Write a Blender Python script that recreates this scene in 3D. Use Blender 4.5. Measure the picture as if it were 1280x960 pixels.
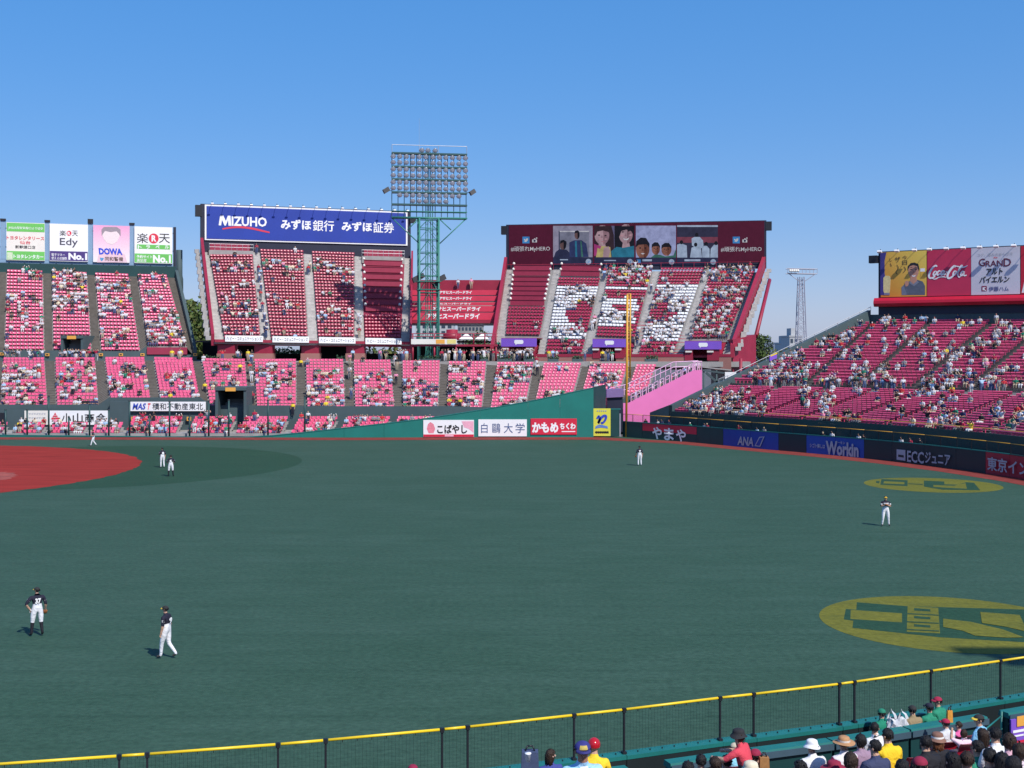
import bpy, bmesh, math, random
import numpy as np
from mathutils import Vector, Matrix

random.seed(7)
rng = np.random.default_rng(11)
for o in list(bpy.data.objects):
    bpy.data.objects.remove(o, do_unlink=True)
scene = bpy.context.scene
COL = scene.collection
R = math.radians

# ------------------------------------------------------------------ camera
HC, FPX, HOR = 10.9, 1500.0, 435.0          # eye height in metres, focal length and horizon in photo pixels
cam_data = bpy.data.cameras.new('camera')
cam_data.sensor_width = 36.0
cam_data.lens = 36.0 * FPX / 1280.0
cam_data.shift_y = -(480.0 - HOR) / 1280.0
cam_data.clip_start = 0.2
cam_data.clip_end = 6000.0
cam = bpy.data.objects.new('camera', cam_data)
COL.objects.link(cam)
cam.location = (0, 0, HC)
cam.rotation_euler = (R(90), 0, 0)
scene.camera = cam

# ------------------------------------------------------------------ sky and sun
SUN_TO = Vector((0.60, -0.80, 0.0)).normalized()      # horizontal direction towards the sun
SUN_EL = R(47.0)
world = bpy.data.worlds.new('World')
scene.world = world
world.use_nodes = True
wn = world.node_tree
wn.nodes.clear()
sky = wn.nodes.new('ShaderNodeTexSky')
sky.sky_type = 'NISHITA'
sky.sun_disc = False
sky.sun_elevation = SUN_EL
sky.sun_rotation = math.atan2(SUN_TO.x, SUN_TO.y)
sky.altitude = 0.0
sky.air_density = 1.0
sky.dust_density = 0.7
sky.ozone_density = 10.0
bgn = wn.nodes.new('ShaderNodeBackground')
bgn.inputs['Strength'].default_value = 0.12
won = wn.nodes.new('ShaderNodeOutputWorld')
sky_gamma = wn.nodes.new('ShaderNodeGamma'); sky_gamma.inputs[1].default_value = 0.38      # the photo's sky is flat and strongly blue
sky_sat = wn.nodes.new('ShaderNodeHueSaturation'); sky_sat.inputs['Saturation'].default_value = 1.95
sky_tint = wn.nodes.new('ShaderNodeMix'); sky_tint.data_type = 'RGBA'; sky_tint.blend_type = 'MULTIPLY'
sky_tint.inputs['Factor'].default_value = 1.0; sky_tint.inputs['B'].default_value = (2.85, 2.78, 3.45, 1)
wn.links.new(sky.outputs['Color'], sky_gamma.inputs[0]); wn.links.new(sky_gamma.outputs[0], sky_sat.inputs['Color'])
wn.links.new(sky_sat.outputs[0], sky_tint.inputs['A']); wn.links.new(sky_tint.outputs['Result'], bgn.inputs['Color'])
wn.links.new(bgn.outputs['Background'], won.inputs['Surface'])

sun_data = bpy.data.lights.new('sun', 'SUN')
sun_data.energy = 5.0
sun_data.angle = R(0.53)
sun_data.color = (1.0, 0.955, 0.89)
sun = bpy.data.objects.new('sun', sun_data)
COL.objects.link(sun)
sun_dir = -(SUN_TO * math.cos(SUN_EL) + Vector((0, 0, math.sin(SUN_EL))))
sun.rotation_euler = sun_dir.to_track_quat('-Z', 'Y').to_euler()

scene.view_settings.view_transform = 'Standard'
scene.view_settings.look = 'None'
scene.view_settings.exposure = 0.0
scene.view_settings.gamma = 1.0
scene.view_settings.use_curve_mapping = False
scene.cycles.max_bounces = 6
scene.cycles.diffuse_bounces = 3
scene.cycles.glossy_bounces = 2
scene.cycles.transparent_max_bounces = 6

# ------------------------------------------------------------------ helpers
def at(px, py, Y):
    return Vector(((px - 640.0) * Y / FPX, Y, HC - (py - HOR) * Y / FPX))

def gp(px, py, z=0.0):
    Y = FPX * (HC - z) / (py - HOR)
    return Vector(((px - 640.0) * Y / FPX, Y, z))

def proj(p):
    return (640.0 + FPX * p[0] / p[1], HOR + FPX * (HC - p[2]) / p[1])

def lerp(a, b, t):
    return a + (b - a) * t

def on_line(A, B, px):
    """point of the line A-B that projects to column px"""
    k = (px - 640.0) / FPX
    fa = A.x - k * A.y
    fb = B.x - k * B.y
    t = fa / (fa - fb)
    return A + (B - A) * t

MATS = {}
def mat(name, rgb, rough=0.7, var=0.10, scale=2.0, bump=0.0, spec=0.5, metallic=0.0, emit=None, streak=None):
    if name in MATS:
        return MATS[name]
    m = bpy.data.materials.new(name)
    m.use_nodes = True
    nt = m.node_tree
    b = nt.nodes['Principled BSDF']
    b.inputs['Roughness'].default_value = rough
    b.inputs['Metallic'].default_value = metallic
    b.inputs['Specular IOR Level'].default_value = spec
    if var > 0:
        g = nt.nodes.new('ShaderNodeNewGeometry')
        mp = nt.nodes.new('ShaderNodeMapping')
        if streak:
            mp.inputs['Scale'].default_value = streak
        nt.links.new(g.outputs['Position'], mp.inputs['Vector'])
        n = nt.nodes.new('ShaderNodeTexNoise')
        n.inputs['Scale'].default_value = scale
        n.inputs['Detail'].default_value = 5.0
        n.inputs['Roughness'].default_value = 0.62
        nt.links.new(mp.outputs['Vector'], n.inputs['Vector'])
        r = nt.nodes.new('ShaderNodeValToRGB')
        r.color_ramp.elements[0].position = 0.28
        r.color_ramp.elements[1].position = 0.72
        r.color_ramp.elements[0].color = tuple(c * (1 - var) for c in rgb) + (1,)
        r.color_ramp.elements[1].color = tuple(min(1, c * (1 + var)) for c in rgb) + (1,)
        nt.links.new(n.outputs['Fac'], r.inputs['Fac'])
        nt.links.new(r.outputs['Color'], b.inputs['Base Color'])
        if bump:
            bn = nt.nodes.new('ShaderNodeBump')
            bn.inputs['Strength'].default_value = bump
            bn.inputs['Distance'].default_value = 0.02
            nt.links.new(n.outputs['Fac'], bn.inputs['Height'])
            nt.links.new(bn.outputs['Normal'], b.inputs['Normal'])
    else:
        b.inputs['Base Color'].default_value = tuple(rgb) + (1,)
    if emit:
        b.inputs['Emission Color'].default_value = tuple(emit[:3]) + (1,)
        b.inputs['Emission Strength'].default_value = emit[3]
    MATS[name] = m
    return m

def attr_mat(name, rough=0.8, spec=0.3):
    m = bpy.data.materials.new(name)
    m.use_nodes = True
    nt = m.node_tree
    b = nt.nodes['Principled BSDF']
    b.inputs['Roughness'].default_value = rough
    b.inputs['Specular IOR Level'].default_value = spec
    a = nt.nodes.new('ShaderNodeAttribute')
    a.attribute_name = 'col'
    nt.links.new(a.outputs['Color'], b.inputs['Base Color'])
    MATS[name] = m
    return m

class MB:
    """collects faces in world space and links them as ONE mesh object"""
    def __init__(s):
        s.v, s.f, s.m, s.sm = [], [], [], []
        s.mats = []
    def mi(s, m):
        if m not in s.mats:
            s.mats.append(m)
        return s.mats.index(m)
    def face(s, pts, m, smooth=False):
        b = len(s.v)
        s.v.extend([tuple(p) for p in pts])
        s.f.append(tuple(range(b, b + len(pts))))
        s.m.append(s.mi(m)); s.sm.append(smooth)
    def hexa(s, b4, t4, m):
        """box from a bottom loop of four and a top loop of four"""
        i = len(s.v)
        s.v.extend([tuple(p) for p in b4] + [tuple(p) for p in t4])
        k = s.mi(m)
        for q in ((3, 2, 1, 0), (4, 5, 6, 7), (0, 1, 5, 4), (1, 2, 6, 5), (2, 3, 7, 6), (3, 0, 4, 7)):
            s.f.append(tuple(i + j for j in q)); s.m.append(k); s.sm.append(False)
    def box(s, x0, x1, y0, y1, z0, z1, m):
        s.hexa([(x0, y0, z0), (x1, y0, z0), (x1, y1, z0), (x0, y1, z0)],
               [(x0, y0, z1), (x1, y0, z1), (x1, y1, z1), (x0, y1, z1)], m)
    def obox(s, c, ax, ay, az, m):
        """oriented box: centre and three half axes"""
        c, ax, ay, az = Vector(c), Vector(ax), Vector(ay), Vector(az)
        s.hexa([c - ax - ay - az, c + ax - ay - az, c + ax + ay - az, c - ax + ay - az],
               [c - ax - ay + az, c + ax - ay + az, c + ax + ay + az, c - ax + ay + az], m)
    def tube(s, p0, p1, r, m, n=6, r1=None):
        p0, p1 = Vector(p0), Vector(p1)
        r1 = r if r1 is None else r1
        d = (p1 - p0).normalized()
        a = d.orthogonal().normalized()
        b = d.cross(a)
        i = len(s.v); k = s.mi(m)
        for p, rr in ((p0, r), (p1, r1)):
            for j in range(n):
                t = 2 * math.pi * j / n
                s.v.append(tuple(p + (a * math.cos(t) + b * math.sin(t)) * rr))
        for j in range(n):
            s.f.append((i + j, i + (j + 1) % n, i + n + (j + 1) % n, i + n + j)); s.m.append(k); s.sm.append(n > 5)
        s.f.append(tuple(i + n - 1 - j for j in range(n))); s.m.append(k); s.sm.append(False)
        s.f.append(tuple(i + n + j for j in range(n))); s.m.append(k); s.sm.append(False)
    def lathe(s, base, prof, m, n=12, axis=Vector((0, 0, 1)), smooth=True):
        """profile of (radius, height) turned round an axis"""
        base = Vector(base); axis = Vector(axis).normalized()
        a = axis.orthogonal().normalized(); b = axis.cross(a)
        i = len(s.v); k = s.mi(m)
        for r, h in prof:
            for j in range(n):
                t = 2 * math.pi * j / n
                s.v.append(tuple(base + axis * h + (a * math.cos(t) + b * math.sin(t)) * r))
        for q in range(len(prof) - 1):
            for j in range(n):
                s.f.append((i + q * n + j, i + q * n + (j + 1) % n, i + (q + 1) * n + (j + 1) % n, i + (q + 1) * n + j))
                s.m.append(k); s.sm.append(smooth)
    def prism(s, poly, off, m, ms=None):
        """flat polygon (world points) pushed along off"""
        off = Vector(off); poly = [Vector(p) for p in poly]
        n = len(poly)
        s.face([p + off for p in poly], m)
        s.face([p for p in reversed(poly)], ms or m)
        for j in range(n):
            a, b = poly[j], poly[(j + 1) % n]
            s.face([a, b, b + off, a + off], ms or m)
    def build(s, name, parent=None, base=None):
        me = bpy.data.meshes.new(name)
        loc = Vector(base) if base is not None else (parent_loc(parent) if parent else Vector((0, 0, 0)))
        me.from_pydata([(x - loc.x, y - loc.y, z - loc.z) for x, y, z in s.v], [], s.f)
        for m in s.mats:
            me.materials.append(m)
        me.polygons.foreach_set('material_index', s.m)
        me.polygons.foreach_set('use_smooth', s.sm)
        me.update()
        o = bpy.data.objects.new(name, me)
        COL.objects.link(o)
        if parent:
            o.parent = parent
            if base is not None:
                o.location = loc - parent_loc(parent)
        else:
            o.location = loc
        return o

def parent_loc(p):
    v = Vector(p.location)
    if p.parent:
        v = v + parent_loc(p.parent)
    return v

def tag(o, label=None, cat=None, group=None, kind=None):
    if label: o['label'] = label
    if cat: o['category'] = cat
    if group: o['group'] = group
    if kind: o['kind'] = kind
    return o

def thing(name, loc, label, cat, group=None):
    o = bpy.data.objects.new(name, None)
    o.empty_display_size = 0.3
    COL.objects.link(o)
    o.location = loc
    return tag(o, label, cat, group)

class Frame:
    """a vertical (or leaning) plane in the world: origin, right, up, outward"""
    def __init__(s, O, U, V=None):
        s.O = Vector(O); s.U = Vector(U).normalized()
        s.V = Vector(V).normalized() if V is not None else Vector((0, 0, 1))
        s.N = s.U.cross(s.V).normalized()
    def P(s, u, v, n=0.0):
        return s.O + s.U * u + s.V * v + s.N * n
    def uv(s, px, py):
        d = Vector(((px - 640.0) / FPX, 1.0, -(py - HOR) / FPX))
        c = Vector((0, 0, HC))
        t = (s.O - c).dot(s.N) / d.dot(s.N)
        p = c + d * t - s.O
        return p.dot(s.U), p.dot(s.V)
    def rect(s, mb, u0, u1, v0, v1, n0, n1, m):
        mb.hexa([s.P(u0, v0, n1), s.P(u1, v0, n1), s.P(u1, v0, n0), s.P(u0, v0, n0)],
                [s.P(u0, v1, n1), s.P(u1, v1, n1), s.P(u1, v1, n0), s.P(u0, v1, n0)], m)
    def prect(s, mb, x0, y0, x1, y1, n0, n1, m):
        """rectangle given by photo pixels of its corners"""
        xm, ym = (x0 + x1) / 2, (y0 + y1) / 2
        u0, u1 = s.uv(x0, ym)[0], s.uv(x1, ym)[0]
        v0, v1 = s.uv(xm, y1)[1], s.uv(xm, y0)[1]
        s.rect(mb, u0, u1, v0, v1, n0, n1, m)
    def poly(s, mb, pts, n0, n1, m):
        q = [s.P(*s.uv(x, y), n0) for x, y in pts]
        mb.prism(q, s.N * (n1 - n0), m)

def frame_px(pl, Yl, pr, Yr, z0):
    A = Vector(((pl - 640) * Yl / FPX, Yl, z0)); B = Vector(((pr - 640) * Yr / FPX, Yr, z0))
    f = Frame(A, B - A); f.w = (B - A).length
    return f

def text_mesh(s, bold=0.0):
    c = bpy.data.curves.new('t', 'FONT')
    c.body = s; c.resolution_u = 2; c.offset = bold;
    c.extrude = 0.0
    o = bpy.data.objects.new('t', c)
    COL.objects.link(o)
    bpy.context.view_layer.update()
    me = bpy.data.meshes.new_from_object(o.evaluated_get(bpy.context.evaluated_depsgraph_get()))
    bpy.data.objects.remove(o, do_unlink=True)
    bpy.data.curves.remove(c)
    return me

def lettering(F, s, box, m, parent, bold=0.02, n=0.03, shear=0.0, name='lettering', rise=0.0, condense=True):
    """lettering laid on frame F to fill the photo-pixel box"""
    me = text_mesh(s, bold)
    co = np.array([v.co[:] for v in me.vertices])
    if len(co) == 0:
        return None
    mn, mx = co.min(0), co.max(0)
    xm, ym = (box[0] + box[2]) / 2, (box[1] + box[3]) / 2
    u0, u1 = F.uv(box[0], ym)[0], F.uv(box[2], ym)[0]
    v0, v1 = F.uv(xm, box[3])[1], F.uv(xm, box[1])[1]
    w, h = u1 - u0, v1 - v0
    sx, sy = w / max(1e-6, mx[0] - mn[0]), h / max(1e-6, mx[1] - mn[1])
    loc = parent_loc(parent)
    for v in me.vertices:
        yy = (v.co.y - mn[1]) * sy
        xx = (v.co.x - mn[0]) * sx * (1 - abs(shear) * h / max(w, 1e-6)) + shear * yy
        v.co = F.P(u0 + xx, v0 + yy + rise * xx / w, n) - loc
    me.materials.clear(); me.materials.append(m)
    for p in me.polygons:
        p.material_index = 0
    me.update()
    o = bpy.data.objects.new(name, me)
    COL.objects.link(o); o.parent = parent
    return o

def strokes(F, paths, wid, m, parent, name='lettering', n=0.03):
    """round-jointed brush strokes given as photo-pixel polylines"""
    mb = MB()
    for path in paths:
        w = wid
        if isinstance(path, tuple):
            path, w = path
        pts = [F.uv(x, y) for x, y in path]
        # Catmull-Rom through the points
        dense = []
        for i in range(len(pts) - 1):
            p0 = pts[max(0, i - 1)]; p1 = pts[i]; p2 = pts[i + 1]; p3 = pts[min(len(pts) - 1, i + 2)]
            for k in range(4):
                t = k / 4
                q = [0.5 * (2 * p1[a] + (p2[a] - p0[a]) * t + (2 * p0[a] - 5 * p1[a] + 4 * p2[a] - p3[a]) * t * t
                            + (3 * p1[a] - p0[a] - 3 * p2[a] + p3[a]) * t ** 3) for a in (0, 1)]
                dense.append(q)
        dense.append(list(pts[-1]))
        L, Rr = [], []
        for i, q in enumerate(dense):
            a = dense[max(0, i - 1)]; b = dense[min(len(dense) - 1, i + 1)]
            dx, dy = b[0] - a[0], b[1] - a[1]
            l = math.hypot(dx, dy) or 1e-6
            ww = w * (0.65 + 0.35 * math.sin(math.pi * i / max(1, len(dense) - 1)))
            L.append((q[0] - dy / l * ww, q[1] + dx / l * ww)); Rr.append((q[0] + dy / l * ww, q[1] - dx / l * ww))
        for i in range(len(dense) - 1):
            mb.face([F.P(*Rr[i], n), F.P(*Rr[i + 1], n), F.P(*L[i + 1], n), F.P(*L[i], n)], m)
        n += 0.0006
    return mb.build(name, parent)

def disc(F, mb, px, py, rx, ry, n0, n1, m, k=20):
    F.poly(mb, [(px + rx * math.cos(2 * math.pi * i / k), py - ry * math.sin(2 * math.pi * i / k)) for i in range(k)], n0, n1, m)

# ------------------------------------------------------------------ materials
M_CONC = mat('concrete_grey', (0.30, 0.29, 0.28), 0.9, 0.18, 0.8, 0.2)
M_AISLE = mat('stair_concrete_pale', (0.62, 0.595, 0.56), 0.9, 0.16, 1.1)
M_RISER_D = mat('stair_riser_shaded_dirty', (0.11, 0.098, 0.085), 0.95, 0.25, 1.5)  # step shadows put into the riser colour, along with some dirt
M_RISER = mat('stair_riser_pale', (0.40, 0.38, 0.36), 0.9, 0.2, 1.5)  # darker than the treads, so step shade is in the colour; precast ends share it
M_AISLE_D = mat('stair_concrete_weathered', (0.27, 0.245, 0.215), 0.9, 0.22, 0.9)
M_SLATE = mat('slate_green_wall', (0.052, 0.084, 0.092), 0.75, 0.12, 0.5)
M_GREENW = mat('fence_pad_green', (0.008, 0.165, 0.135), 0.55, 0.10, 0.35)
M_DGREEN = mat('fence_pad_dark_green', (0.006, 0.046, 0.046), 0.5, 0.14, 0.6)
M_DARK = mat('board_pad_black_green', (0.010, 0.022, 0.030), 0.5, 0.1, 0.6)
M_TEAL = mat('capping_teal', (0.010, 0.145, 0.130), 0.5, 0.12, 2.0)
M_RED = mat('painted_steel_red', (0.28, 0.014, 0.040), 0.5, 0.12, 0.7)
M_BROWN = mat('painted_wall_brown', (0.30, 0.135, 0.115), 0.85, 0.10, 0.6)
M_MAROON = mat('counter_maroon', (0.28, 0.020, 0.055), 0.55, 0.10, 0.8)
M_PURPLE = mat('banner_purple', (0.20, 0.085, 0.52), 0.6, 0.05, 1.0)
M_WHITE = mat('sign_white', (0.80, 0.80, 0.80), 0.55, 0.04, 0.7)
M_OFFW = mat('sign_ivory', (0.74, 0.71, 0.64), 0.6, 0.05, 0.7)
M_BLACK = mat('black_steel', (0.012, 0.013, 0.018), 0.5, 0.2, 2.0)
M_NAVYST = mat('dark_navy_steel', (0.012, 0.014, 0.035), 0.55, 0.2, 0.8)
M_YEL = mat('yellow_paint', (0.80, 0.56, 0.015), 0.4, 0.06, 3.0)
M_YPOLE = mat('foul_pole_yellow', (0.58, 0.30, 0.025), 0.5, 0.12, 1.0)
M_TOWER = mat('tower_steel_green', (0.035, 0.20, 0.155), 0.5, 0.14, 1.0)
M_STEEL = mat('galvanised_steel', (0.42, 0.43, 0.45), 0.4, 0.12, 1.5, metallic=0.5)
M_PINK = mat('ramp_wall_pink', (0.80, 0.19, 0.46), 0.7, 0.05, 0.5)
M_PRAIL = mat('ramp_rail_pink', (0.72, 0.42, 0.60), 0.5, 0.08, 1.5)
M_BLUE = mat('sign_blue', (0.014, 0.042, 0.31), 0.5, 0.08, 0.25)
M_SRED = mat('sign_red', (0.60, 0.018, 0.05), 0.5, 0.06, 0.6)
M_SRED2 = mat('lettering_red', (0.66, 0.03, 0.06), 0.5, 0.0)
M_LBLUE = mat('lettering_blue', (0.03, 0.06, 0.42), 0.5, 0.0)
M_INK = mat('lettering_black', (0.015, 0.015, 0.018), 0.6, 0.0)
M_LWH = mat('lettering_white', (0.82, 0.82, 0.82), 0.55, 0.0)
M_SGREEN = mat('sign_green', (0.14, 0.50, 0.10), 0.55, 0.06, 0.6)
M_ORANGE = mat('sign_orange', (0.75, 0.36, 0.06), 0.6, 0.06, 1.0)
M_GREYG = mat('lettering_grey', (0.42, 0.43, 0.47), 0.6, 0.0)
M_BANNER = mat('counter_board_red', (0.58, 0.030, 0.075), 0.6, 0.08, 0.5)

# seats: faded pink below, deep red on the upper decks
SEAT = {
    'pink': mat('seat_plastic_faded_pink', (0.66, 0.095, 0.200), 0.33, 0.14, 0.9, spec=0.6),
    'red': mat('seat_plastic_deep_red', (0.33, 0.013, 0.052), 0.33, 0.14, 0.9, spec=0.6),
    'white': mat('seat_plastic_white', (0.72, 0.72, 0.74), 0.4, 0.08, 0.9),
    'crimson': mat('seat_plastic_crimson', (0.62, 0.070, 0.155), 0.32, 0.14, 0.9, spec=0.6),
}
# ------------------------------------------------------------------ ground and field
def turf_mat(name, a, b, c):
    m = bpy.data.materials.new(name); m.use_nodes = True
    nt = m.node_tree; bs = nt.nodes['Principled BSDF']
    g = nt.nodes.new('ShaderNodeNewGeometry')
    def noise(scale, detail, sc=(1, 1, 1)):
        mp = nt.nodes.new('ShaderNodeMapping'); mp.inputs['Scale'].default_value = sc
        nt.links.new(g.outputs['Position'], mp.inputs['Vector'])
        n = nt.nodes.new('ShaderNodeTexNoise'); n.inputs['Scale'].default_value = scale
        n.inputs['Detail'].default_value = detail; n.inputs['Roughness'].default_value = 0.65
        nt.links.new(mp.outputs['Vector'], n.inputs['Vector'])
        return n
    big = noise(0.09, 4, (1.0, 2.2, 1)); mid = noise(0.8, 6, (0.45, 1.5, 1)); fine = noise(5.0, 6, (0.8, 1.0, 1))
    mx = nt.nodes.new('ShaderNodeMix'); mx.data_type = 'RGBA'
    mx.inputs['A'].default_value = a + (1,); mx.inputs['B'].default_value = b + (1,)
    rp = nt.nodes.new('ShaderNodeMapRange'); rp.inputs['From Min'].default_value = 0.32; rp.inputs['From Max'].default_value = 0.68
    nt.links.new(big.outputs['Fac'], rp.inputs['Value']); nt.links.new(rp.outputs['Result'], mx.inputs['Factor'])
    m2 = nt.nodes.new('ShaderNodeMix'); m2.data_type = 'RGBA'; m2.inputs['B'].default_value = c + (1,)
    r2 = nt.nodes.new('ShaderNodeMapRange'); r2.inputs['From Min'].default_value = 0.40; r2.inputs['From Max'].default_value = 0.85
    nt.links.new(mid.outputs['Fac'], r2.inputs['Value']); nt.links.new(r2.outputs['Result'], m2.inputs['Factor'])
    nt.links.new(mx.outputs['Result'], m2.inputs['A'])
    m3 = nt.nodes.new('ShaderNodeMix'); m3.data_type = 'RGBA'; m3.blend_type = 'MULTIPLY'; m3.inputs['Factor'].default_value = 0.85
    r3 = nt.nodes.new('ShaderNodeValToRGB'); r3.color_ramp.elements[0].position = 0.3; r3.color_ramp.elements[1].position = 0.7
    r3.color_ramp.elements[0].color = (0.66, 0.69, 0.68, 1); r3.color_ramp.elements[1].color = (1.24, 1.22, 1.20, 1)
    nt.links.new(fine.outputs['Fac'], r3.inputs['Fac'])
    nt.links.new(m2.outputs['Result'], m3.inputs['A']); nt.links.new(r3.outputs['Color'], m3.inputs['B'])
    wv = nt.nodes.new('ShaderNodeTexWave'); wv.wave_type = 'BANDS'; wv.bands_direction = 'Y'; wv.inputs['Scale'].default_value = 0.062; wv.inputs['Distortion'].default_value = 0.25
    nt.links.new(g.outputs['Position'], wv.inputs['Vector'])
    rs = nt.nodes.new('ShaderNodeValToRGB'); rs.color_ramp.elements[0].position = 0.0; rs.color_ramp.elements[1].position = 0.018
    rs.color_ramp.elements[0].color = (0.92, 0.93, 0.93, 1); rs.color_ramp.elements[1].color = (1, 1, 1, 1)
    nt.links.new(wv.outputs['Fac'], rs.inputs['Fac'])
    m4 = nt.nodes.new('ShaderNodeMix'); m4.data_type = 'RGBA'; m4.blend_type = 'MULTIPLY'; m4.inputs['Factor'].default_value = 1.0
    nt.links.new(m3.outputs['Result'], m4.inputs['A']); nt.links.new(rs.outputs['Color'], m4.inputs['B'])
    nt.links.new(m4.outputs['Result'], bs.inputs['Base Color'])
    bn = nt.nodes.new('ShaderNodeBump'); bn.inputs['Strength'].default_value = 0.6; bn.inputs['Distance'].default_value = 0.03
    nt.links.new(fine.outputs['Fac'], bn.inputs['Height']); nt.links.new(bn.outputs['Normal'], bs.inputs['Normal'])
    bs.inputs['Roughness'].default_value = 0.72
    bs.inputs['Specular IOR Level'].default_value = 0.12
    return m

M_TURF = turf_mat('artificial_turf', (0.035, 0.081, 0.053), (0.045, 0.094, 0.066), (0.029, 0.069, 0.044))
M_TURF_D = turf_mat('artificial_turf_new', (0.021, 0.062, 0.034), (0.025, 0.070, 0.038), (0.018, 0.055, 0.031))
M_TURF_Y = turf_mat('turf_paint_yellow', (0.135, 0.135, 0.018), (0.165, 0.160, 0.022), (0.095, 0.105, 0.020))
M_DIRT = mat('infield_dirt_red', (0.26, 0.030, 0.024), 0.95, 0.24, 0.55, 0.3, spec=0.08, streak=(0.3, 1.8, 1))
M_TRACK = mat('warning_track_red', (0.21, 0.044, 0.036), 0.95, 0.2, 1.0, 0.3, spec=0.08)
M_SAND = mat('infield_dirt_pale', (0.29, 0.06, 0.042), 0.95, 0.3, 0.8)
M_ASPH = mat('asphalt_and_paving', (0.10, 0.10, 0.10), 0.95, 0.2, 0.2)

mb = MB(); mb.face([(-3000, -600, -0.06), (3000, -600, -0.06), (3000, 5000, -0.06), (-3000, 5000, -0.06)], M_ASPH)
tag(mb.build('ground'), kind='structure')

RW = [gp(765, 545), gp(860, 552.5), gp(960, 562), gp(1040, 569), gp(1120, 577), gp(1200, 587), gp(1280, 599)]
RWX = RW + [Vector((45.2, 84, 0)), Vector((43.5, 64, 0)), Vector((36, 49, 0)), Vector((25, 38.5, 0))]
NEAR0, NEAR1 = Vector((-9.8, 23.1, 0)), Vector((13.2, 31.0, 0))
ND = (NEAR1 - NEAR0).normalized()
NN = Vector((ND.y, -ND.x, 0))                  # towards the camera side
field = [Vector((-140, 147.5, 0)), Vector((8, 147.5, 0))] + RWX + [NEAR1 + ND * 1.5, NEAR0 - ND * 40, Vector((-140, 30, 0))]
mb = MB(); mb.face(list(reversed(field)), M_TURF)
tag(mb.build('turf'), kind='structure')

# circle of the infield dirt through three points of its edge
def circ3(a, b, c):
    ax, ay, bx, by, cx, cy = a.x, a.y, b.x, b.y, c.x, c.y
    d = 2 * (ax * (by - cy) + bx * (cy - ay) + cx * (ay - by))
    ux = ((ax*ax+ay*ay)*(by-cy)+(bx*bx+by*by)*(cy-ay)+(cx*cx+cy*cy)*(ay-by))/d
    uy = ((ax*ax+ay*ay)*(cx-bx)+(bx*bx+by*by)*(ax-cx)+(cx*cx+cy*cy)*(bx-ax))/d
    c_ = Vector((ux, uy, 0)); return c_, (c_ - a).length
DC, DR = circ3(gp(174, 582), gp(0, 557), gp(0, 616))
def circle(c, r, z, n=72, jit=0.0):
    return [Vector((c.x + (r + random.uniform(-jit, jit)) * math.cos(2*math.pi*i/n), c.y + (r + random.uniform(-jit, jit)) * math.sin(2*math.pi*i/n), z)) for i in range(n)]
mb = MB(); mb.face(circle(Vector((-41.0, 112.5, 0)), 21.0, 0.004), M_TURF_D)
tag(mb.build('turf_patch'), kind='structure')
mb = MB(); mb.face(circle(DC, DR, 0.008, 260, 0.16), M_DIRT)
tag(mb.build('infield_dirt'), kind='structure')
mb = MB(); mb.face(circle(gp(-58, 597), 5.0, 0.012, 70, 0.5), M_SAND)
tag(mb.build('infield_sliding_pit'), kind='structure')

# warning track along the walls
def offset_line(pts, d):
    out = []
    for i, p in enumerate(pts):
        a = pts[max(0, i-1)]; b = pts[min(len(pts)-1, i+1)]
        t = (b - a); t.z = 0; t.normalize()
        out.append(p + Vector((t.y, -t.x, 0)) * d)
    return out
mb = MB()
tl = [Vector((-140, 147.0, 0)), Vector((-60, 147.0, 0)), Vector((-20, 145.6, 0)), Vector((10, 147.0, 0))] + RWX[1:]
ti = [Vector((-140, 143.0, 0)), Vector((-60, 142.8, 0)), Vector((-20, 141.8, 0)), Vector((9.5, 142.6, 0))] + [p + Vector((-2.5, -1.6, 0)) for p in RWX[1:]]
for i in range(len(tl) - 1):
    mb.face([v + Vector((0, 0, 0.012)) for v in (ti[i], ti[i+1], tl[i+1], tl[i])], M_TRACK)
tag(mb.build('warning_track'), kind='structure')

# ------------------------------------------------------------------ painted ovals on the turf
def turf_logo(pieces, label):
    mb = MB()
    outer = [gp(x, y, 0.006) for x, y in pieces[0]]
    c = sum(outer, Vector()) / len(outer); c.z = 0
    t = thing('turf_logo', c, label, 'painted logo', 'painted ovals on the outfield turf')
    mb.face(outer, M_TURF_Y); mb.build('painted_oval', t)
    for iq, (kind, pts) in enumerate(pieces[1:]):
        mb = MB()
        mb.face([gp(x, y, 0.010 + 0.0015 * iq) for x, y in pts], M_TURF_D if kind == 'g' else M_TURF_Y)
        mb.build('painted_mark', t)
def oval_px(cx, cy, cz, r):
    c = gp(cx, cy)
    out = []
    for i in range(64):
        a = 2*math.pi*i/64
        out.append(proj((c.x + r*math.cos(a), c.y + r*math.sin(a), 0)))
    return out
def Q(pts, ox=1000.0, oy=720.0, k=280/1280):
    return [(ox + x*k, oy + y*k) for x, y in pts]
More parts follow.
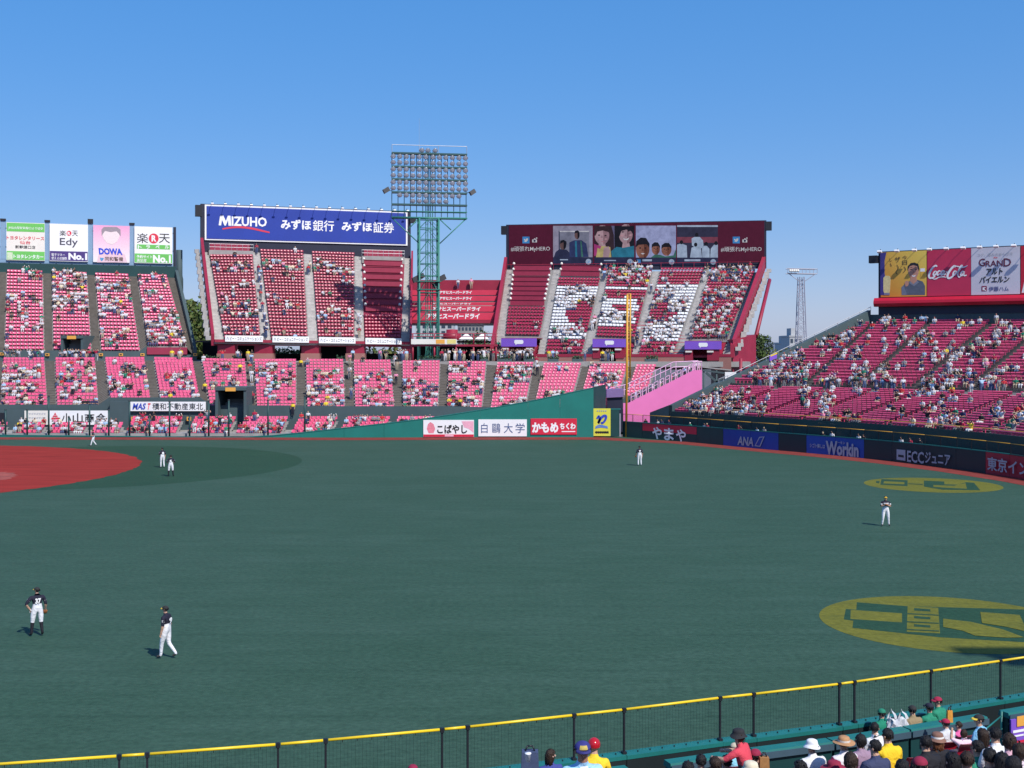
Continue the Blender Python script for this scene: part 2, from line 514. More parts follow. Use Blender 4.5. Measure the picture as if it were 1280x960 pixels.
turf_logo([oval_px(1186, 777.5, 0, 5.0)] + [
    ('g', Q([(325, 150), (610, 172), (1400, 195), (1400, 385), (800, 350), (300, 296), (305, 255), (250, 248), (262, 188), (322, 192)])),
    ('y', Q([(290, 193), (583, 213), (583, 265), (288, 245)])),
    ('y', Q([(615, 172), (790, 182), (800, 328), (610, 318)])),
    ('g', Q([(652, 183), (745, 190), (745, 203), (652, 197)])), ('g', Q([(652, 228), (745, 235), (745, 248), (652, 241)])),
    ('g', Q([(652, 275), (745, 282), (745, 295), (652, 288)])),
    ('g', Q([(615, 212), (792, 221), (792, 227), (615, 218)])), ('g', Q([(612, 258), (794, 267), (794, 273), (612, 264)])),
    ('g', Q([(612, 302), (796, 311), (796, 317), (612, 308)])),
    ('y', Q([(818, 243), (980, 262), (1160, 305), (1280, 350), (1180, 352), (1000, 340), (930, 312), (818, 290)])),
    ('y', Q([(1030, 205), (1255, 222), (1280, 275), (1350, 330), (1180, 290), (1040, 268)]))],
    'large yellow oval logo painted on turf beside the near fence')
def Q2(pts): return Q(pts, 1030.0, 530.0, 250/1280)
turf_logo([oval_px(1165.5, 606, 0, 5.25)] + [
    ('g', Q2([(368, 352), (535, 360), (535, 398), (360, 388)])), ('y', Q2([(385, 366), (515, 372), (515, 386), (380, 380)])),
    ('g', Q2([(335, 364), (356, 366), (352, 380), (333, 376)])),
    ('g', Q2([(640, 362), (770, 368), (770, 386), (860, 388), (910, 372), (960, 376), (1000, 424), (760, 420), (640, 400)])),
    ('y', Q2([(700, 390), (830, 395), (905, 378), (915, 414), (780, 408), (700, 402)])),
    ('g', Q2([(540, 380), (632, 384), (632, 388), (540, 384)]))],
    'small far yellow oval logo painted on turf near outfield wall')

# ------------------------------------------------------------------ terraces, aisles and seats
SEATS = []            # (position, direction along row, facing, colour, stand, section, row, seat)
def perp(D, F, B):
    n = Vector((D.y, -D.x, 0)).normalized()
    if n.dot(F - B) < 0: n = -n
    return n

def steps(mb, F0, B0, F1, B1, n, m, drop=0.0, lift=0.0, mr=None):
    """a flight of n treads between two side lines"""
    for r in range(n):
        t0, t1 = r / n, (r + 1) / n
        a0, a1 = lerp(F0, B0, t0), lerp(F1, B1, t0)
        b0, b1 = lerp(F0, B0, t1), lerp(F1, B1, t1)
        z0, z1 = a0.z + lift, a1.z + lift
        p = [Vector((a0.x, a0.y, z0)), Vector((a1.x, a1.y, z1)), Vector((b1.x, b1.y, z1)), Vector((b0.x, b0.y, z0))]
        mb.face(p, m)
        dz0 = (B0.z - F0.z) / n; dz1 = (B1.z - F1.z) / n
        mb.face([p[0] - Vector((0, 0, dz0 + 0.05)), p[1] - Vector((0, 0, dz1 + 0.05)), p[1], p[0]], mr or m)

def seat_rows(F0, B0, F1, B1, n, colour, stand, sec, r0=0, r1=None, pitch=0.49, skip=None, inset=0.12):
    r1 = n if r1 is None else r1
    for r in range(r0, r1):
        t = (r + 0.45) / n
        a, b = lerp(F0, B0, t), lerp(F1, B1, t)
        z = lerp(F0.z, B0.z, r / n); zz = lerp(F1.z, B1.z, r / n)
        D = b - a; D.z = 0; L = D.length - 2 * inset
        if L < pitch: continue
        D.normalize(); N = perp(D, lerp(F0, F1, .5), lerp(B0, B1, .5))
        k = int(L / pitch)
        for i in range(k):
            s = inset + (i + 0.5) * L / k
            p = a + D * s
            p = Vector((p.x, p.y, lerp(z, zz, s / (L + 2*inset))))
            pp = proj((p.x, p.y, p.z + 0.6))
            if skip and skip(*pp): continue
            c = colour(*pp) if callable(colour) else colour
            SEATS.append((p, D, N, c, stand, sec, r, i))

def line_cells(lines, Yf, Yb):
    """photo columns of the aisle edges at front and back -> world side lines"""
    out = []
    for (xf, yf, xb, yb) in lines:
        yy0 = Yf(xf) if callable(Yf) else Yf
        yy1 = Yb(xb) if callable(Yb) else Yb
        out.append((at(xf, yf, yy0), at(xb, yb, yy1)))
    return out

def lin(x0, y0, x1, y1):
    return lambda x: y0 + (y1 - y0) * (x - x0) / (x1 - x0)

# --- infield stand: the lower pink bowl across the field ---------------------------------
BYf, BYb = 155.0, 171.0
bowl = thing('infield_stand', (-28, 163, 0), 'long lower stand of faded pink seats across the field, below both upper decks', 'grandstand')
BOWL_LINES = [(-58, 511, -52, 449), (-12, 511, -8, 449), (0, 511, 3, 449), (60, 511, 56, 449), (70, 511, 68, 449), (124, 511, 119, 449), (137, 502, 130, 449), (189, 502, 181, 449),
              (200, 502, 191, 449), (251, 502, 241, 450), (262, 512, 251, 450), (312, 512, 307, 451), (320, 512, 317, 451), (371, 512, 371, 451),
              (383, 513, 381, 451), (432, 513, 430, 451), (443, 513, 441, 452), (494, 513, 489, 452), (503, 513, 502, 453), (548, 513, 551, 453),
              (558, 513, 560, 454), (603, 514, 609, 454), (612, 514, 621, 455), (657, 514, 668, 455), (666, 514, 679, 456), (712, 514, 728, 456),
              (721, 514, 737, 457), (768, 514, 786, 457), (776, 514, 795, 458), (800, 514, 822, 458)]
bl = line_cells(BOWL_LINES, BYf, BYb)
NB = 15
BOWL_SEC = {}
gate_rect = (268, 484, 309, 535)
def bowl_skip(x, y):
    return 269 < x < 309 and y > 484
mbt, mba = MB(), MB()
for i in range(len(bl) - 1):
    (F0, B0), (F1, B1) = bl[i], bl[i+1]
    if i % 2 == 0:
        mbt = MB(); steps(mbt, F0, B0, F1, B1, NB, M_CONC); mbt.build('terrace', bowl)
        seat_rows(F0, B0, F1, B1, NB, 'pink', 'bowl', i // 2, skip=bowl_skip)
    else:
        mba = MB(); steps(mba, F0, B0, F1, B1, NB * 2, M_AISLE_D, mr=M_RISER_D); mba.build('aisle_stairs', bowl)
# front wall of the bowl, walkway behind field seats, side faces
mb = MB()
for i in range(len(bl) - 1):
    a, b = bl[i][0], bl[i+1][0]
    mb.hexa([(a.x, a.y-.25, 0), (b.x, b.y-.25, 0), (b.x, b.y-.02, 0), (a.x, a.y-.02, 0)],
            [(a.x, a.y-.25, a.z+.55), (b.x, b.y-.25, b.z+.55), (b.x, b.y-.02, b.z+.55), (a.x, a.y-.02, a.z+.55)], M_SLATE)
mb.build('front_wall', bowl)
# concourse slab behind the bowl with its railing planters
mb = MB()
mb.box(-92, 34, BYb + 0.02, 196, 8.2, 8.95, M_CONC)
mb.build('concourse_floor', bowl)
M_BUSH = mat('planter_hedge', (0.03, 0.075, 0.035), 0.9, 0.4, 3.0)
def planter(px0, px1, py=449.5):
    a, b = at(px0, py, BYb + 1.0), at(px1, py, BYb + 1.0)
    t = thing('planter', (lerp(a.x, b.x, .5), a.y, 8.95), PLANT_LABELS.pop(0), 'planter', 'hedge planters along the concourse edge')
    m_ = MB(); m_.box(a.x, b.x, a.y - .3, a.y + .3, 8.95, 9.35, M_SLATE); m_.build('box', t)
    m_ = MB()
    for k in range(int((b.x - a.x) * 34)):
        c = Vector((random.uniform(a.x, b.x), a.y + random.uniform(-.35, .35), 9.3 + random.uniform(0, .6) * random.uniform(.5, 1)))
        d = Vector((random.gauss(0, 1), random.gauss(0, 1), random.gauss(0, 1))).normalized() * .16
        e = d.cross(Vector((random.gauss(0, 1), random.gauss(0, 1), random.gauss(0, 1)))).normalized() * .13
        m_.face([c - d, c + e, c + d, c - e], M_BUSH)
    m_.build('hedge', t)
PLX = [(255, 275), (291, 302), (420, 432), (483, 497), (524, 551), (600, 610), (622, 640), (655, 668), (685, 698), (715, 729), (806, 822)]
PLANT_LABELS = ['hedge planter %s along concourse, by the %s' % w for w in [
    ('leftmost', 'blue bank board deck end'), ('second from left', 'yellow coated attendant'), ('third from left', 'dark concourse opening'),
    ('fourth from left', 'greenery opening'), ('long one', 'green tower foot'), ('sixth from left', 'crowded gap between decks'),
    ('seventh from left', 'first purple portal'), ('eighth from left', 'first purple portal exit'), ('ninth from left', 'brown wall'),
    ('tenth from left', 'brown wall before second portal'), ('rightmost', 'foul pole')]]
for a, b in PLX: planter(a, b)

# --- field seats in front of the bowl ------------------------------------------------------
fieldst = thing('field_seat_terrace', (-32, 150, 0), 'low terrace of field seats behind the low green fence and net posts', 'grandstand')
FS = [(-40, 2, -30, 12), (14, 52, 24, 60), (58, 104, 66, 112), (112, 150, 118, 156), (157, 221, 165, 230), (233, 286, 243, 297), (293, 352, 308, 362), (362, 412, 374, 424), (422, 478, 434, 490), (487, 528, 497, 546)]
mbt = MB()
for i, (x0, x1, xb0, xb1) in enumerate(FS):
    F0, F1 = at(x0, 544.5, 148.4), at(x1, 544.5, 148.4)
    B0, B1 = at(xb0, 524, 153.6), at(xb1, 524, 153.6)
    if i < 4:
        B0, B1 = at(xb0, 531.5, 152.5), at(xb1, 531.5, 152.5)
    n = 6 if i >= 4 else 4
    mbt = MB(); steps(mbt, F0, B0, F1, B1, n, M_CONC); mbt.build('terrace', fieldst)
    seat_rows(F0, B0, F1, B1, n, 'crimson' if i % 3 else 'pink', 'field', i, pitch=0.52)
mbt = MB(); mbt.box(-92, 9.5, 148.2, 154.7, 0.0, 0.35, M_CONC)
mbt.build('base_slab', fieldst)

# --- upper left stand ------------------------------------------------------------------------
ul = thing('upper_left_stand', (-62, 172, 0), 'upper stand of faded pink seats at far left under four advertising boards', 'grandstand')
ULf, ULb = lin(0, 173.6, 245, 180), lin(0, 187, 215, 195.6)
UL_LINES = [(-50, 439, -42, 336), (-5, 439, -2, 338), (5, 439, 8, 338), (56, 439, 54, 339.5), (66, 439, 64, 340), (115, 439, 109, 341.5), (126, 440, 118, 342), (176, 440, 161, 343.5),
            (184, 433, 171, 344), (234, 433, 209, 345), (243, 443, 219, 345.5)]
ull = line_cells(UL_LINES, ULf, ULb)
NU = 23
mbt, mba = MB(), MB()
def ul_skip(x, y): return 76 < x < 104 and y > 419
for i in range(len(ull) - 1):
    (F0, B0), (F1, B1) = ull[i], ull[i+1]
    if i % 2 == 0:
        mbt = MB(); steps(mbt, F0, B0, F1, B1, NU, M_CONC); mbt.build('terrace', ul)
        seat_rows(F0, B0, F1, B1, NU, 'pink', 'upper_left', i // 2, skip=ul_skip)
    else:
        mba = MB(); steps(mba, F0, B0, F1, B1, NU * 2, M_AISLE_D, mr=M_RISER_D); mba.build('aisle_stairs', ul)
# front wall, back wall, right parapet
mb = MB()
for i in range(len(ull) - 1):
    a, b = ull[i][0], ull[i+1][0]
    za, zb = a.z + .12, b.z + .12
    if i >= 8: za, zb = 9.9, 9.9
    mb.hexa([(a.x, a.y-.3, 7.5), (b.x, b.y-.3, 7.5), (b.x, b.y-.03, 7.5), (a.x, a.y-.03, 7.5)],
            [(a.x, a.y-.3, za), (b.x, b.y-.3, zb), (b.x, b.y-.03, zb), (a.x, a.y-.03, za)], M_SLATE)
mb.build('front_wall', ul)
a, b = at(184, 437, ULf(184) - .4), at(234, 437, ULf(234) - .4)
mb = MB(); mb.hexa([(a.x, a.y-.1, 9.95), (b.x, b.y-.1, 9.95), (b.x, b.y+.05, 9.95), (a.x, a.y+.05, 9.95)], [(a.x, a.y-.1, 11.0), (b.x, b.y-.1, 11.0), (b.x, b.y+.05, 11.0), (a.x, a.y+.05, 11.0)], M_MAROON)
mb.build('maroon_panel', ul)
mb = MB()
a, b = ull[0][1], ull[-1][1]
mb.hexa([(a.x, a.y+.1, 7), (b.x, b.y+.1, 7), (b.x, b.y+.5, 7), (a.x, a.y+.5, 7)],
        [(a.x, a.y+.1, 24.2), (b.x, b.y+.1, 24.2), (b.x, b.y+.5, 24.2), (a.x, a.y+.5, 24.2)], M_DGREEN)
mb.build('back_wall', ul)
mb = MB()
F1, B1 = ull[-1]
o2 = Vector((.45, .1, 0))
mb.hexa([(F1.x, F1.y-.4, 6), F1 + o2 + Vector((0, -.4, 6 - F1.z)), Vector((B1.x, B1.y, 6)) + o2, (B1.x, B1.y, 6)],
        [F1 + Vector((0, -.4, .9)), F1 + o2 + Vector((0, -.4, .9)), B1 + o2 + Vector((0, 0, 1.0)), B1 + Vector((0, 0, 1.0))], M_SLATE)
mb.build('side_parapet', ul)
# entrance hood in the second section
def portal(parent, x0, x1, y0, y1, Yf, depth, m, dark=True, sign=True, name='entrance'):
    a, b = at(x0, y1, Yf), at(x1, y0, Yf)
    mb = MB()
    t = 0.35
    mb.box(a.x, a.x + t, Yf, Yf + depth, a.z, b.z, m)
    mb.box(b.x - t, b.x, Yf, Yf + depth, a.z, b.z, m)
    mb.box(a.x, b.x, Yf - .15, Yf + depth, b.z + .003, b.z + .4, m)
    mb.box(a.x + t, b.x - t, Yf + depth - .2, Yf + depth, a.z, b.z, M_BLACK)
    o = mb.build(name, parent)
    if sign:
        c = (a.x + b.x) / 2
        mb = MB(); mb.box(c - .65, c + .65, Yf - .22, Yf - .16, b.z - .1, b.z + .38, M_ORANGE); mb.build('exit_sign', o)
    return o
portal(ul, 76, 104, 423, 447, ULf(90) - 1.2, 5.0, M_SLATE)
portal(bowl, 269, 308, 488, 531, 153.2, 5.5, M_SLATE)

# --- deck under the blue bank board -------------------------------------------------------------
DTb, DTf = lin(252, 192, 514, 203), lin(268, 173, 512, 183)
dk = thing('upper_deck', (-33, 188, 0), 'steep red upper deck of dark red seats under the long blue bank board', 'grandstand')
DL = [(268, 425, 254, 312), (279.5, 425, 260, 312), (327, 425, 316, 312), (338.5, 426, 324, 312.5), (386, 427, 380, 314), (397, 427, 389, 315),
      (444, 427, 444, 317), (455.5, 428, 452, 318), (501, 428, 506, 319.5), (512, 428, 514, 320)]
dl = line_cells(DL, DTf, DTb)
ND_ = 28
mbt, mba = MB(), MB()
for i in range(len(dl) - 1):
    (F0, B0), (F1, B1) = dl[i], dl[i+1]
    if i % 2 == 1:
        sec = i // 2
        mbt = MB(); steps(mbt, F0, B0, F1, B1, ND_, M_MAROON if sec == 3 else M_CONC); mbt.build('terrace', dk)
        if sec == 3:
            seat_rows(F0, B0, F1, B1, ND_, 'red', 'deck', sec, 0, 8, pitch=0.50)
        else:
            seat_rows(F0, B0, F1, B1, ND_, 'red', 'deck', sec, 0, 26 if sec == 0 else 28, pitch=0.50)
    else:
        mba = MB(); steps(mba, F0, B0, F1, B1, ND_, M_AISLE, lift=0.05, mr=M_RISER); mba.build('aisle_stairs', dk)
# long counters of the table seats in the last section
def counters(parent, F0, B0, F1, B1, n, rows, m):
    for r in rows:
        t = (r + .15) / n
        a, b = lerp(F0, B0, t), lerp(F1, B1, t)
        D = (b - a); D.z = 0; D.normalize(); N = perp(D, F0, B0)
        a, b = a + D * .35, b - D * .35
        mb = MB()
        z = max(a.z, b.z)
        mb.hexa([a + Vector((0, 0, .1)), b + Vector((0, 0, .1)), b - N*.08 + Vector((0, 0, .1)), a - N*.08 + Vector((0, 0, .1))],
                [a + Vector((0, 0, .95)), b + Vector((0, 0, .95)), b - N*.08 + Vector((0, 0, .95)), a - N*.08 + Vector((0, 0, .95))], m)
        mb.hexa([a + N*.1 + Vector((0, 0, .953)), b + N*.1 + Vector((0, 0, .953)), b - N*.45 + Vector((0, 0, .953)), a - N*.45 + Vector((0, 0, .953))],
                [a + N*.1 + Vector((0, 0, 1.0)), b + N*.1 + Vector((0, 0, 1.0)), b - N*.45 + Vector((0, 0, 1.0)), a - N*.45 + Vector((0, 0, 1.0))], m)
        o = mb.build('table_counter', parent)
        for e in (a, b):
            mb = MB()
            mb.lathe(e - N*.2 + Vector((0, 0, 1.0)), [(0.0, 0), (.2, .02), (.22, .2), (.12, .38), (0, .42)], M_OFFW, 8)
            mb.build('end_lamp', o)
counters(dk, *dl[7], *dl[8], ND_, [9, 11, 13, 15, 17, 19.3, 21.6, 23.9], M_MAROON)
# grey standing platforms behind the first and last sections
for (i, r0) in ((1, 26.0), (7, 25.6)):
    (F0, B0), (F1, B1) = dl[i], dl[i+1]
    a0, a1 = lerp(F0, B0, r0/ND_), lerp(F1, B1, r0/ND_)
    z = a0.z + .9
    mb = MB()
    mb.hexa([(a0.x, a0.y, a0.z-.5), (a1.x, a1.y, a0.z-.5), (B1.x, B1.y, a0.z-.5), (B0.x, B0.y, a0.z-.5)], [(a0.x, a0.y, z), (a1.x, a1.y, z), (B1.x, B1.y, z), (B0.x, B0.y, z)], M_CONC)
    p = mb.build('standing_platform', dk)
    mb = MB()
    for k in range(9):
        q = lerp(Vector((a0.x, a0.y, z)), Vector((a1.x, a1.y, z)), k/8) + Vector((0, .1, 0))
        mb.tube(q, q + Vector((0, 0, 1.0)), .03, M_STEEL, 5)
    for h in (.5, 1.0):
        mb.tube(Vector((a0.x, a0.y+.1, z+h)), Vector((a1.x, a1.y+.1, z+h)), .03, M_STEEL, 5)
    mb.build('railing', p)
    mb = MB()
    q0, q1 = lerp(Vector((B0.x, B0.y, z)), Vector((B1.x, B1.y, z)), .06), lerp(Vector((B0.x, B0.y, z)), Vector((B1.x, B1.y, z)), .94)
    mb.hexa([q0 + Vector((0, -.5, 0)), q1 + Vector((0, -.5, 0)), q1 + Vector((0, .1, 0)), q0 + Vector((0, .1, 0))],
            [q0 + Vector((0, -.5, 1.15)), q1 + Vector((0, -.5, 1.15)), q1 + Vector((0, .1, 1.15)), q0 + Vector((0, .1, 1.15))], M_MAROON)
    mb.build('table_counter', p)

def side_beam(parent, F, B, m, w=0.45, up=0.9, down=0.8, side=-1, name='side_beam'):
    d = Vector((side * w, 0, 0))
    mb = MB()
    mb.hexa([F - Vector((0, 0, down)), F + d - Vector((0, 0, down)), B + d - Vector((0, 0, down)), B - Vector((0, 0, down))],
            [F + Vector((0, 0, up)), F + d + Vector((0, 0, up)), B + d + Vector((0, 0, up)), B + Vector((0, 0, up))], m)
    return mb.build(name, parent)

def outer_steps(parent, F, B, n, side, gap=0.9, w=1.5):
    """pale precast ends that step up outside the raking beam, one block per rise"""
    D = Vector((side, 0, 0))
    me = None
    for r in range(n):
        p = lerp(F, B, (r + .5)/n) + D * (gap + w/2 + (.16 if r % 2 else 0))
        L = (B - F); L.z = 0
        Lu = L.normalized()
        if me is None:
            mb = MB()
            mb.obox(p, D * w/2, Lu * (L.length/n*.5), Vector((0, 0, (B.z-F.z)/n*.5)), M_RISER)
            o = mb.build('precast_step', parent, base=p); me = o.data
        else:
            o = bpy.data.objects.new('precast_step', me); COL.objects.link(o); o.parent = parent; o.location = p - parent_loc(parent)

F0, B0 = dl[0]
side_beam(dk, F0, B0 + Vector((0, 0, 1.0)), M_RED)
side_beam(dk, *[v + Vector((.02, 0, 0)) for v in dl[-1]], M_RED, side=1, w=.3)
outer_steps(dk, F0, B0, 24, -1, gap=.5, w=.75)
# raking underside, front fascia, columns
def soffit(parent, lines, m, th=.3):
    F0, B0 = lines[0]; F1, B1 = lines[-1]
    e = Vector((0, 0, .45)); e2 = Vector((0, 0, 1.2))
    mb = MB(); f0, f1 = lerp(F0, B0, .035), lerp(F1, B1, .035); e = e + Vector((0, 0, .5))
    mb.hexa([f0 - e - Vector((0, 0, th)), f1 - e - Vector((0, 0, th)), B1 - e2 - Vector((0, 0, th)), B0 - e2 - Vector((0, 0, th))], [f0 - e, f1 - e, B1 - e2, B0 - e2], m)
    return mb.build('raking_slab', parent)
soffit(dk, dl, M_RED)
F0, F1 = dl[0][0], dl[-1][0]
mb = MB()
dv = (F1 - F0); dv.z = 0; dv.normalize(); nv = Vector((dv.y, -dv.x, 0))
mb.hexa([F0 + Vector((0, 0, -.30)) + nv*.4, F1 + Vector((0, 0, -.30)) + nv*.4, F1 + Vector((0, 0, -.30)), F0 + Vector((0, 0, -.30))],
        [F0 + Vector((0, 0, .1)) + nv*.4, F1 + Vector((0, 0, .1)) + nv*.4, F1 + Vector((0, 0, .1)), F0 + Vector((0, 0, .1))], M_RED)
mb.build('front_beam', dk)
DF = Frame(F0 + nv * .1, F1 - F0)
def column(parent, x0, x1, Y, ytop, z0=8.95, w=2.2):
    a, b = at(x0, ytop, Y), at(x1, ytop, Y)
    mb = MB()
    mb.box(a.x + .1, b.x - .1, Y, Y + w, z0 + 1.15, a.z, M_RED)
    o = mb.build('column', parent)
    mb = MB(); mb.box(a.x, b.x, Y - .12, Y + w + .1, z0, z0 + 1.15, M_BROWN); mb.build('plinth', o)
    return o
for (x0, x1) in ((271, 294), (317, 341), (376, 399), (432, 456), (501, 515)):
    Y = DTf((x0 + x1)/2) + .3
    column(dk, x0, x1, Y, 431)
mb = MB()      # inner concourse wall, black colour stands in for interior shade, openings to the trees
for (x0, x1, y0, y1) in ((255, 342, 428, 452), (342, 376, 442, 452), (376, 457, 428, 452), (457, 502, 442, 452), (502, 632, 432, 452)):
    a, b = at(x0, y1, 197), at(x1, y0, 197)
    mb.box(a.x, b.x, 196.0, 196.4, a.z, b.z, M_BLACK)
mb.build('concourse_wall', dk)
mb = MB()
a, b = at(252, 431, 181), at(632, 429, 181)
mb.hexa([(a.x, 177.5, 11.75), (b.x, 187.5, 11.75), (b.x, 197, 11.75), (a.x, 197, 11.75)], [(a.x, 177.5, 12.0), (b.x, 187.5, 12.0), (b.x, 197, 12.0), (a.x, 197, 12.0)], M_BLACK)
mb.build('concourse_ceiling', dk)  # coloured black too, for the shade inside the concourse
# shops' light boxes on the columns
for x in (277, 381, 446, 514 - 10):
    pass

# --- deck under the video board -----------------------------------------------------------------
ETb, ETf = lin(634, 200, 957, 193.5), lin(617, 179, 918, 171)
ek = thing('upper_deck', (14, 186, 0), 'steep red upper deck with white bird emblem in its seats under the video board', 'grandstand')
EL = [(617, 441, 634, 334), (629, 441, 640, 334), (672, 442, 692.5, 334), (681, 443, 700, 334), (728.5, 443, 755, 335), (740, 443, 761, 335),
      (789, 445, 817, 336), (797, 446, 826, 336), (842, 446, 882, 336), (853, 446, 889, 336), (902, 444, 946, 337), (913, 440, 953, 338)]
el = line_cells(EL, ETf, ETb)
NE = 28
W2 = [(696, 355.5), (757, 355.5), (750, 374), (723, 376), (716, 383), (707, 390), (711, 399), (725, 412), (738, 415), (733, 424.5), (678, 424.5), (684, 400)]
W3 = [[(735, 356.5), (822, 356.5), (816, 362), (735, 360.5)], [(752, 374), (782, 370), (796, 373), (799, 386), (790, 392), (796, 402), (780, 406), (735, 407), (745, 386)], [(735, 419), (800, 419), (798, 425), (730, 425)]]
W3N = [(767, 381), (785, 381), (785, 387), (767, 387)]
W4 = [(815, 354), (890, 354), (874, 372), (866, 390), (856, 425.5), (790, 425.5), (803, 409), (822, 402), (838, 398), (846, 390), (834, 386), (838, 378), (834, 372), (818, 362)]
def inside(poly, x, y):
    c = False
    for i in range(len(poly)):
        (xa, ya), (xb, yb) = poly[i], poly[i-1]
        if (ya > y) != (yb > y) and x < (xb - xa) * (y - ya) / (yb - ya) + xa: c = not c
    return c
def emblem(sec):
    def f(x, y):
        w = (sec == 1 and inside(W2, x, y)) or (sec == 2 and any(inside(p, x, y) for p in W3) and not inside(W3N, x, y)) or (sec == 3 and inside(W4, x, y))
        return 'white' if w else 'red'
    return f
mbt, mba = MB(), MB()
for i in range(len(el) - 1):
    (F0, B0), (F1, B1) = el[i], el[i+1]
    if i % 2 == 1:
        sec = i // 2
        r0 = 5 if sec in (0, 2, 4) else 0
        r1 = 28
        if sec == 0: r1 = 14
        if sec == 1: r1 = 24
        G0, G1 = (lerp(F0, B0, r0/NE), lerp(F1, B1, r0/NE))
        mbt = MB(); steps(mbt, G0, B0, G1, B1, NE - r0, M_CONC); mbt.build('terrace', ek)
        seat_rows(F0, B0, F1, B1, NE, emblem(sec), 'emblem', sec, r0, r1, pitch=0.50)
        if sec == 0: counters(ek, F0, B0, F1, B1, NE, [14.4, 16, 17.6, 19.2, 20.8, 22.4, 24.6, 26.6], M_MAROON)
        if sec == 1: counters(ek, F0, B0, F1, B1, NE, [24.6, 26.6], M_MAROON)
    else:
        mba = MB(); steps(mba, F0, B0, F1, B1, NE, M_AISLE, lift=0.05, mr=M_RISER); mba.build('aisle_stairs', ek)
side_beam(ek, el[0][0], el[0][1] + Vector((0, 0, .8)), M_RED, side=-1, w=.5)
F1, B1 = el[-1]
side_beam(ek, F1, B1 + Vector((0, 0, 1.2)), M_RED, side=1, w=.55, up=1.1)
outer_steps(ek, F1 + Vector((.1, 0, .2)), B1 + Vector((.1, 0, .2)), 24, 1, gap=.6, w=.6)
soffit(ek, el, M_RED)
mb = MB()      # brown front wall
F0, F1 = el[0][0], el[-1][0]
dv = (F1 - F0); dv.z = 0; dv.normalize(); nv = Vector((dv.y, -dv.x, 0))
EF = Frame(Vector((F0.x, F0.y, 0)) + nv * .35, Vector((F1.x - F0.x, F1.y - F0.y, 0)))
for (x0, x1) in ((614, 636), (659, 750), (770, 865), (885, 914)):
    EF.prect(mb, x0, 446, x1, 462, -.35, 0, M_BROWN)
mb.build('front_wall', ek)
mb = MB()
for (x0, x1) in ((614, 632), (666, 745), (775, 858), (892, 914)):
    EF.prect(mb, x0, 442.5, x1, 446, -.35, .05, M_RED)
mb.build('front_beam', ek)
for (bx0, bx1, dx0, dx1, y0) in ((627, 671, 637, 658, 423.0), (741, 783, 750, 769, 423.8), (856, 902, 866, 884, 426.5)):
    mb = MB()
    EF.prect(mb, bx0, y0 + 9.5, dx0, y0 + 24, -4.5, .12, M_RED)
    EF.prect(mb, dx1, y0 + 9.5, bx1 - 3, y0 + 24, -4.5, .12, M_RED)
    EF.prect(mb, bx0, y0 - .5, bx1, y0, -4.5, .12, M_RED)
    EF.prect(mb, dx0, y0 + 10, dx1, y0 + 36, -4.5, -4.2, M_BLACK)
    o = mb.build('entrance', ek)
    mb = MB(); EF.prect(mb, bx0, y0, bx1, y0 + 10.2, .05, .3, M_PURPLE); p = mb.build('banner', o)
    mb = MB()
    cx, cy = (bx0 + bx1)/2, y0 + 4.8
    EF.poly(mb, [(cx - 5.5, cy - 2), (cx - 4.5, cy - 2.8), (cx + 4.5, cy - 2.8), (cx + 5.8, cy - 1.6), (cx + 5.8, cy + 1), (cx + 4.5, cy + 2.2), (cx - 2.5, cy + 2.2), (cx - 4, cy + 3.8), (cx - 4, cy + 2.2), (cx - 5.5, cy + 1)], .31, .33, M_LWH)
    mb.build('logo', p)
    for sx in (dx0 - 5, dx1 + 4):
        mb = MB(); EF.prect(mb, sx - 4, y0 + 12, sx + 4, y0 + 14, .13, .35, M_OFFW); mb.build('sign_box', o)
# red side wall and its brown base at the right end
mb = MB()
a, b = at(914, 466, 172.5), at(945, 418, 176.5)
mb.hexa([(a.x, 171.2, 0), (b.x, 176.5, 0), (b.x, 190, 0), (a.x, 190, 0)], [(a.x, 171.2, 12.1), (b.x, 176.5, 12.9), (b.x, 190, 12.9), (a.x, 190, 12.1)], M_RED)
mb.build('end_wall', ek)
mb = MB(); p0, p1 = at(945, 420, 178), at(962, 350, 193); mb.tube(p0, p1, .3, M_RED, 8); mb.build('raking_strut', ek)

# --- gap between the decks: red terrace of counter boards ------------------------------------------
gapst = thing('party_terrace', (-11, 190, 0), 'small red terrace with stepped red beer boards between the two upper decks', 'grandstand')
mb = MB()
GY = 188.0
a, b = at(514, 404, GY), at(627, 400, GY)
mb.box(a.x, b.x - 1, GY - .4, GY, a.z, b.z, M_RED)
mb.build('front_beam', gapst)
GROWS = [(514, 621, 390.7, 399.7, 188.0), (514, 622, 382.5, 389.6, 189.3), (514, 623, 377.7, 381.7, 190.6), (514, 625, 369.9, 376.2, 191.9), (514, 626, 362.6, 368.8, 193.2)]
mb = MB()
for k, (x0, x1, y0, y1, Y) in enumerate(GROWS):
    a, b = at(x0, y1, Y), at(x1, y0, Y)
    mb.box(a.x, b.x, Y + .1, Y + 1.35, a.z - .9, b.z - .75, M_CONC)
a, b = at(512, 363, 194.6), at(628, 350, 194.6)
mb.box(a.x, b.x, 194.6, 195.2, a.z - 1.5, b.z, M_RED)
mb.build('terrace', gapst)
mb = MB()      # platform with the pale sponsor strip and red railings
a, b = at(514, 433, 175.2), at(622, 430.5, 175.2)
mb.box(a.x, b.x, 175.2, 176.2, a.z, b.z, M_RED)
mb.box(a.x + 4, b.x, 179.6, 188, a.z + .05, b.z, M_RED)
for x in (516, 543, 570, 592, 606, 620):
    p = at(x, 432, 175.4); mb.tube(p, p + Vector((0, 0, 1.75)), .10, M_RED, 6)
    mb.tube(Vector((p.x, p.y, 8.95)), p, .14, M_RED, 6)
for yy in (417, 420.5):
    mb.tube(at(514, yy, 175.4), at(622, yy, 175.4), .06, M_RED, 5)
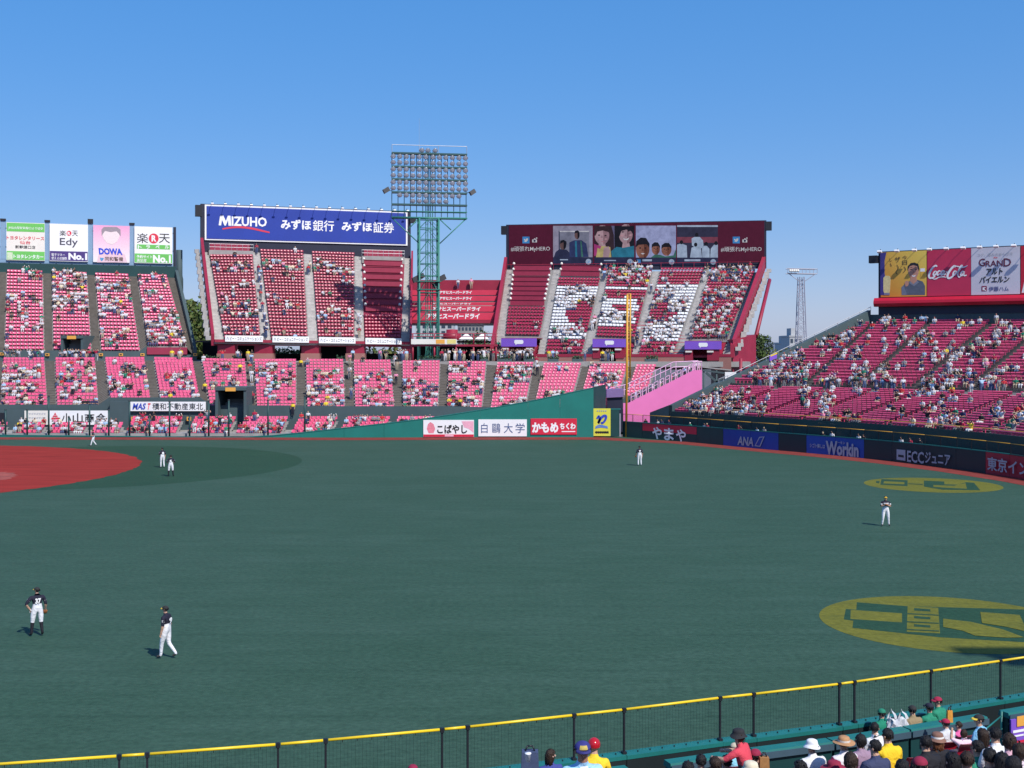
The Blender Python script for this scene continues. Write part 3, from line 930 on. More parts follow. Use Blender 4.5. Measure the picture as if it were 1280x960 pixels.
mb.build('platform', gapst)
GF = frame_px(514, 175.1, 628, 175.1, 8)
mb = MB(); GF.prect(mb, 514, 423.8, 571, 430.2, .05, .16, M_OFFW); st = mb.build('sponsor_strip', gapst)
mb = MB(); GF.prect(mb, 545, 424.4, 556, 429.6, .161, .18, M_ORANGE); GF.prect(mb, 559, 424.4, 570, 429.6, .161, .18, mat('strip_yellow', (.7, .6, .2), .6, .05)); mb.build('printed_panel', st)
mb = MB()
for x0, x1 in ((574, 592), (594, 612)):
    a, b = at(x0, 424, 184.5), at(x1, 419.5, 184.5)
    c = (a + b) / 2
    lo = [(a.x, 183, a.z), (b.x, 183, a.z), (b.x, 187, a.z), (a.x, 187, a.z)]
    for k in range(4):
        mb.face([lo[k], lo[(k+1) % 4], (c.x, 185, b.z + .4)], M_WHITE)
mb.build('tent_roof', gapst)
mb = MB()
mb.lathe(at(565, 425, 185), [(.0, 0), (1.4, 0), (1.4, 1.0), (.9, 1.1), (.9, 1.6), (0, 1.65)], M_RED, 12); mb.build('drum_counter', gapst)

# --- low green fence, rising green wall and the net posts ---------------------------------------------
WF = Frame((-92, 146.4, 0), (1, 0, 0))
wall = thing('green_wall', (-20, 146.4, 0), 'smooth green wall rising to the right behind the infield with three advertisements', 'wall')
prof = [(-140, 543.3), (0, 543.5), (150, 545), (262, 546.3), (300, 546.2), (340, 544), (375, 540.5), (430, 534.5), (480, 529), (530, 523), (600, 512), (660, 501.5), (700, 493), (742, 484)]
segs = [prof[k:k+2] for k in range(len(prof) - 1)]
for (x0, y0), (x1, y1) in segs:
    mb = MB()
    u0, v0 = WF.uv(x0, y0); u1, v1 = WF.uv(x1, y1)
    g = 0.012
    q = [WF.P(u0 + g, -.02, 0), WF.P(u1 - g, -.02, 0), WF.P(u1 - g, v1 - .1, 0), WF.P(u0 + g, v0 - .1, 0)]
    mb.prism([p - WF.N * .35 for p in q], WF.N * .35, M_GREENW)
    mb.build('wall_pad', wall)
    mb = MB()
    q = [WF.P(u0, v0 - .1, 0), WF.P(u1, v1 - .1, 0), WF.P(u1, v1, 0), WF.P(u0, v0, 0)]
    mb.prism([p - WF.N * .4 for p in q], WF.N * .44, M_TEAL)
    mb.build('capping', wall)
mb = MB()
u0, v0 = WF.uv(742, 484); u1, v1 = WF.uv(757.5, 481.5)
q = [WF.P(u0, -.02, -.35), WF.P(u1, -.02, -3.0), WF.P(u1, v1, -3.0), WF.P(u0, v0, -.35)]
mb.prism(q, Vector((.25, .35, 0)), M_DGREEN)
mb.build('return_wall', wall)
# net posts
posts_lab = 0
NPX = [(7, 512), (34, 512), (61, 495), (86, 521), (112, 505), (136, 512), (162, 501), (187, 520), (212, 502), (237, 519), (261, 501), (286, 500), (335, 500), (381, 495)]
for k, (x, yt) in enumerate(NPX):
    p = at(x, 548, 147.3); q = at(x, yt, 147.3)
    t = thing('net_post', (p.x, p.y, 0), 'dark green net post behind the low fence, number %d counted from the left' % (k+1), 'net post', 'net posts along the low green fence')
    t['label'] = ['leftmost', 'second', 'third', 'fourth', 'fifth', 'sixth', 'seventh', 'eighth', 'ninth', 'tenth', 'eleventh', 'twelfth', 'thirteenth', 'rightmost'][k] + ' dark green net post from left behind the low fence'
    mb = MB(); mb.tube((p.x, p.y, -.02), q, .11, M_DGREEN, 7); mb.build('pole', t)
    mb = MB(); mb.lathe((p.x, p.y, .0), [(.24, 0), (.24, .05), (.12, .08)], M_DGREEN, 8); mb.build('base_plate', t)
    mb = MB(); mb.lathe(q, [(.14, -.05), (.14, .03), (.0, .08)], M_BLACK, 7); mb.build('cap', t)

# --- corner: yellow board, gate, foul pole -------------------------------------------------------------
CF = frame_px(742, 146.6, 776, 146.6, 0)
cg = thing('corner_gate', at(769, 545, 146.8) * 1, 'dark green corner gate beside the yellow board at the foul line', 'gate')
cg.location.z = 0
mb = MB(); CF.prect(mb, 763.5, 512, 774, 545.5, -.3, 0, M_DGREEN); mb.build('leaf', cg)
mb = MB(); CF.prect(mb, 774.3, 517, 775.8, 545.8, -.12, .06, M_STEEL); mb.build('end_post', cg)
mb = MB(); CF.prect(mb, 763.5, 510.8, 776, 512, -.35, .04, M_TEAL); mb.build('capping', cg)

PY = 146.9
fp = thing('foul_pole', at(785.5, 546, PY), 'tall yellow foul pole with a narrow screen at the outfield corner', 'foul pole')
fp.location.z = 0
a, b = at(782.8, 546, PY), at(784.2, 368, PY)
mb = MB(); mb.tube((a.x, PY, -.02), b, .14, M_YPOLE, 10); mb.build('pole', fp)
c, d = at(787.5, 472, PY), at(788, 367, PY)
mb = MB(); mb.tube(c, d, .10, M_YPOLE, 8)
mb.build('screen_pole', fp)
mb = MB()
for k in range(16):
    t = k / 15
    p = lerp(c, d, t); q = Vector((lerp(a.x, b.x, .4 + .6*t), PY, p.z))
    mb.tube(q, p, .04, M_YPOLE, 5)
mb.build('rung', fp)
mb = MB()
for k in range(1, 4):
    mb.tube(lerp(Vector((lerp(a.x, b.x, .42), PY, c.z)), c, k/4), lerp(b, d, k/4), .012, M_YPOLE, 4)
mb.build('screen_wire', fp)
# ------------------------------------------------------------------ right field wall
def dense_wall():
    out = []
    P = RWX
    for i in range(len(P) - 1):
        p0, p1, p2, p3 = P[max(0, i-1)], P[i], P[i+1], P[min(len(P)-1, i+2)]
        for k in range(10):
            t = k / 10
            out.append(0.5 * (2*p1 + (p2-p0)*t + (2*p0-5*p1+4*p2-p3)*t*t + (3*p1-p0-3*p2+p3)*t**3))
    out.append(P[-1])
    return out
DW = dense_wall()
DWX = [proj(p)[0] for p in DW]
def wall_pt(px):
    for i in range(len(DW) - 1):
        if DWX[i] <= px <= DWX[i+1]:
            return lerp(DW[i], DW[i+1], (px - DWX[i]) / (DWX[i+1] - DWX[i]))
    return DW[-1]
def wall_out(px, d, z=0.0):
    a, b = wall_pt(px - 6), wall_pt(px + 6)
    t = (b - a).normalized()
    n = Vector((-t.y, t.x, 0))
    if n.x < 0: n = -n
    p = wall_pt(px) + n * d
    return Vector((p.x, p.y, z))

rw = thing('outfield_wall', wall_pt(1040), 'dark green outfield wall with advertising pads and yellow top line at right', 'wall')
PADX = [778, 803, 837, 871, 904, 938, 973, 1008, 1044, 1080, 1115, 1155, 1195, 1232, 1262, 1295, 1330, 1370, 1410]
M_ABLUE = mat('pad_airline_blue', (0.010, 0.050, 0.33), 0.5, 0.1, 0.3)
M_WBLUE = mat('pad_jobs_blue', (0.012, 0.065, 0.36), 0.5, 0.1, 0.3)
M_TRED = mat('pad_interior_red', (0.42, 0.012, 0.035), 0.5, 0.1, 0.3)
M_MESH = mat('fence_wire_dark', (0.02, 0.028, 0.03), 0.6, 0.0)
PADF = {}
for i in range(len(PADX) - 1):
    x0, x1 = PADX[i], PADX[i+1]
    A, B = wall_pt(x0), wall_pt(x1)
    f = Frame(A, B - A); w = (B - A).length
    PADF[x0] = f
    m = M_DGREEN if x0 < 904 else M_DARK
    if 904 <= x0 < 973: m = M_ABLUE
    if 1008 <= x0 < 1080: m = M_WBLUE
    if x0 >= 1232: m = M_TRED if x0 < 1410 else M_DARK
    mb = MB(); f.rect(mb, .015, w - .015, -.02, 1.86, -.18, 0, m); pad = mb.build('wall_pad', rw)
    if 803 <= x0 < 871:
        mb = MB(); f.rect(mb, .015 if x0 > 803 else .05, w - .02, .95, 1.80, .002, .02, M_SRED); mb.build('red_panel', pad)
    mb = MB(); f.rect(mb, 0, w, 1.862, 1.94, -.24, .04, M_TEAL if x0 < 1250 else M_DGREEN); mb.build('capping', rw)
    mb = MB(); mb.tube(f.P(0, 2.80, -.1), f.P(w, 2.80, -.1), .035, M_YPOLE, 6); mb.build('yellow_rail', rw)
    mb = MB()
    for s_ in (0, .5):
        mb.tube(f.P(w * s_, 1.94, -.1), f.P(w * s_, 2.8, -.1), .04, M_BLACK, 5)
    mb.build('post', rw)
    mb = MB()
    for k in range(1, 6):
        mb.tube(f.P(0, 1.94 + k * .145, -.1), f.P(w, 1.94 + k * .145, -.1), .008, M_MESH, 3)
    k = 0.0
    while k < w:
        mb.tube(f.P(k, 1.94, -.1), f.P(k, 2.8, -.1), .007, M_MESH, 3); k += .2
    mb.build('wire_mesh', rw)
# lettering on the pads: each word on a frame laid through its own stretch of wall
def wall_frame(x0, x1):
    A, B = wall_pt(x0), wall_pt(x1)
    return Frame(A, B - A)
f = wall_frame(810, 862)
for ch, bx in (('や', (816, 533.5, 828, 549)), ('ま', (830.5, 535, 843, 550.5)), ('や', (845.5, 536.5, 858, 552))):
    lettering(f, ch, bx, M_LWH, rw, 0.03, .08)
f = wall_frame(915, 965)
lettering(f, 'ANA', (922.5, 546, 943.5, 557), M_GREYG, rw, 0.03, .10, shear=.12)
mb = MB(); f.poly(mb, [(944, 557.5), (950, 546), (956.5, 545.5), (951, 558.5)], .10, .105, M_GREYG); mb.build('logo_edge', rw)
mb = MB(); f.poly(mb, [(945.5, 556.5), (950.6, 547), (954.8, 546.6), (950.2, 557.4)], .106, .112, M_ABLUE); mb.build('logo', rw)
f = wall_frame(1008, 1080)
lettering(f, 'シゴト探しは', (1013, 554.5, 1032, 560), M_GREYG, rw, 0.02, .10)
lettering(f, 'Workin', (1033, 552.5, 1074, 570), M_GREYG, rw, 0.04, .10)
lettering(f, 'ワーキン', (1045, 551.5, 1057, 555), M_GREYG, rw, 0.02, .104)
f = wall_frame(1115, 1195)
mb = MB(); f.poly(mb, [(1122, 561.5), (1133, 562.5), (1133, 576), (1122, 574.5)], .12, .125, M_GREYG); mb.build('logo', rw)
mb = MB(); f.poly(mb, [(1124, 568), (1131, 569), (1131, 572), (1124, 571)], .126, .13, M_DARK); mb.build('logo_mark', rw)
lettering(f, 'ECC', (1135, 564, 1156, 578.5), M_GREYG, rw, 0.02, .12)
lettering(f, 'ジュニア', (1157.5, 566, 1189, 580.5), M_GREYG, rw, 0.02, .12)
f = wall_frame(1232, 1330)
lettering(f, '東京インテリア', (1235.5, 577, 1330, 595), M_GREYG, rw, 0.02, .12)

# ------------------------------------------------------------------ right field bleachers
rb = thing('bleachers', wall_out(1100, 22), 'wide bleachers of dark pink seats at right, behind the dark outfield wall', 'grandstand')
def Wl(px):
    y = 487 + (px - 940) * 8 / 340.0
    return at(px, y, 4.9 * FPX / (y - HOR))
def Wu(px):
    p = Wl(px); return Vector((p.x + .7, p.y + 1.5, 6.65))
Byf = lin(1090, 160, 1280, 150)
def Bl(px): return at(px, 401.8, Byf(px))
LOW = [(828, 925), (878, 985), (883.5, 992), (931, 1046), (937, 1053), (984, 1107), (990, 1114), (1036, 1166), (1043, 1173), (1088, 1224), (1095, 1231), (1146, 1284), (1153, 1291), (1206, 1348), (1214, 1355), (1270, 1412), (1278, 1420), (1340, 1480)]
LOW = [(a, b - 14) for a, b in LOW]
NL, NUP = 17, 22
M_BTER = mat('bleacher_terrace_dark', (.085, .075, .08), .95, .25, 1.0)
low = [(wall_out(a, 1.7, 3.0), Wl(b)) for a, b in LOW]
UPP = [(908, 1090), (1002, 1094), (1009, 1099), (1069, 1163), (1077, 1170), (1138, 1240), (1146, 1248), (1208, 1310), (1216, 1318), (1278, 1382), (1286, 1390), (1350, 1450)]
upp = [(Wu(a), Bl(b)) for a, b in UPP]
mbt, mba = MB(), MB()
for i in range(len(low) - 1):
    if i % 2 == 0:
        mbt = MB(); steps(mbt, *low[i], *low[i+1], NL, M_BTER); mbt.build('terrace', rb)
        seat_rows(*low[i], *low[i+1], NL, 'crimson', 'bleachers', i // 2, pitch=.5)
    else:
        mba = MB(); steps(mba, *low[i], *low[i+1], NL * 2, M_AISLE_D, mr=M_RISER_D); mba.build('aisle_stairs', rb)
for i in range(len(upp) - 1):
    if i % 2 == 0:
        mbt = MB(); steps(mbt, *upp[i], *upp[i+1], NUP, M_BTER); mbt.build('terrace', rb)
        seat_rows(*upp[i], *upp[i+1], NUP, 'crimson', 'upper_bleachers', i // 2, pitch=.5)
    else:
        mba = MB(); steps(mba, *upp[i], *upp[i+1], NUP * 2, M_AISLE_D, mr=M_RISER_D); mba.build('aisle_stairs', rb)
mb = MB()      # cross walkway
xs = [905, 980, 1060, 1140, 1220, 1300, 1400]
for i in range(len(xs) - 1):
    a, b = Wl(xs[i]), Wl(xs[i+1]); c, d = Wu(xs[i+1]), Wu(xs[i])
    mb.face([a, b, Vector((c.x, c.y, a.z)), Vector((d.x, d.y, a.z))], M_CONC)
    mb.face([Vector((d.x, d.y, a.z)), Vector((c.x, c.y, a.z)), c, d], M_CONC)
mb.build('cross_walkway', rb)
mb = MB()      # front wall
for i in range(len(LOW) - 1):
    a, b = low[i][0], low[i+1][0]
    q = [Vector((a.x, a.y, 0)), Vector((b.x, b.y, 0)), Vector((b.x, b.y, 3.35)), Vector((a.x, a.y, 3.35))]
    n = Frame(a, b - a).N
    mb.prism([p + n * .05 for p in q], n * .18, M_DGREEN)
mb.build('front_wall', rb)
mb = MB()      # rail along the front
for i in range(len(LOW) - 1):
    a, b = low[i][0], low[i+1][0]
    n = Frame(a, b - a).N
    if i > 3: mb.tube(a + n*.15 + Vector((0, 0, .75)), b + n*.15 + Vector((0, 0, .75)), .04, M_ORANGE, 5)
mb.build('front_rail', rb)
mb = MB()      # back wall and dark base of the board
B0, B1 = Bl(1088), Bl(1470)
d_ = (B1 - B0); d_.z = 0; d_.normalize(); n_ = Vector((-d_.y, d_.x, 0))
def strip(mb, o, z0, z1, th, m, A=B0, B=B1):
    mb.hexa([Vector((A.x, A.y, z0)) + n_*o, Vector((B.x, B.y, z0)) + n_*o, Vector((B.x, B.y, z0)) + n_*(o+th), Vector((A.x, A.y, z0)) + n_*(o+th)],
            [Vector((A.x, A.y, z1)) + n_*o, Vector((B.x, B.y, z1)) + n_*o, Vector((B.x, B.y, z1)) + n_*(o+th), Vector((A.x, A.y, z1)) + n_*(o+th)], m)
strip(mb, .15, 0, 15.35, .4, M_SLATE)
mb.build('back_wall', rb)
# raking parapet at the left end
mb = MB()
pts = [(wall_out(805, 1.6, 2.6), 3.05), (wall_out(828, 1.7, 3.0), 4.05), (low[0][1] + Vector((-1.2, 0, 0)), 6.75), (upp[0][0] + Vector((-.2, .4, 0)), 7.1), (upp[0][1] + Vector((-.1, .2, 0)), 15.95)]
side = Vector((-.35, .35, 0))
for i in range(len(pts) - 1):
    (a, za), (b, zb) = pts[i], pts[i+1]
    mb.hexa([(a.x, a.y, 0), (b.x, b.y, 0), Vector((b.x, b.y, 0)) + side, Vector((a.x, a.y, 0)) + side],
            [(a.x, a.y, za), (b.x, b.y, zb), Vector((b.x, b.y, zb)) + side, Vector((a.x, a.y, za)) + side], M_SLATE)
par = mb.build('side_parapet', rb)
mb = MB()
for i in range(2, len(pts) - 1):
    (a, za), (b, zb) = pts[i], pts[i+1]
    p, q = Vector((a.x, a.y, za + .45)), Vector((b.x, b.y, zb + .45))
    mb.tube(p, q, .04, M_STEEL, 5)
    L = int((q - p).length / 2.5) + 1
    for k in range(L + 1):
        w = lerp(p, q, k / L); mb.tube(w - Vector((0, 0, .5)), w, .03, M_STEEL, 5)
mb.build('handrail', par)
mb = MB()
p0, p1 = lerp(pts[3][0], pts[4][0], .22), lerp(pts[3][0], pts[4][0], .27)

# ------------------------------------------------------------------ pink ramp at the corner
PRY = 152.0
pr = thing('pink_ramp', at(830, 530, PRY), 'bright pink stair ramp with pale pink railings beside the foul pole', 'ramp')
pr.location.z = 0
RF = Frame(Vector((at(765, 500, PRY).x, PRY, 0)), (1, 0, 0))
mb = MB()
RF.poly(mb, [(779, 540), (877.5, 540), (877.5, 462.5), (867, 463), (786, 503.5), (779, 504)], -.25, 0, M_PINK)
mb.build('side_wall', pr)
mb = MB()
RF.poly(mb, [(779, 512), (868, 468), (877.5, 467), (877.5, 470), (868, 471), (779, 515)], -3.2, -.26, M_CONC)
mb.build('walkway', pr)
mb = MB()
RF.poly(mb, [(779, 540), (868, 540), (868, 460), (779, 501)], -3.5, -3.22, M_SLATE)
mb.build('rear_wall', pr)
mb = MB()
top = [(764, 487), (786, 481.5), (846, 453), (877.5, 451.5)]
for (xa, ya), (xb, yb) in zip(top[:-1], top[1:]):
    for dy in (0, 6.5):
        mb.tube(RF.P(*RF.uv(xa, ya + dy), -3.2), RF.P(*RF.uv(xb, yb + dy), -3.2), .07, M_PRAIL, 5)
for k in range(13):
    x = 770 + k * 6.6; y = 487.5 - max(0, x - 772) * .475
    y = max(y, 452.5)
    mb.tube(RF.P(*RF.uv(x, y), -3.2), RF.P(*RF.uv(x, y + 13), -3.2), .06, M_PRAIL, 5)
mb.build('rear_railing', pr)
for k in range(12):      # hooped rails along the near edge
    x = 789 + k * 7.2; y = 502 - (x - 789) * .497
    mb = MB()
    pts_ = [(x, y), (x, y - 9), (x + 5, y - 11.5), (x + 5, y - 2.5)]
    for (xa, ya), (xb, yb) in zip(pts_[:-1], pts_[1:]):
        mb.tube(RF.P(*RF.uv(xa, ya), -.3), RF.P(*RF.uv(xb, yb), -.3), .06, M_PRAIL, 5)
    mb.tube(RF.P(*RF.uv(x, y - 5), -.3), RF.P(*RF.uv(x + 5, y - 7.5), -.3), .05, M_PRAIL, 5)
    mb.build('hoop_rail', pr)
mb = MB()
for k in range(5):
    x = 867 + k * 2.6; mb.tube(RF.P(*RF.uv(x, 463), -.3), RF.P(*RF.uv(x, 452), -.3), .05, M_PRAIL, 5)
mb.tube(RF.P(*RF.uv(866, 452), -.3), RF.P(*RF.uv(878, 452), -.3), .07, M_PRAIL, 5)
mb.build('end_railing', pr)
mb = MB()
RF.poly(mb, [(758, 487), (779, 486), (779, 496), (758, 497)], -2.0, .3, mat('hut_purple', (.20, .13, .30), .7, .1))
RF.poly(mb, [(759, 497), (778.5, 496), (778.5, 540), (759, 540)], -2.0, .0, M_NAVYST)
mb.build('ramp_head', pr)
# little steel stair landing at the ramp's top
ls = thing('steel_landing', at(900, 470, 160), 'grey steel stair landing between the pink ramp and red deck', 'stairs')
ls.location.z = 0
LF = Frame(Vector((at(878, 470, 160).x, 160, 0)), (1, 0, 0))
mb = MB()
for pts_ in ([(878, 462), (912, 466), (912, 468), (878, 464)], [(880, 486), (905, 470), (907, 471.5), (882, 488)], [(884, 465), (906, 484), (904, 486), (882, 467)]):
    LF.poly(mb, pts_, -.3, 0, M_SLATE)
mb.build('brace', ls)
mb = MB(); LF.poly(mb, [(878, 458), (914, 462), (914, 463.5), (878, 459.5)], -4, 0, M_CONC); mb.build('floor', ls)
mb = MB()
for x in (880, 896, 912): mb.tube(LF.P(*LF.uv(x, 462), -.2), (LF.P(*LF.uv(x, 462), -.2).x, 160.2, 0), .12, M_SLATE, 6)
mb.build('leg', ls)
mb = MB(); LF.poly(mb, [(906, 465), (920, 465), (920, 476), (906, 476)], .05, .12, M_WHITE); mb.build('notice_panel', ls)
mb = MB(); mb.tube((LF.P(*LF.uv(926, 470), 0).x, 160.5, 0), LF.P(*LF.uv(926, 448), 0), .22, M_RED, 8); mb.build('red_post', ls)
# small purple plate on the parapet
t = None
pa, pb = lerp(pts[3][0], pts[4][0], .12), lerp(pts[3][0], pts[4][0], .20)
f = Frame(Vector((pa.x, pa.y, 0)), pb - pa)
t = thing('wall_plate', f.P(.5, 8.2, .05), 'small purple and yellow plate on the raking slate wall', 'sign')
mb = MB(); f.prect(mb, 946, 457, 956, 463.5, .05, .12, M_PURPLE); o = mb.build('panel', t)
mb = MB(); f.prect(mb, 946.5, 456.5, 955.5, 458, .121, .14, M_YEL); mb.build('stripe', t)

# ------------------------------------------------------------------ boards over the bleachers
bbA, bbB = Bl(1098), Bl(1470)
bf = Frame(Vector((bbA.x, bbA.y, 0)) - n_ * .1, Vector((bbB.x - bbA.x, bbB.y - bbA.y, 0)))
bw = (bbB - bbA).length
zt, zb_ = bf.uv(1100, 315.5)[1], bf.uv(1100, 371.5)[1]
bb = thing('billboard', Vector((bbA.x + 8, bbA.y, 15)), 'long billboard of four posters over the right bleachers with red awning', 'billboard')
mb = MB(); bf.rect(mb, 0, bw, 15.3, zt + .12, -1.2, -.12, M_NAVYST); mb.build('frame', bb)
mb = MB(); bf.rect(mb, 0, bw, zb_ - .75, zb_ - .12, -.1, .12, M_STEEL); mb.build('ledge', bb)
mb = MB()
za, zc = bf.uv(1100, 383.5)[1], bf.uv(1100, 372.6)[1]
pr_ = [(-.3, za), (.55, za), (.8, lerp(za, zc, .35)), (.75, lerp(za, zc, .65)), (.4, zc), (-.3, zc)]
for k in range(len(pr_)):
    (n0, v0), (n1, v1) = pr_[k], pr_[(k+1) % len(pr_)]
    mb.face([bf.P(-.4, v0, n0), bf.P(bw, v0, n0), bf.P(bw, v1, n1), bf.P(-.4, v1, n1)], mat('awning_red', (.50, .01, .03), .35, .06, .6), False)
mb.face([bf.P(-.4, v, n) for n, v in pr_], MATS['awning_red'])
mb.build('awning', bb)
def gradient_mat(name, c0, c1, p0, p1):
    """print whose colour runs from c0 at world point p0 to c1 at p1"""
    m = bpy.data.materials.new(name); m.use_nodes = True
    nt = m.node_tree; b = nt.nodes['Principled BSDF']; b.inputs['Roughness'].default_value = .55
    g = nt.nodes.new('ShaderNodeNewGeometry')
    s_ = nt.nodes.new('ShaderNodeVectorMath'); s_.operation = 'SUBTRACT'; s_.inputs[1].default_value = p0
    d = nt.nodes.new('ShaderNodeVectorMath'); d.operation = 'DOT_PRODUCT'
    v = Vector(p1) - Vector(p0); d.inputs[1].default_value = v / v.length_squared
    r = nt.nodes.new('ShaderNodeValToRGB'); r.color_ramp.elements[0].color = c0 + (1,); r.color_ramp.elements[1].color = c1 + (1,)
    nt.links.new(g.outputs['Position'], s_.inputs[0]); nt.links.new(s_.outputs['Vector'], d.inputs[0])
    nt.links.new(d.outputs['Value'], r.inputs['Fac']); nt.links.new(r.outputs['Color'], b.inputs['Base Color'])
    return m
def poster(x0, x1, m, yl=316, yr=None, name='poster'):
    u0, u1 = bf.uv(x0, 342)[0], bf.uv(x1, 342)[0]
    mb = MB(); bf.rect(mb, u0, u1, zb_, zt, -.1, 0, m)
    return mb.build(name, bb)
g0, g1 = bf.P(*bf.uv(1102, 366)), bf.P(*bf.uv(1155, 318))
p1 = poster(1101, 1158, gradient_mat('print_beer_yellow', (.62, .22, .02), (.80, .58, .10), g0, g1))
M_SKIN = mat('print_skin', (.52, .25, .17), .6, .1, 2)
M_SHIRTG = mat('print_slate_shirt', (.10, .12, .16), .6, .2, 2)
def part(F, name, parent, pts, n0, n1, m):
    mb = MB(); F.poly(mb, pts, n0, n1, m); return mb.build(name, parent)
def K(pts): return [(1080 + x * 200/1280, 295 + y * 115/736) for x, y in pts]
part(bf, 'printed_blue_band', p1, K([(130, 135), (180, 130), (165, 200), (165, 300), (185, 400), (200, 472), (130, 472)]), .001, .012, mat('print_indigo', (.05, .04, .22), .6, .05))
part(bf, 'printed_glass', p1, K([(155, 335), (170, 318), (200, 318), (214, 335), (208, 440), (200, 465), (165, 465), (155, 440)]), .013, .024, mat('print_glass_yellow', (.72, .60, .28), .5, .15, 3))
part(bf, 'printed_glass_base', p1, K([(160, 455), (206, 455), (206, 472), (160, 472)]), .025, .03, mat('print_glass_foot', (.2, .2, .3), .5, .1))
part(bf, 'printed_shirt', p1, K([(300, 410), (340, 370), (390, 355), (430, 350), (470, 365), (488, 400), (488, 472), (305, 472)]), .002, .012, M_SHIRTG)
part(bf, 'printed_face', p1, K([(352, 260), (365, 235), (395, 225), (425, 235), (440, 262), (436, 300), (420, 335), (425, 360), (395, 385), (368, 360), (372, 335), (358, 305)]), .013, .02, M_SKIN)
part(bf, 'printed_hair', p1, K([(350, 275), (352, 240), (375, 216), (405, 212), (435, 225), (444, 262), (440, 280), (425, 240), (395, 232), (366, 242)]), .021, .026, M_INK)
part(bf, 'printed_fist', p1, K([(325, 375), (335, 360), (352, 358), (360, 375), (352, 400), (333, 405)]), .022, .026, M_SKIN)
part(bf, 'printed_smile', p1, K([(382, 312), (398, 318), (414, 310), (408, 324), (390, 326)]), .021, .025, M_LWH)
for ex in (378, 415):
    part(bf, 'printed_eye', p1, K([(ex - 11, 268), (ex, 263), (ex + 11, 268), (ex, 271)]), .021, .025, M_INK)
    part(bf, 'printed_brow', p1, K([(ex - 13, 255), (ex + 2, 249), (ex + 13, 254), (ex, 254)]), .021, .025, M_INK)
part(bf, 'printed_nose', p1, K([(394, 272), (405, 298), (388, 298)]), .021, .025, mat('print_skin_shade', (.38, .17, .11), .6, .1))
part(bf, 'printed_collar', p1, K([(372, 362), (395, 386), (425, 358), (440, 372), (400, 402), (360, 376)]), .021, .025, mat('print_collar', (.20, .22, .27), .6, .1))
part(bf, 'printed_sleeve', p1, K([(300, 410), (318, 395), (345, 472), (302, 472)]), .013, .017, mat('print_sleeve', (.16, .19, .25), .6, .2, 3))
for bx, s_ in (((1128, 319.5, 1134, 324.5), '今'), ((1128, 325.5, 1134, 331), '日'), ((1118.5, 321, 1125.5, 328), 'ザ'), ((1112, 322.5, 1115, 327), 'し')):
    lettering(bf, s_, bx, mat('print_brown_ink', (.12, .07, .03), .6, 0), p1, .01, .03)
strokes(bf, [[(1130, 333), (1132, 337), (1129, 341)], [(1121, 331), (1123, 335), (1120, 340), (1122, 343)], [(1113, 329), (1114.5, 333)]], .05, MATS['print_brown_ink'], p1)
mb = MB(); bf.prect(mb, 1150.5, 335.5, 1156, 339.5, .013, .02, M_LWH); mb.build('printed_foam', p1)
mb = MB(); bf.prect(mb, 1150.5, 339.6, 1156, 348, .013, .02, mat('print_beer_gold', (.75, .42, .05), .5, .1)); mb.build('printed_beer', p1)
p2 = poster(1159, 1213.5, mat('poster_crimson', (.54, .028, .085), .55, .06, .4))
# flowing script drawn stroke by stroke (pixel grid of the crop)
CC = [[(560, 250), (572, 238), (580, 246), (570, 262), (556, 262)],]
def cc(*p): return [(1080 + x * 200/1280, 295 + y * 115/736) for x, y in p]
SC = [(cc((584, 246), (575, 236), (552, 252), (530, 285), (520, 315), (526, 335), (545, 335), (570, 322)), .13),
      (cc((578, 282), (566, 284), (556, 300), (556, 312), (564, 314), (577, 302), (582, 288), (574, 282)), .10),
      (cc((612, 284), (604, 278), (592, 288), (586, 304), (590, 313), (604, 306), (614, 296)), .10),
      (cc((642, 282), (632, 277), (620, 289), (616, 304), (622, 312), (636, 300), (644, 280), (639, 304), (645, 310), (656, 300)), .10),
      (cc((655, 290), (668, 286)), .08),
      (cc((724, 250), (730, 240), (716, 244), (694, 268), (674, 300), (668, 325), (678, 338), (700, 330), (716, 315)), .14),
      (cc((735, 280), (724, 282), (714, 298), (714, 310), (722, 312), (734, 300), (740, 286), (731, 280)), .10),
      (cc((745, 308), (760, 280), (778, 250), (786, 236), (776, 240), (758, 275), (750, 306), (760, 330), (772, 322)), .09),
      (cc((800, 288), (790, 282), (778, 294), (774, 310), (782, 316), (796, 302), (803, 284), (798, 310), (806, 318), (822, 312)), .10),
      (cc((540, 336), (570, 345), (600, 330), (640, 326), (655, 332)), .07),
      (cc((735, 240), (760, 246), (785, 250), (810, 246), (828, 236)), .08)]
strokes(bf, SC, .10, M_LWH, p2, 'script_lettering', .03)
p3 = poster(1214, 1275, mat('poster_pale', (.60, .58, .64), .55, .05, .4))
lettering(bf, 'コク、深みのあらびき', (1222, 316, 1266, 320), M_GREYG, p3, .005, .03)
lettering(bf, 'the', (1242, 320.5, 1247, 323), M_SRED2, p3, .01, .03)
lettering(bf, 'G', (1223.5, 323.2, 1231.5, 333), mat('lettering_wine', (.12, .01, .04), .6, 0), p3, .012, .03)
lettering(bf, 'RAN', (1232.2, 325.5, 1253.5, 333), MATS['lettering_wine'], p3, .012, .03)
lettering(bf, 'D', (1254.5, 322.8, 1264, 333), MATS['lettering_wine'], p3, .012, .03)
lettering(bf, 'アルト', (1232.5, 335, 1254, 343.5), M_INK, p3, .035, .03, shear=.1)
lettering(bf, 'バイエルン', (1224, 345, 1262.5, 353.5), M_INK, p3, .035, .03, shear=.15)
mb = MB(); bf.prect(mb, 1227, 357.5, 1233.5, 364, .005, .02, mat('print_wine', (.22, .01, .06), .6, .05)); mb.build('logo', p3)
strokes(bf, [[(1229, 359), (1229, 363)], [(1232, 359), (1229.5, 361), (1232.5, 363.5)]], .07, M_LWH, p3, 'logo_mark')
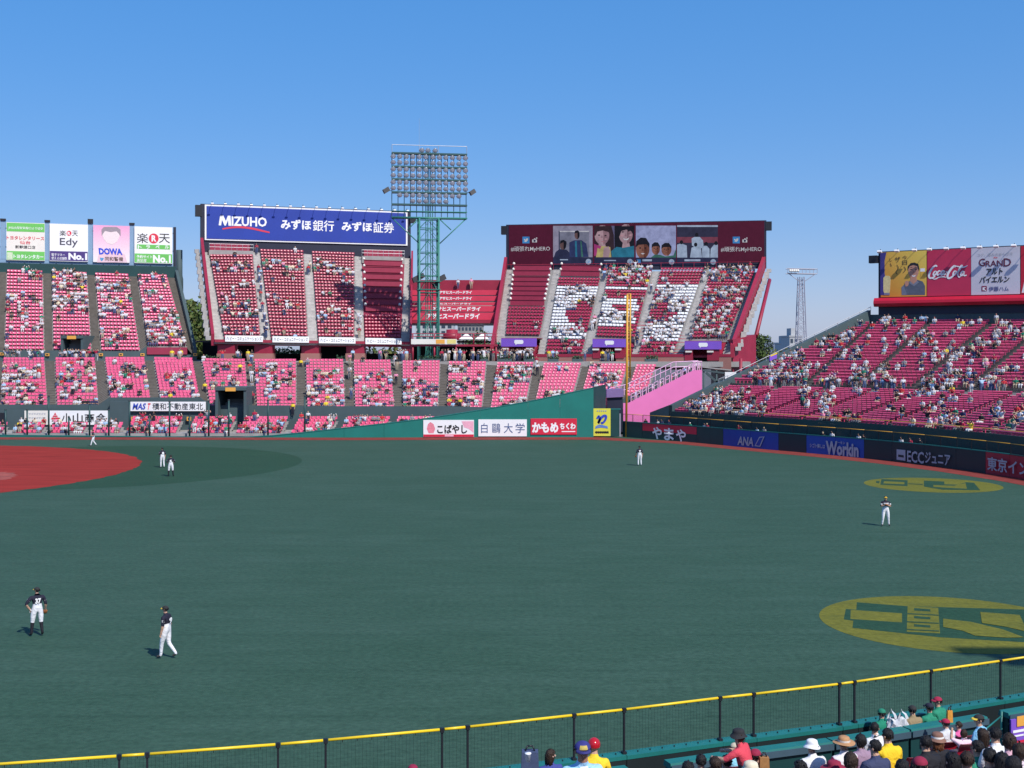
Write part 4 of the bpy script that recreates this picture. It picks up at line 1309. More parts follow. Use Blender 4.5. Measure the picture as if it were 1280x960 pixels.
lettering(bf, '伊藤ハム', (1236, 358, 1261, 364), mat('lettering_navy', (.02, .04, .20), .6, 0), p3, .01, .03)
p4 = poster(1276, 1345, mat('poster_red', (.52, .012, .035), .55, .06, .4))
part(bf, 'printed_mark', p4, [(1277, 366), (1282, 346), (1290, 346), (1290, 366)], .005, .02, M_LWH)
poster(1346, 1420, M_BLUE)
def arm_lamp(F, u, v, out, parent, up=.35, size=.22):
    mb = MB(); mb.tube(F.P(u, v, -.2), F.P(u, v + up, out * .55), .035, M_BLACK, 5); mb.tube(F.P(u, v + up, out * .55), F.P(u, v + .05, out), .035, M_BLACK, 5)
    o = mb.build('lamp_arm', parent)
    mb = MB()
    mb.obox(F.P(u, v + .02, out), F.U * size * 1.3, (F.N + F.V * .6).normalized() * size * .8, (F.V - F.N * .6).normalized() * size * .5, M_WHITE)
    mb.build('lamp_head', o)
for x in (1102, 1123.5, 1145.5, 1164, 1185, 1206, 1226.5, 1247, 1269, 1292):
    arm_lamp(bf, bf.uv(x, 315)[0], zt, .9, bb)
mb = MB(); p = bf.P(-.6, zt - .9, 0); mb.obox(p, bf.U * .55, bf.N * .4, Vector((0, 0, .5)), M_BLACK); mb.tube(p, bf.P(.3, zt - .9, -.5), .08, M_BLACK, 5); mb.build('loudspeaker', bb)

# ------------------------------------------------------------------ blue bank board
mf = frame_px(251, 192.4, 514, 203.4, 0)
mbz0, mbz1 = mf.uv(258, 299)[1], mf.uv(258, 256.5)[1]
mzb = thing('billboard', mf.P(mf.w / 2, 24, 0), 'long blue bank billboard with white lettering above the left upper deck', 'billboard')
mb = MB(); mf.rect(mb, 0, mf.w, mf.uv(255, 317)[1], mbz1 + .25, -1.6, -.3, M_NAVYST); mb.build('frame', mzb)
u0, u1 = mf.uv(256, 278)[0], mf.uv(509.5, 285)[0]
mb = MB()
mf.rect(mb, u0, u1, mbz0 - .12, mbz1 + .12, -.29, -.08, M_WHITE); mb.build('border', mzb)
mb = MB(); mf.rect(mb, u0 + .28, u1 - .28, mbz0 + .12, mbz1 - .12, -.07, 0, M_BLUE); pan = mb.build('panel', mzb)
M_BOLD = .035
part(mf, 'lettering', pan, [(273.3, 281.6), (275.2, 269), (279, 269.2), (282.3, 276.3), (284.8, 269.6), (288, 269.8), (289.0, 282.2), (285.6, 282.0), (285.0, 275.2), (282.2, 282), (280.6, 282), (277.4, 274.6), (276.4, 281.8)], .005, .03, M_LWH)
lettering(mf, 'IZUHO', (289.5, 271, 333.5, 283), M_LWH, pan, .03, .03)
strokes(mf, [([(278, 286.2), (290, 284.3), (302, 284), (316, 285.8), (328, 288.6), (337, 290.6)], .17)], .15, mat('lettering_scarlet', (.62, .04, .08), .5, 0), pan, 'swoosh')
lettering(mf, 'みずほ', (351, 274.5, 389, 287.2), M_LWH, pan, .035, .03)
lettering(mf, '銀行', (391, 275.5, 417.5, 289.2), M_LWH, pan, .012, .03)
lettering(mf, 'みずほ', (427, 277.3, 465, 289.3), M_LWH, pan, .035, .03)
lettering(mf, '証券', (466.5, 277.8, 492.5, 291.2), M_LWH, pan, .012, .03)
for k in range(16):
    x = 264.5 + k * (507 - 264.5) / 15
    arm_lamp(mf, mf.uv(x, 260)[0], mbz1 + .1, 1.5, mzb, up=.45, size=.16)
mb = MB(); p = mf.P(-.35, mbz1 - .9, -.4); mb.obox(p, mf.U * .5, mf.N * .5, Vector((0, 0, .9)), M_BLACK); mb.build('loudspeaker', mzb)
mb = MB(); p = mf.P(mf.w + .3, mbz1 - 1.2, -.4); mb.obox(p, mf.U * .5, mf.N * .5, Vector((0, 0, .5)), M_BLACK); mb.build('loudspeaker', mzb)
# four narrow white boards along the deck front
ords = ['leftmost', 'second from left', 'third from left', 'rightmost']
for k, (x0, x1, y) in enumerate(((281, 328, 422.6), (340, 385.5, 423), (398, 443.5, 423.5), (456, 501, 424))):
    u, v = DF.uv(x0, y)
    t = thing('fascia_board', DF.P(*DF.uv((x0 + x1)/2, y + 4), .1), ords[k] + ' narrow white board along the front of the left upper deck', 'sign', 'white boards along the deck front')
    mb = MB(); DF.prect(mb, x0, y - 3.4, x1, y + 4.2, .35, .48, M_WHITE); o = mb.build('panel', t)
    w = (x1 - x0) / 46
    lettering(DF, 'ビー・コミュニケーションズ', (x0 + 6, y - 1.9, x1 - 1.5, y + 2.6), M_INK, t, .004, .5)
    strokes(DF, [([(x0 + 2, y + 2), (x0 + 3, y - 1.5), (x0 + 4.4, y + 2)], .06)], .06, M_GREYG, t, 'logo', .5)

# ------------------------------------------------------------------ four boards over the upper left stand
lf = frame_px(-30, 186.4, 219, 196.4, 0)
lz0, lz1 = lf.uv(30, 325.5)[1], lf.uv(30, 278.3)[1]
M_STBL = mat('board_frame_steel_blue', (.20, .32, .46), .5, .08, .6)
lr = thing('billboard_rack', lf.P(lf.w / 2, 23, -1), 'pale blue steel rack carrying the boards above the upper left stand', 'rack')
mb = MB(); lf.rect(mb, 0, lf.w - .3, lz0 - .35, lz0 + .15, -.9, -.32, M_STBL); mb.build('bottom_beam', lr)
mb = MB(); lf.rect(mb, 0, lf.w - .3, lz0 + 2.0, lz0 + 2.2, -.9, -.5, M_STBL); lf.rect(mb, 0, lf.w - .3, lz1 - 1.0, lz1 - .8, -.9, -.5, M_STBL); mb.build('cross_beam', lr)
for x in (3.5, 59, 113, 165):
    u = lf.uv(x, 300)[0]
    mb = MB(); lf.rect(mb, u - .38, u + .38, lz0 + .16, lz1 + .25, -.8, -.3, M_STBL); o = mb.build('post', lr)
    mb = MB(); lf.rect(mb, u - .42, u + .42, lz1 + .26, lz1 + (.95 if x == 113 else .55), -.95, -.1, M_BLACK); mb.build('speaker_box', o)
for k in range(11):
    x = 11 + k * 19.7; u = lf.uv(x, 330)[0]
    mb = MB(); lf.rect(mb, u - .1, u + .1, lz0 - .75, lz0 - .36, -.8, -.1, M_BLACK); mb.build('bracket', lr)
mb = MB(); lf.rect(mb, lf.w - .25, lf.w + .15, 21.5, lz1 + .1, -1.0, -.2, M_NAVYST); mb.build('end_post', lr)
mb = MB(); mb.lathe(lf.P(lf.w + .7, 18, -.6), [(.01, 0), (.62, 0), (.62, 4.2), (.5, 4.8), (.5, 9.0), (0, 9.0)], M_SLATE, 12); mb.build('stair_mast', lr)
def lboard(x0, x1, label, m=M_WHITE):
    u0, u1 = lf.uv(x0, 300)[0], lf.uv(x1, 300)[0]
    t = thing('billboard', lf.P((u0 + u1)/2, lz0, 0), label, 'billboard', 'boards above the upper left stand')
    mb = MB(); lf.rect(mb, u0, u1, lz0, lz1, -.28, 0, m); mb.build('panel', t)
    return t, u0, u1
def lband(t, name, u0, u1, a, b, m, n=.02):
    mb = MB(); lf.rect(mb, u0 + .04, u1 - .04, lerp(lz0, lz1, a), lerp(lz0, lz1, b), .003, n, m); return mb.build(name, t)
def LB(x0, y0, x1, y1): return (x0 * 230/1280, 265 + y0 * 85/473, x1 * 230/1280, 265 + y1 * 85/473)
t, u0, u1 = lboard(8, 56, 'green and ivory car rental billboard, leftmost of four above the upper left stand', M_OFFW)
lband(t, 'top_band', u0, u1, .76, .985, M_SGREEN); lband(t, 'bottom_band', u0, u1, .015, .24, M_SGREEN)
lettering(lf, 'JR仙台駅新幹線口より徒歩', LB(58, 102, 300, 124), M_LWH, t, .002, .03)
lettering(lf, 'トヨタレンタリース', LB(46, 168, 308, 194), M_SRED2, t, .02, .03)
lettering(lf, '仙台', LB(138, 200, 212, 224), M_SRED2, t, .008, .03)
lettering(lf, '新幹線口店', LB(106, 232, 246, 256), M_INK, t, .01, .03)
lettering(lf, 'トヨタレンタカー', LB(94, 296, 302, 324), M_LWH, t, .03, .03)
mb = MB(); lf.prect(mb, *LB(50, 280, 88, 328), .021, .03, mat('print_pale_green', (.55, .66, .45), .6, .2, 4)); mb.build('printed_map', t)
t, u0, u1 = lboard(62, 110, 'white card payment billboard with purple band above the upper left stand')
lband(t, 'bottom_band', u0, u1, .015, .27, mat('print_violet', (.06, .03, .18), .6, .05))
lettering(lf, '楽', LB(415, 128, 458, 166), M_INK, t, .0, .03); lettering(lf, '天', LB(502, 130, 542, 168), M_INK, t, .0, .03)
lettering(lf, 'Edy', LB(416, 182, 542, 246), mat('lettering_charcoal', (.06, .06, .09), .6, 0), t, .01, .03)
mb = MB(); disc(lf, mb, *LB(480, 148, 0, 0)[:2], 3.1, 3.2, .003, .02, M_SRED2); o = mb.build('round_logo', t)
lettering(lf, 'R', LB(470, 138, 490, 160), M_LWH, o, .03, .03)
lettering(lf, '電子マネー', LB(358, 288, 452, 308), M_LWH, t, .006, .03); lettering(lf, '使える店舗数', LB(358, 312, 468, 332), M_LWH, t, .004, .03)
lettering(lf, 'No.1', LB(476, 286, 606, 334), M_LWH, t, .05, .03)
g0, g1 = lf.P(*lf.uv(139, 326)), lf.P(*lf.uv(139, 284))
t, u0, u1 = lboard(116.5, 162, 'pink faded security firm billboard above the upper left stand', gradient_mat('print_pink_fade', (.80, .74, .74), (.78, .36, .56), g0, g1))
part(lf, 'printed_bust', t, [(121, 328), (123, 318), (130, 314), (148, 314), (156, 318), (159, 328)], .002, .010, mat('print_pale_rose', (.74, .52, .58), .6, .05))
part(lf, 'printed_face', t, [LB(x, y, 0, 0)[:2] for x, y in ((712, 160), (716, 120), (735, 108), (800, 108), (828, 122), (832, 170), (815, 205), (780, 228), (745, 215), (722, 190))], .011, .018, mat('print_porcelain', (.78, .66, .66), .6, .03))
part(lf, 'printed_hair', t, [LB(x, y, 0, 0)[:2] for x, y in ((708, 165), (706, 122), (722, 104), (812, 104), (838, 122), (840, 168), (826, 150), (810, 134), (770, 140), (730, 132), (718, 150))], .019, .024, mat('print_ash', (.30, .25, .28), .6, .1, 3))
lettering(lf, 'DOWA', LB(690, 252, 858, 298), mat('lettering_cobalt', (.02, .06, .55), .5, 0), t, .05, .03, shear=-.1)
lettering(lf, '同和警備', LB(730, 312, 856, 342), mat('lettering_brown', (.10, .06, .05), .6, 0), t, .015, .03)
strokes(lf, [[(125.5, 322), (127, 325.5), (129.5, 322.5)], [(126.5, 323), (129, 323)]], .10, mat('lettering_cyan', (.05, .30, .55), .5, 0), t, 'logo')
t, u0, u1 = lboard(168, 215.5, 'white and green travel billboard, rightmost above the upper left stand')
lband(t, 'bottom_band', u0, u1, .015, .26, M_SGREEN)
mb = MB(); lf.prect(mb, *LB(952, 228, 1182, 258), .003, .02, M_SGREEN); mb.build('name_band', t)
lettering(lf, '楽', LB(952, 148, 1030, 216), M_INK, t, .0, .03); lettering(lf, '天', LB(1106, 152, 1182, 216), M_INK, t, .0, .03)
mb = MB(); disc(lf, mb, *LB(1069, 184, 0, 0)[:2], 6.2, 6.3, .003, .02, M_SRED2); o = mb.build('round_logo', t)
lettering(lf, 'R', LB(1054, 162, 1088, 206), M_LWH, o, .04, .03)
for s_, x in (('ト', 958), ('ラ', 1016), ('ベ', 1082), ('ル', 1146)):
    lettering(lf, s_, LB(x, 231, x + 28, 255), M_LWH, t, .03, .03)
lettering(lf, '予約サイト', LB(950, 300, 1060, 322), M_LWH, t, .02, .03); lettering(lf, '満足度', LB(950, 326, 1020, 348), M_LWH, t, .006, .03)
lettering(lf, 'No.1', LB(1064, 300, 1188, 354), M_LWH, t, .05, .03)

# ------------------------------------------------------------------ video board
vf = frame_px(632.5, 200.3, 958, 193.3, 0)
vz1, vz0 = vf.uv(634, 280.8)[1], vf.uv(634, 331)[1]
vb = thing('video_board', vf.P(vf.w/2, 22, 0), 'wide maroon video board showing four snapshots above the right upper deck', 'video board')
mb = MB(); vf.rect(mb, 0, vf.w, vz0 - 1.0, vz1, -1.6, -.06, M_NAVYST); mb.build('cabinet', vb)
def led_mat(name, rgb, k=.35):
    """screen print that glows a little; fine mottling as in a compressed picture"""
    m = mat(name, tuple(c * .25 for c in rgb), .6, 0, spec=.12, emit=tuple(rgb) + (k,))
    nt = m.node_tree
    if 'pix' in nt.nodes: return m
    g = nt.nodes.new('ShaderNodeNewGeometry'); n = nt.nodes.new('ShaderNodeTexNoise'); n.name = 'pix'
    n.inputs['Scale'].default_value = 1.1; n.inputs['Detail'].default_value = 4; n.inputs['Roughness'].default_value = .6
    r = nt.nodes.new('ShaderNodeValToRGB'); r.color_ramp.elements[0].position = .30; r.color_ramp.elements[1].position = .70
    v = .42 if name != 'led_maroon' else .16
    r.color_ramp.elements[0].color = tuple(c * (1 - v) for c in rgb) + (1,); r.color_ramp.elements[1].color = tuple(min(1, c * (1 + v)) for c in rgb) + (1,)
    nt.links.new(g.outputs['Position'], n.inputs['Vector']); nt.links.new(n.outputs['Fac'], r.inputs['Fac'])
    nt.links.new(r.outputs['Color'], nt.nodes['Principled BSDF'].inputs['Emission Color'])
    return m
M_LEDM = led_mat('led_maroon', (.095, .010, .034), .45)
for (x0, x1) in ((636, 690), (690.2, 740.8), (741, 792.4), (792.6, 844.8), (845, 897), (897.2, 955.5)):
    u0, u1 = vf.uv(x0, 306)[0], vf.uv(x1, 306)[0]
    mb = MB(); vf.rect(mb, u0 + .01, u1 - .01, vz0, vz1 - .12, -.055, 0, M_LEDM); mb.build('led_panel', vb)
L_WALL = led_mat('led_pale_wall', (.36, .34, .46)); L_DK = led_mat('led_dark_blue', (.030, .035, .09)); L_SKY = led_mat('led_lilac', (.40, .44, .72))
L_SK1 = led_mat('led_skin_light', (.50, .33, .37)); L_SK2 = led_mat('led_skin_tan', (.33, .14, .10)); L_SKD = led_mat('led_skin_dim', (.16, .09, .09))
L_HAIR = led_mat('led_black', (.012, .012, .022)); L_TEAL = led_mat('led_teal', (.03, .22, .34)); L_NAVY = led_mat('led_navy', (.035, .05, .15))
L_WH = led_mat('led_white', (.72, .72, .78)); L_GRN = led_mat('led_green', (.06, .20, .16)); L_YEL = led_mat('led_yellow', (.6, .5, .2)); L_MAG = led_mat('led_magenta', (.5, .06, .25)); L_BLU = led_mat('led_sky_blue', (.06, .30, .70)); L_PB = led_mat('led_pale_blue', (.45, .56, .75)); L_RD = led_mat('led_red_crowd', (.25, .06, .10))
def VA(pts): return [(630 + x * 170/1280, 270 + y * 70/527) for x, y in pts]
def VB(pts): return [(790 + x * 175/1280, 270 + y * 70/512) for x, y in pts]
def ell(cx, cy, rx, ry, k=18): return [(cx + rx*math.cos(2*math.pi*i/k), cy - ry*math.sin(2*math.pi*i/k)) for i in range(k)]
def vpart(name, pts, m, n): part(vf, name, vb, pts, n, n + .004, m)
def shade(fn, cx, cy, rx, ry, n, m, side=1):
    pts_ = [(cx + side * rx * math.cos(t), cy - ry * math.sin(t)) for t in [(-80 + 16*k) * math.pi/180 for k in range(11)]]
    pts_ += [(cx + side * rx * (.35 + .3 * math.cos(t)), cy - ry * math.sin(t)) for t in [(80 - 16*k) * math.pi/180 for k in range(11)]]
    vpart('picture_shade', fn(pts_), m, n)
L_S1D = led_mat('led_skin_shade', (.34, .20, .24)); L_S2D = led_mat('led_tan_shade', (.20, .075, .055))
shade(VA, 922, 178, 70, 92, .0185, L_S1D); shade(VA, 1146, 168, 66, 92, .0185, L_S1D)
shade(VB, 98, 300, 62, 92, .0125, L_S2D); shade(VB, 218, 300, 38, 54, .0125, L_S2D); shade(VB, 315, 308, 46, 56, .0125, L_S2D)
shade(VA, 688, 180, 24, 38, .0245, L_HAIR); shade(VA, 556, 275, 30, 42, .0365, L_HAIR)
for x, y, w in ((922, 205, 10), (1146, 192, 10)): vpart('picture_nose', VA([(x - w, y), (x, y - 34), (x + w, y)]), L_S1D, .0215)
for x, y, w in ((98, 318, 12), (218, 312, 7), (315, 320, 8)):
    vpart('picture_nose', VB([(x - w, y), (x, y - 26), (x + w, y)]), L_S2D, .0165); vpart('picture_mouth', VB([(x - w*1.6, y + w*2), (x, y + w*1.6), (x + w*1.6, y + w*2), (x, y + w*2.9)]), L_WH if w > 10 else L_S2D, .0165)
vpart('picture_stripe', VA([(668, 236), (684, 236), (690, 385), (672, 385)]), L_TEAL, .027); vpart('picture_stripe', VA([(718, 236), (730, 238), (745, 385), (728, 385)]), L_GRN, .027)
vpart('picture_frame', VA([(520, 140), (800, 140), (800, 150), (520, 150)]), L_WH, .016); vpart('picture_frame', VA([(515, 140), (524, 140), (524, 390), (515, 390)]), L_DK, .016)
# first snapshot
vpart('picture', VA([(462, 92), (834, 92), (834, 455), (462, 455)]), L_WALL, .004)
vpart('picture_wall', VA([(520, 140), (800, 140), (800, 390), (520, 390)]), led_mat('led_grey', (.24, .25, .34)), .010)
vpart('picture_shirt', VA([(615, 250), (660, 228), (730, 228), (775, 260), (795, 385), (615, 390)]), L_NAVY, .022)
vpart('picture_face', VA(ell(688, 180, 24, 38)), L_SKD, .022); vpart('picture_hair', VA([(662, 165), (668, 142), (690, 134), (708, 145), (712, 168), (690, 158)]), L_HAIR, .028)
vpart('picture_shirt', VA([(470, 390), (485, 340), (520, 312), (590, 318), (615, 345), (620, 390)]), L_DK, .028)
vpart('picture_face', VA(ell(556, 275, 30, 42)), L_SKD, .034); vpart('picture_hair', VA([(526, 262), (532, 232), (560, 224), (588, 240), (590, 268), (558, 248)]), L_HAIR, .040)
vpart('caption_bar', VA([(462, 388), (834, 388), (834, 460), (462, 460)]), L_DK, .046)
# second snapshot
vpart('picture', VA([(850, 92), (1225, 92), (1225, 455), (850, 455)]), led_mat('led_mauve', (.16, .15, .28)), .004)
vpart('picture_hair', VA([(850, 92), (1010, 92), (1034, 180), (1036, 300), (1010, 390), (850, 390)]), led_mat('led_brown_hair', (.045, .024, .034)), .010)
vpart('picture_face', VA(ell(922, 178, 70, 92)), L_SK1, .016)
vpart('picture_neck', VA([(895, 250), (950, 250), (960, 300), (885, 300)]), L_SK1, .014)
vpart('picture_shirt', VA([(870, 305), (920, 282), (1000, 292), (1010, 390), (865, 390)]), L_YEL, .022); vpart('picture_ribbon', VA([(848, 262), (915, 285), (905, 310), (880, 300), (870, 370), (848, 380)]), L_MAG, .028)
vpart('picture_hair', VA([(1040, 92), (1225, 92), (1225, 390), (1195, 380), (1190, 290), (1110, 300), (1095, 390), (1040, 390)]), L_HAIR, .010)
vpart('picture_face', VA(ell(1146, 168, 66, 92)), L_SK1, .016); vpart('picture_neck', VA([(1120, 240), (1175, 240), (1190, 300), (1110, 300)]), L_SK1, .014)
vpart('picture_smile', VA([(1120, 208), (1150, 217), (1182, 202), (1165, 226), (1135, 228)]), L_WH, .022)
for x, y in ((895, 180), (955, 185), (1118, 150), (1172, 140)): vpart('picture_eye', VA(ell(x, y, 11, 6, 8)), L_HAIR, .022)
vpart('picture_smile', VA([(905, 235), (930, 240), (952, 234), (932, 248)]), led_mat('led_lip', (.5, .18, .22)), .022)
vpart('picture_shirt', VA([(1010, 330), (1060, 290), (1120, 300), (1225, 280), (1225, 390), (1015, 390)]), L_TEAL, .022)
vpart('caption_bar', VA([(850, 388), (1225, 388), (1225, 460), (850, 460)]), L_DK, .034)
vpart('picture_fringe', VA([(850, 185), (852, 96), (1005, 96), (1005, 195), (985, 152), (930, 136), (880, 146), (862, 185)]), MATS['led_brown_hair'], .022)
vpart('picture_fringe', VA([(1075, 200), (1078, 96), (1216, 96), (1216, 175), (1195, 142), (1150, 128), (1105, 142), (1088, 190)]), L_HAIR, .022)
for x, y, rx, ry in ((905, 215, 16, 10), (960, 218, 14, 9), (1108, 185, 15, 10), (1190, 180, 13, 10)): vpart('picture_cheek', VA(ell(x, y, rx, ry, 10)), led_mat('led_cheek', (.56, .32, .36)), .019)
vpart('picture_hand', VA([(940, 300), (985, 285), (1000, 330), (985, 388), (930, 388)]), L_SK1, .030)
# third snapshot
vpart('picture', VB([(35, 88), (402, 88), (402, 445), (35, 445)]), L_SKY, .004)
for cx, cy, rx, ry in ((98, 300, 62, 92), (218, 300, 38, 54), (315, 308, 46, 56)):
    vpart('picture_face', VB(ell(cx, cy, rx, ry)), L_SK2, .010)
    vpart('picture_hair', VB([(cx - rx*1.02, cy - ry*.15), (cx - rx*.95, cy - ry*.75), (cx - rx*.3, cy - ry*1.12), (cx + rx*.5, cy - ry*1.08), (cx + rx*1.02, cy - ry*.5), (cx + rx*.98, cy - ry*.1), (cx + rx*.6, cy - ry*.45), (cx - rx*.6, cy - ry*.4)]), L_HAIR, .016)
    for sx in (-.38, .38): vpart('picture_eye', VB(ell(cx + rx*sx, cy - ry*.08, rx*.16, ry*.07, 8)), L_HAIR, .016)
vpart('picture_shirt', VB([(175, 378), (210, 352), (260, 355), (300, 370), (380, 360), (402, 300), (402, 390), (175, 390)]), L_GRN, .022)
vpart('caption_bar', VB([(35, 380), (402, 380), (402, 450), (35, 450)]), L_DK, .028)
# fourth snapshot
vpart('picture', VB([(412, 88), (785, 88), (785, 445), (412, 445)]), led_mat('led_dusk', (.04, .04, .085)), .004)
vpart('picture_sky', VB([(412, 84), (785, 84), (785, 100), (412, 100)]), L_PB, .010)
vpart('picture_crowd', VB([(412, 192), (785, 192), (785, 245), (412, 245)]), L_RD, .010)
for pts_ in ([(545, 205), (570, 192), (620, 192), (650, 225), (655, 290), (600, 300), (548, 270)], [(412, 262), (450, 250), (500, 270), (505, 380), (412, 380)], [(545, 290), (580, 275), (630, 290), (640, 380), (530, 380)],
             [(640, 280), (680, 268), (708, 300), (710, 380), (642, 380)], [(720, 300), (750, 262), (785, 262), (785, 380), (715, 380)]):
    vpart('picture_shirt', VB(pts_), L_PB, .016)
for cx, cy in ((592, 172), (452, 240), (582, 262), (678, 255), (768, 248)): vpart('picture_face', VB(ell(cx, cy, 16, 19, 10)), L_HAIR, .022)
vpart('caption_bar', VB([(412, 380), (785, 380), (785, 450), (412, 450)]), L_DK, .022)
for px, py in (VA([(795, 430)])[0], VA([(1186, 430)])[0], VB([(362, 420)])[0], VB([(742, 420)])[0]):
    vpart('badge', ell(px, py, 3.5, 3.5, 18), L_PB, .052); vpart('badge_mark', [(px - 1.4, py + 1), (px + .3, py - .2), (px + 1.6, py - 1.4), (px + .8, py + 1.2)], L_BLU, .058)
for x0, y0, x1, w in ((700, 324, 710, 1), (755, 325, 770, 1)):
    vpart('caption_text', [(x0, y0), (x1, y0), (x1, y0 + 1.3), (x0, y0 + 1.3)], L_PB, .053)
for pts_ in ([(44, 398), (80, 398), (80, 430), (62, 434), (50, 425)],): vpart('caption_icon', VB(pts_), L_BLU, .053)
for q in ([(95, 396), (182, 396), (182, 414), (95, 414)], [(480, 396), (625, 396), (625, 414), (480, 414)]): vpart('caption_text', VB(q), L_PB, .053)
for (a, s_) in ((VA, 0), (VB, 1)):
    bx = (638.5, 308, 687.5, 315) if s_ == 0 else (901, 308.5, 952, 315.5)
    lettering(vf, '#頑張れMyHERO', bx, L_WH, vb, .006, .03)
    cx, cy = (657.5, 300) if s_ == 0 else (920.3, 300)
    vpart('icon', [(cx - 4.4, cy - 4.2), (cx + 4.4, cy - 4.2), (cx + 4.4, cy + 4.2), (cx - 4.4, cy + 4.2)], L_BLU, .01)
    vpart('icon_bird', [(cx - 2.6, cy - 1.8), (cx - .4, cy - .2), (cx + .3, cy - 1.8), (cx + 1.6, cy - 2), (cx + 2.8, cy - 1.8), (cx + 2.2, cy + .6), (cx + .2, cy + 2.4), (cx - 2.6, cy + 2), (cx - 1, cy + 1.2), (cx - 2.4, cy)], L_WH, .016)
    cx += 10.7
    vpart('icon_camera', [(cx - 3, cy - .6), (cx - 1, cy - .6), (cx - .6, cy - 2), (cx + 1, cy - 2), (cx + 1.4, cy - .6), (cx + 3, cy - .6), (cx + 3, cy + 3), (cx - 3, cy + 3)], L_WH, .01)
    vpart('icon_lens', ell(cx, cy + 1, 1.5, 1.5, 12), L_DK, .016); vpart('icon_flash', ell(cx + 2.6, cy - 2.4, .9, .9, 8), L_WH, .01)
for sgn, u in ((-1, -.35), (1, vf.w + .35)):
    mb = MB(); p = vf.P(u, vz1 - .9, -.5); mb.obox(p, vf.U * .5, vf.N * .5, Vector((0, 0, .7)), M_BLACK); mb.build('loudspeaker', vb)
mb = MB()
for k in range(24):
    u = vf.w * (k + .5)/24; mb.tube(vf.P(u, vz0 - 1.0, .2), vf.P(u, vz0 + .1, .2), .04, M_RED, 4)
mb.tube(vf.P(0, vz0, .2), vf.P(vf.w, vz0, .2), .05, M_RED, 4); mb.build('guard_rail', vb)

# ------------------------------------------------------------------ signs around the infield stand
def ground_sign(x0, x1, y0, y1, Y, label, m, cat='sign', group=None, back=M_SLATE, thick=.15):
    f = frame_px(x0, Y, x1, Y, 0)
    t = thing('sign_board', f.P(f.w/2, f.uv(x0, y1)[1], 0), label, cat, group)
    mb = MB(); f.prect(mb, x0, y0, x1, y1, -thick, 0, m); mb.build('panel', t)
    return f, t
# dark walls that carry them
ww = thing('entrance_wall', at(90, 540, 154.3), 'dark slate wall behind the field seats carrying two white signs', 'wall'); ww.location.z = 0
f_ = frame_px(0, 154.3, 260, 154.3, 0)
for (x0, x1, y0) in ((-60, 140, 512.5), (138.5, 162, 501.5), (162.5, 261, 501)):
    mb = MB(); f_.prect(mb, x0, y0, x1, 549, -.3, 0 if x0 != 138.5 else .4, M_SLATE); mb.build('wall_panel', ww)
mb = MB(); f_.prect(mb, 0, 516, 8, 546, .01, .05, M_BLACK); mb.build('doorway', ww)
f, t = ground_sign(61.8, 136.5, 513.3, 531, 154.1, 'white sign with red triangle logo and large black characters at lower left', M_WHITE)
for s_, x0, x1 in (('小', 77.5, 89), ('山', 91, 103.5), ('商', 106, 118), ('会', 120, 132.5)):
    lettering(f, s_, (x0, 516.5, x1, 528.8), M_INK, t, .012, .03)
part(f, 'logo', t, [(69, 515.5), (70.6, 518.5), (67.4, 518.5)], .02, .03, M_SRED2)
part(f, 'logo', t, [(66.4, 519.3), (71.6, 519.3), (72.2, 521), (65.8, 521)], .02, .03, M_SRED2); part(f, 'logo', t, [(64.8, 521.8), (73.2, 521.8), (74.2, 524.2), (63.8, 524.2)], .02, .03, M_SRED2)
f, t = ground_sign(30.5, 61.5, 513.3, 531, 154.1, 'ivory sign with three thin lines of text left of triangle logo sign', M_OFFW)
for y in (516.5, 521.5, 526.5):
    strokes(f, [[(36 + k * 3.1, y + .6 * (k % 2)), (37.6 + k * 3.1, y + 1.2), (38 + k*3.1, y - .3)] for k in range(7)], .05, M_GREYG, t, 'lettering', .02)
f, t = ground_sign(162.5, 257, 502.2, 513.8, 153.9, 'long white sign with blue and red initials beside the slate gate', M_WHITE)
lettering(f, 'MAS', (165.5, 504, 183, 512), M_LBLUE, t, .03, .03, shear=.2)
lettering(f, 'T', (183.5, 504, 188.5, 512), M_SRED2, t, .03, .03, shear=.2)
lettering(f, '積和不動産東北', (190.5, 503.8, 254, 512.3), M_INK, t, .004, .03)
for k, x in enumerate((166.5, 177, 187, 209, 220.5, 236, 264)):
    f, t = ground_sign(x - 2.6, x + 2.6, 521, 526, 153.9, ['leftmost', 'second', 'third', 'fourth', 'fifth', 'sixth', 'rightmost'][k] + ' orange number plate from left on slate wall below the long sign', M_ORANGE, 'number plate', 'orange plates on the slate wall')
    mb = MB(); f.prect(mb, x - 1.0, 522, x + 1.0, 525, .002, .02, M_INK); mb.build('numeral', t)
for k, x in enumerate((2, 59, 126, 151, 178, 244)):
    ys = 443.5 + (0 if x > 20 else -1)
    f, t = ground_sign(x - 2.4, x + 2.4, ys - 1.8, ys + 1.5, ULf(x) - .55, ['leftmost', 'second', 'third', 'fourth', 'fifth', 'rightmost'][k] + ' small orange plate from left on slate wall under the upper left stand', M_ORANGE, 'number plate', 'orange plates under the upper left stand')
    mb = MB(); f.prect(mb, x - 1.4, ys - .9, x + 1.4, ys + .6, .002, .02, M_INK); mb.build('numeral', t)
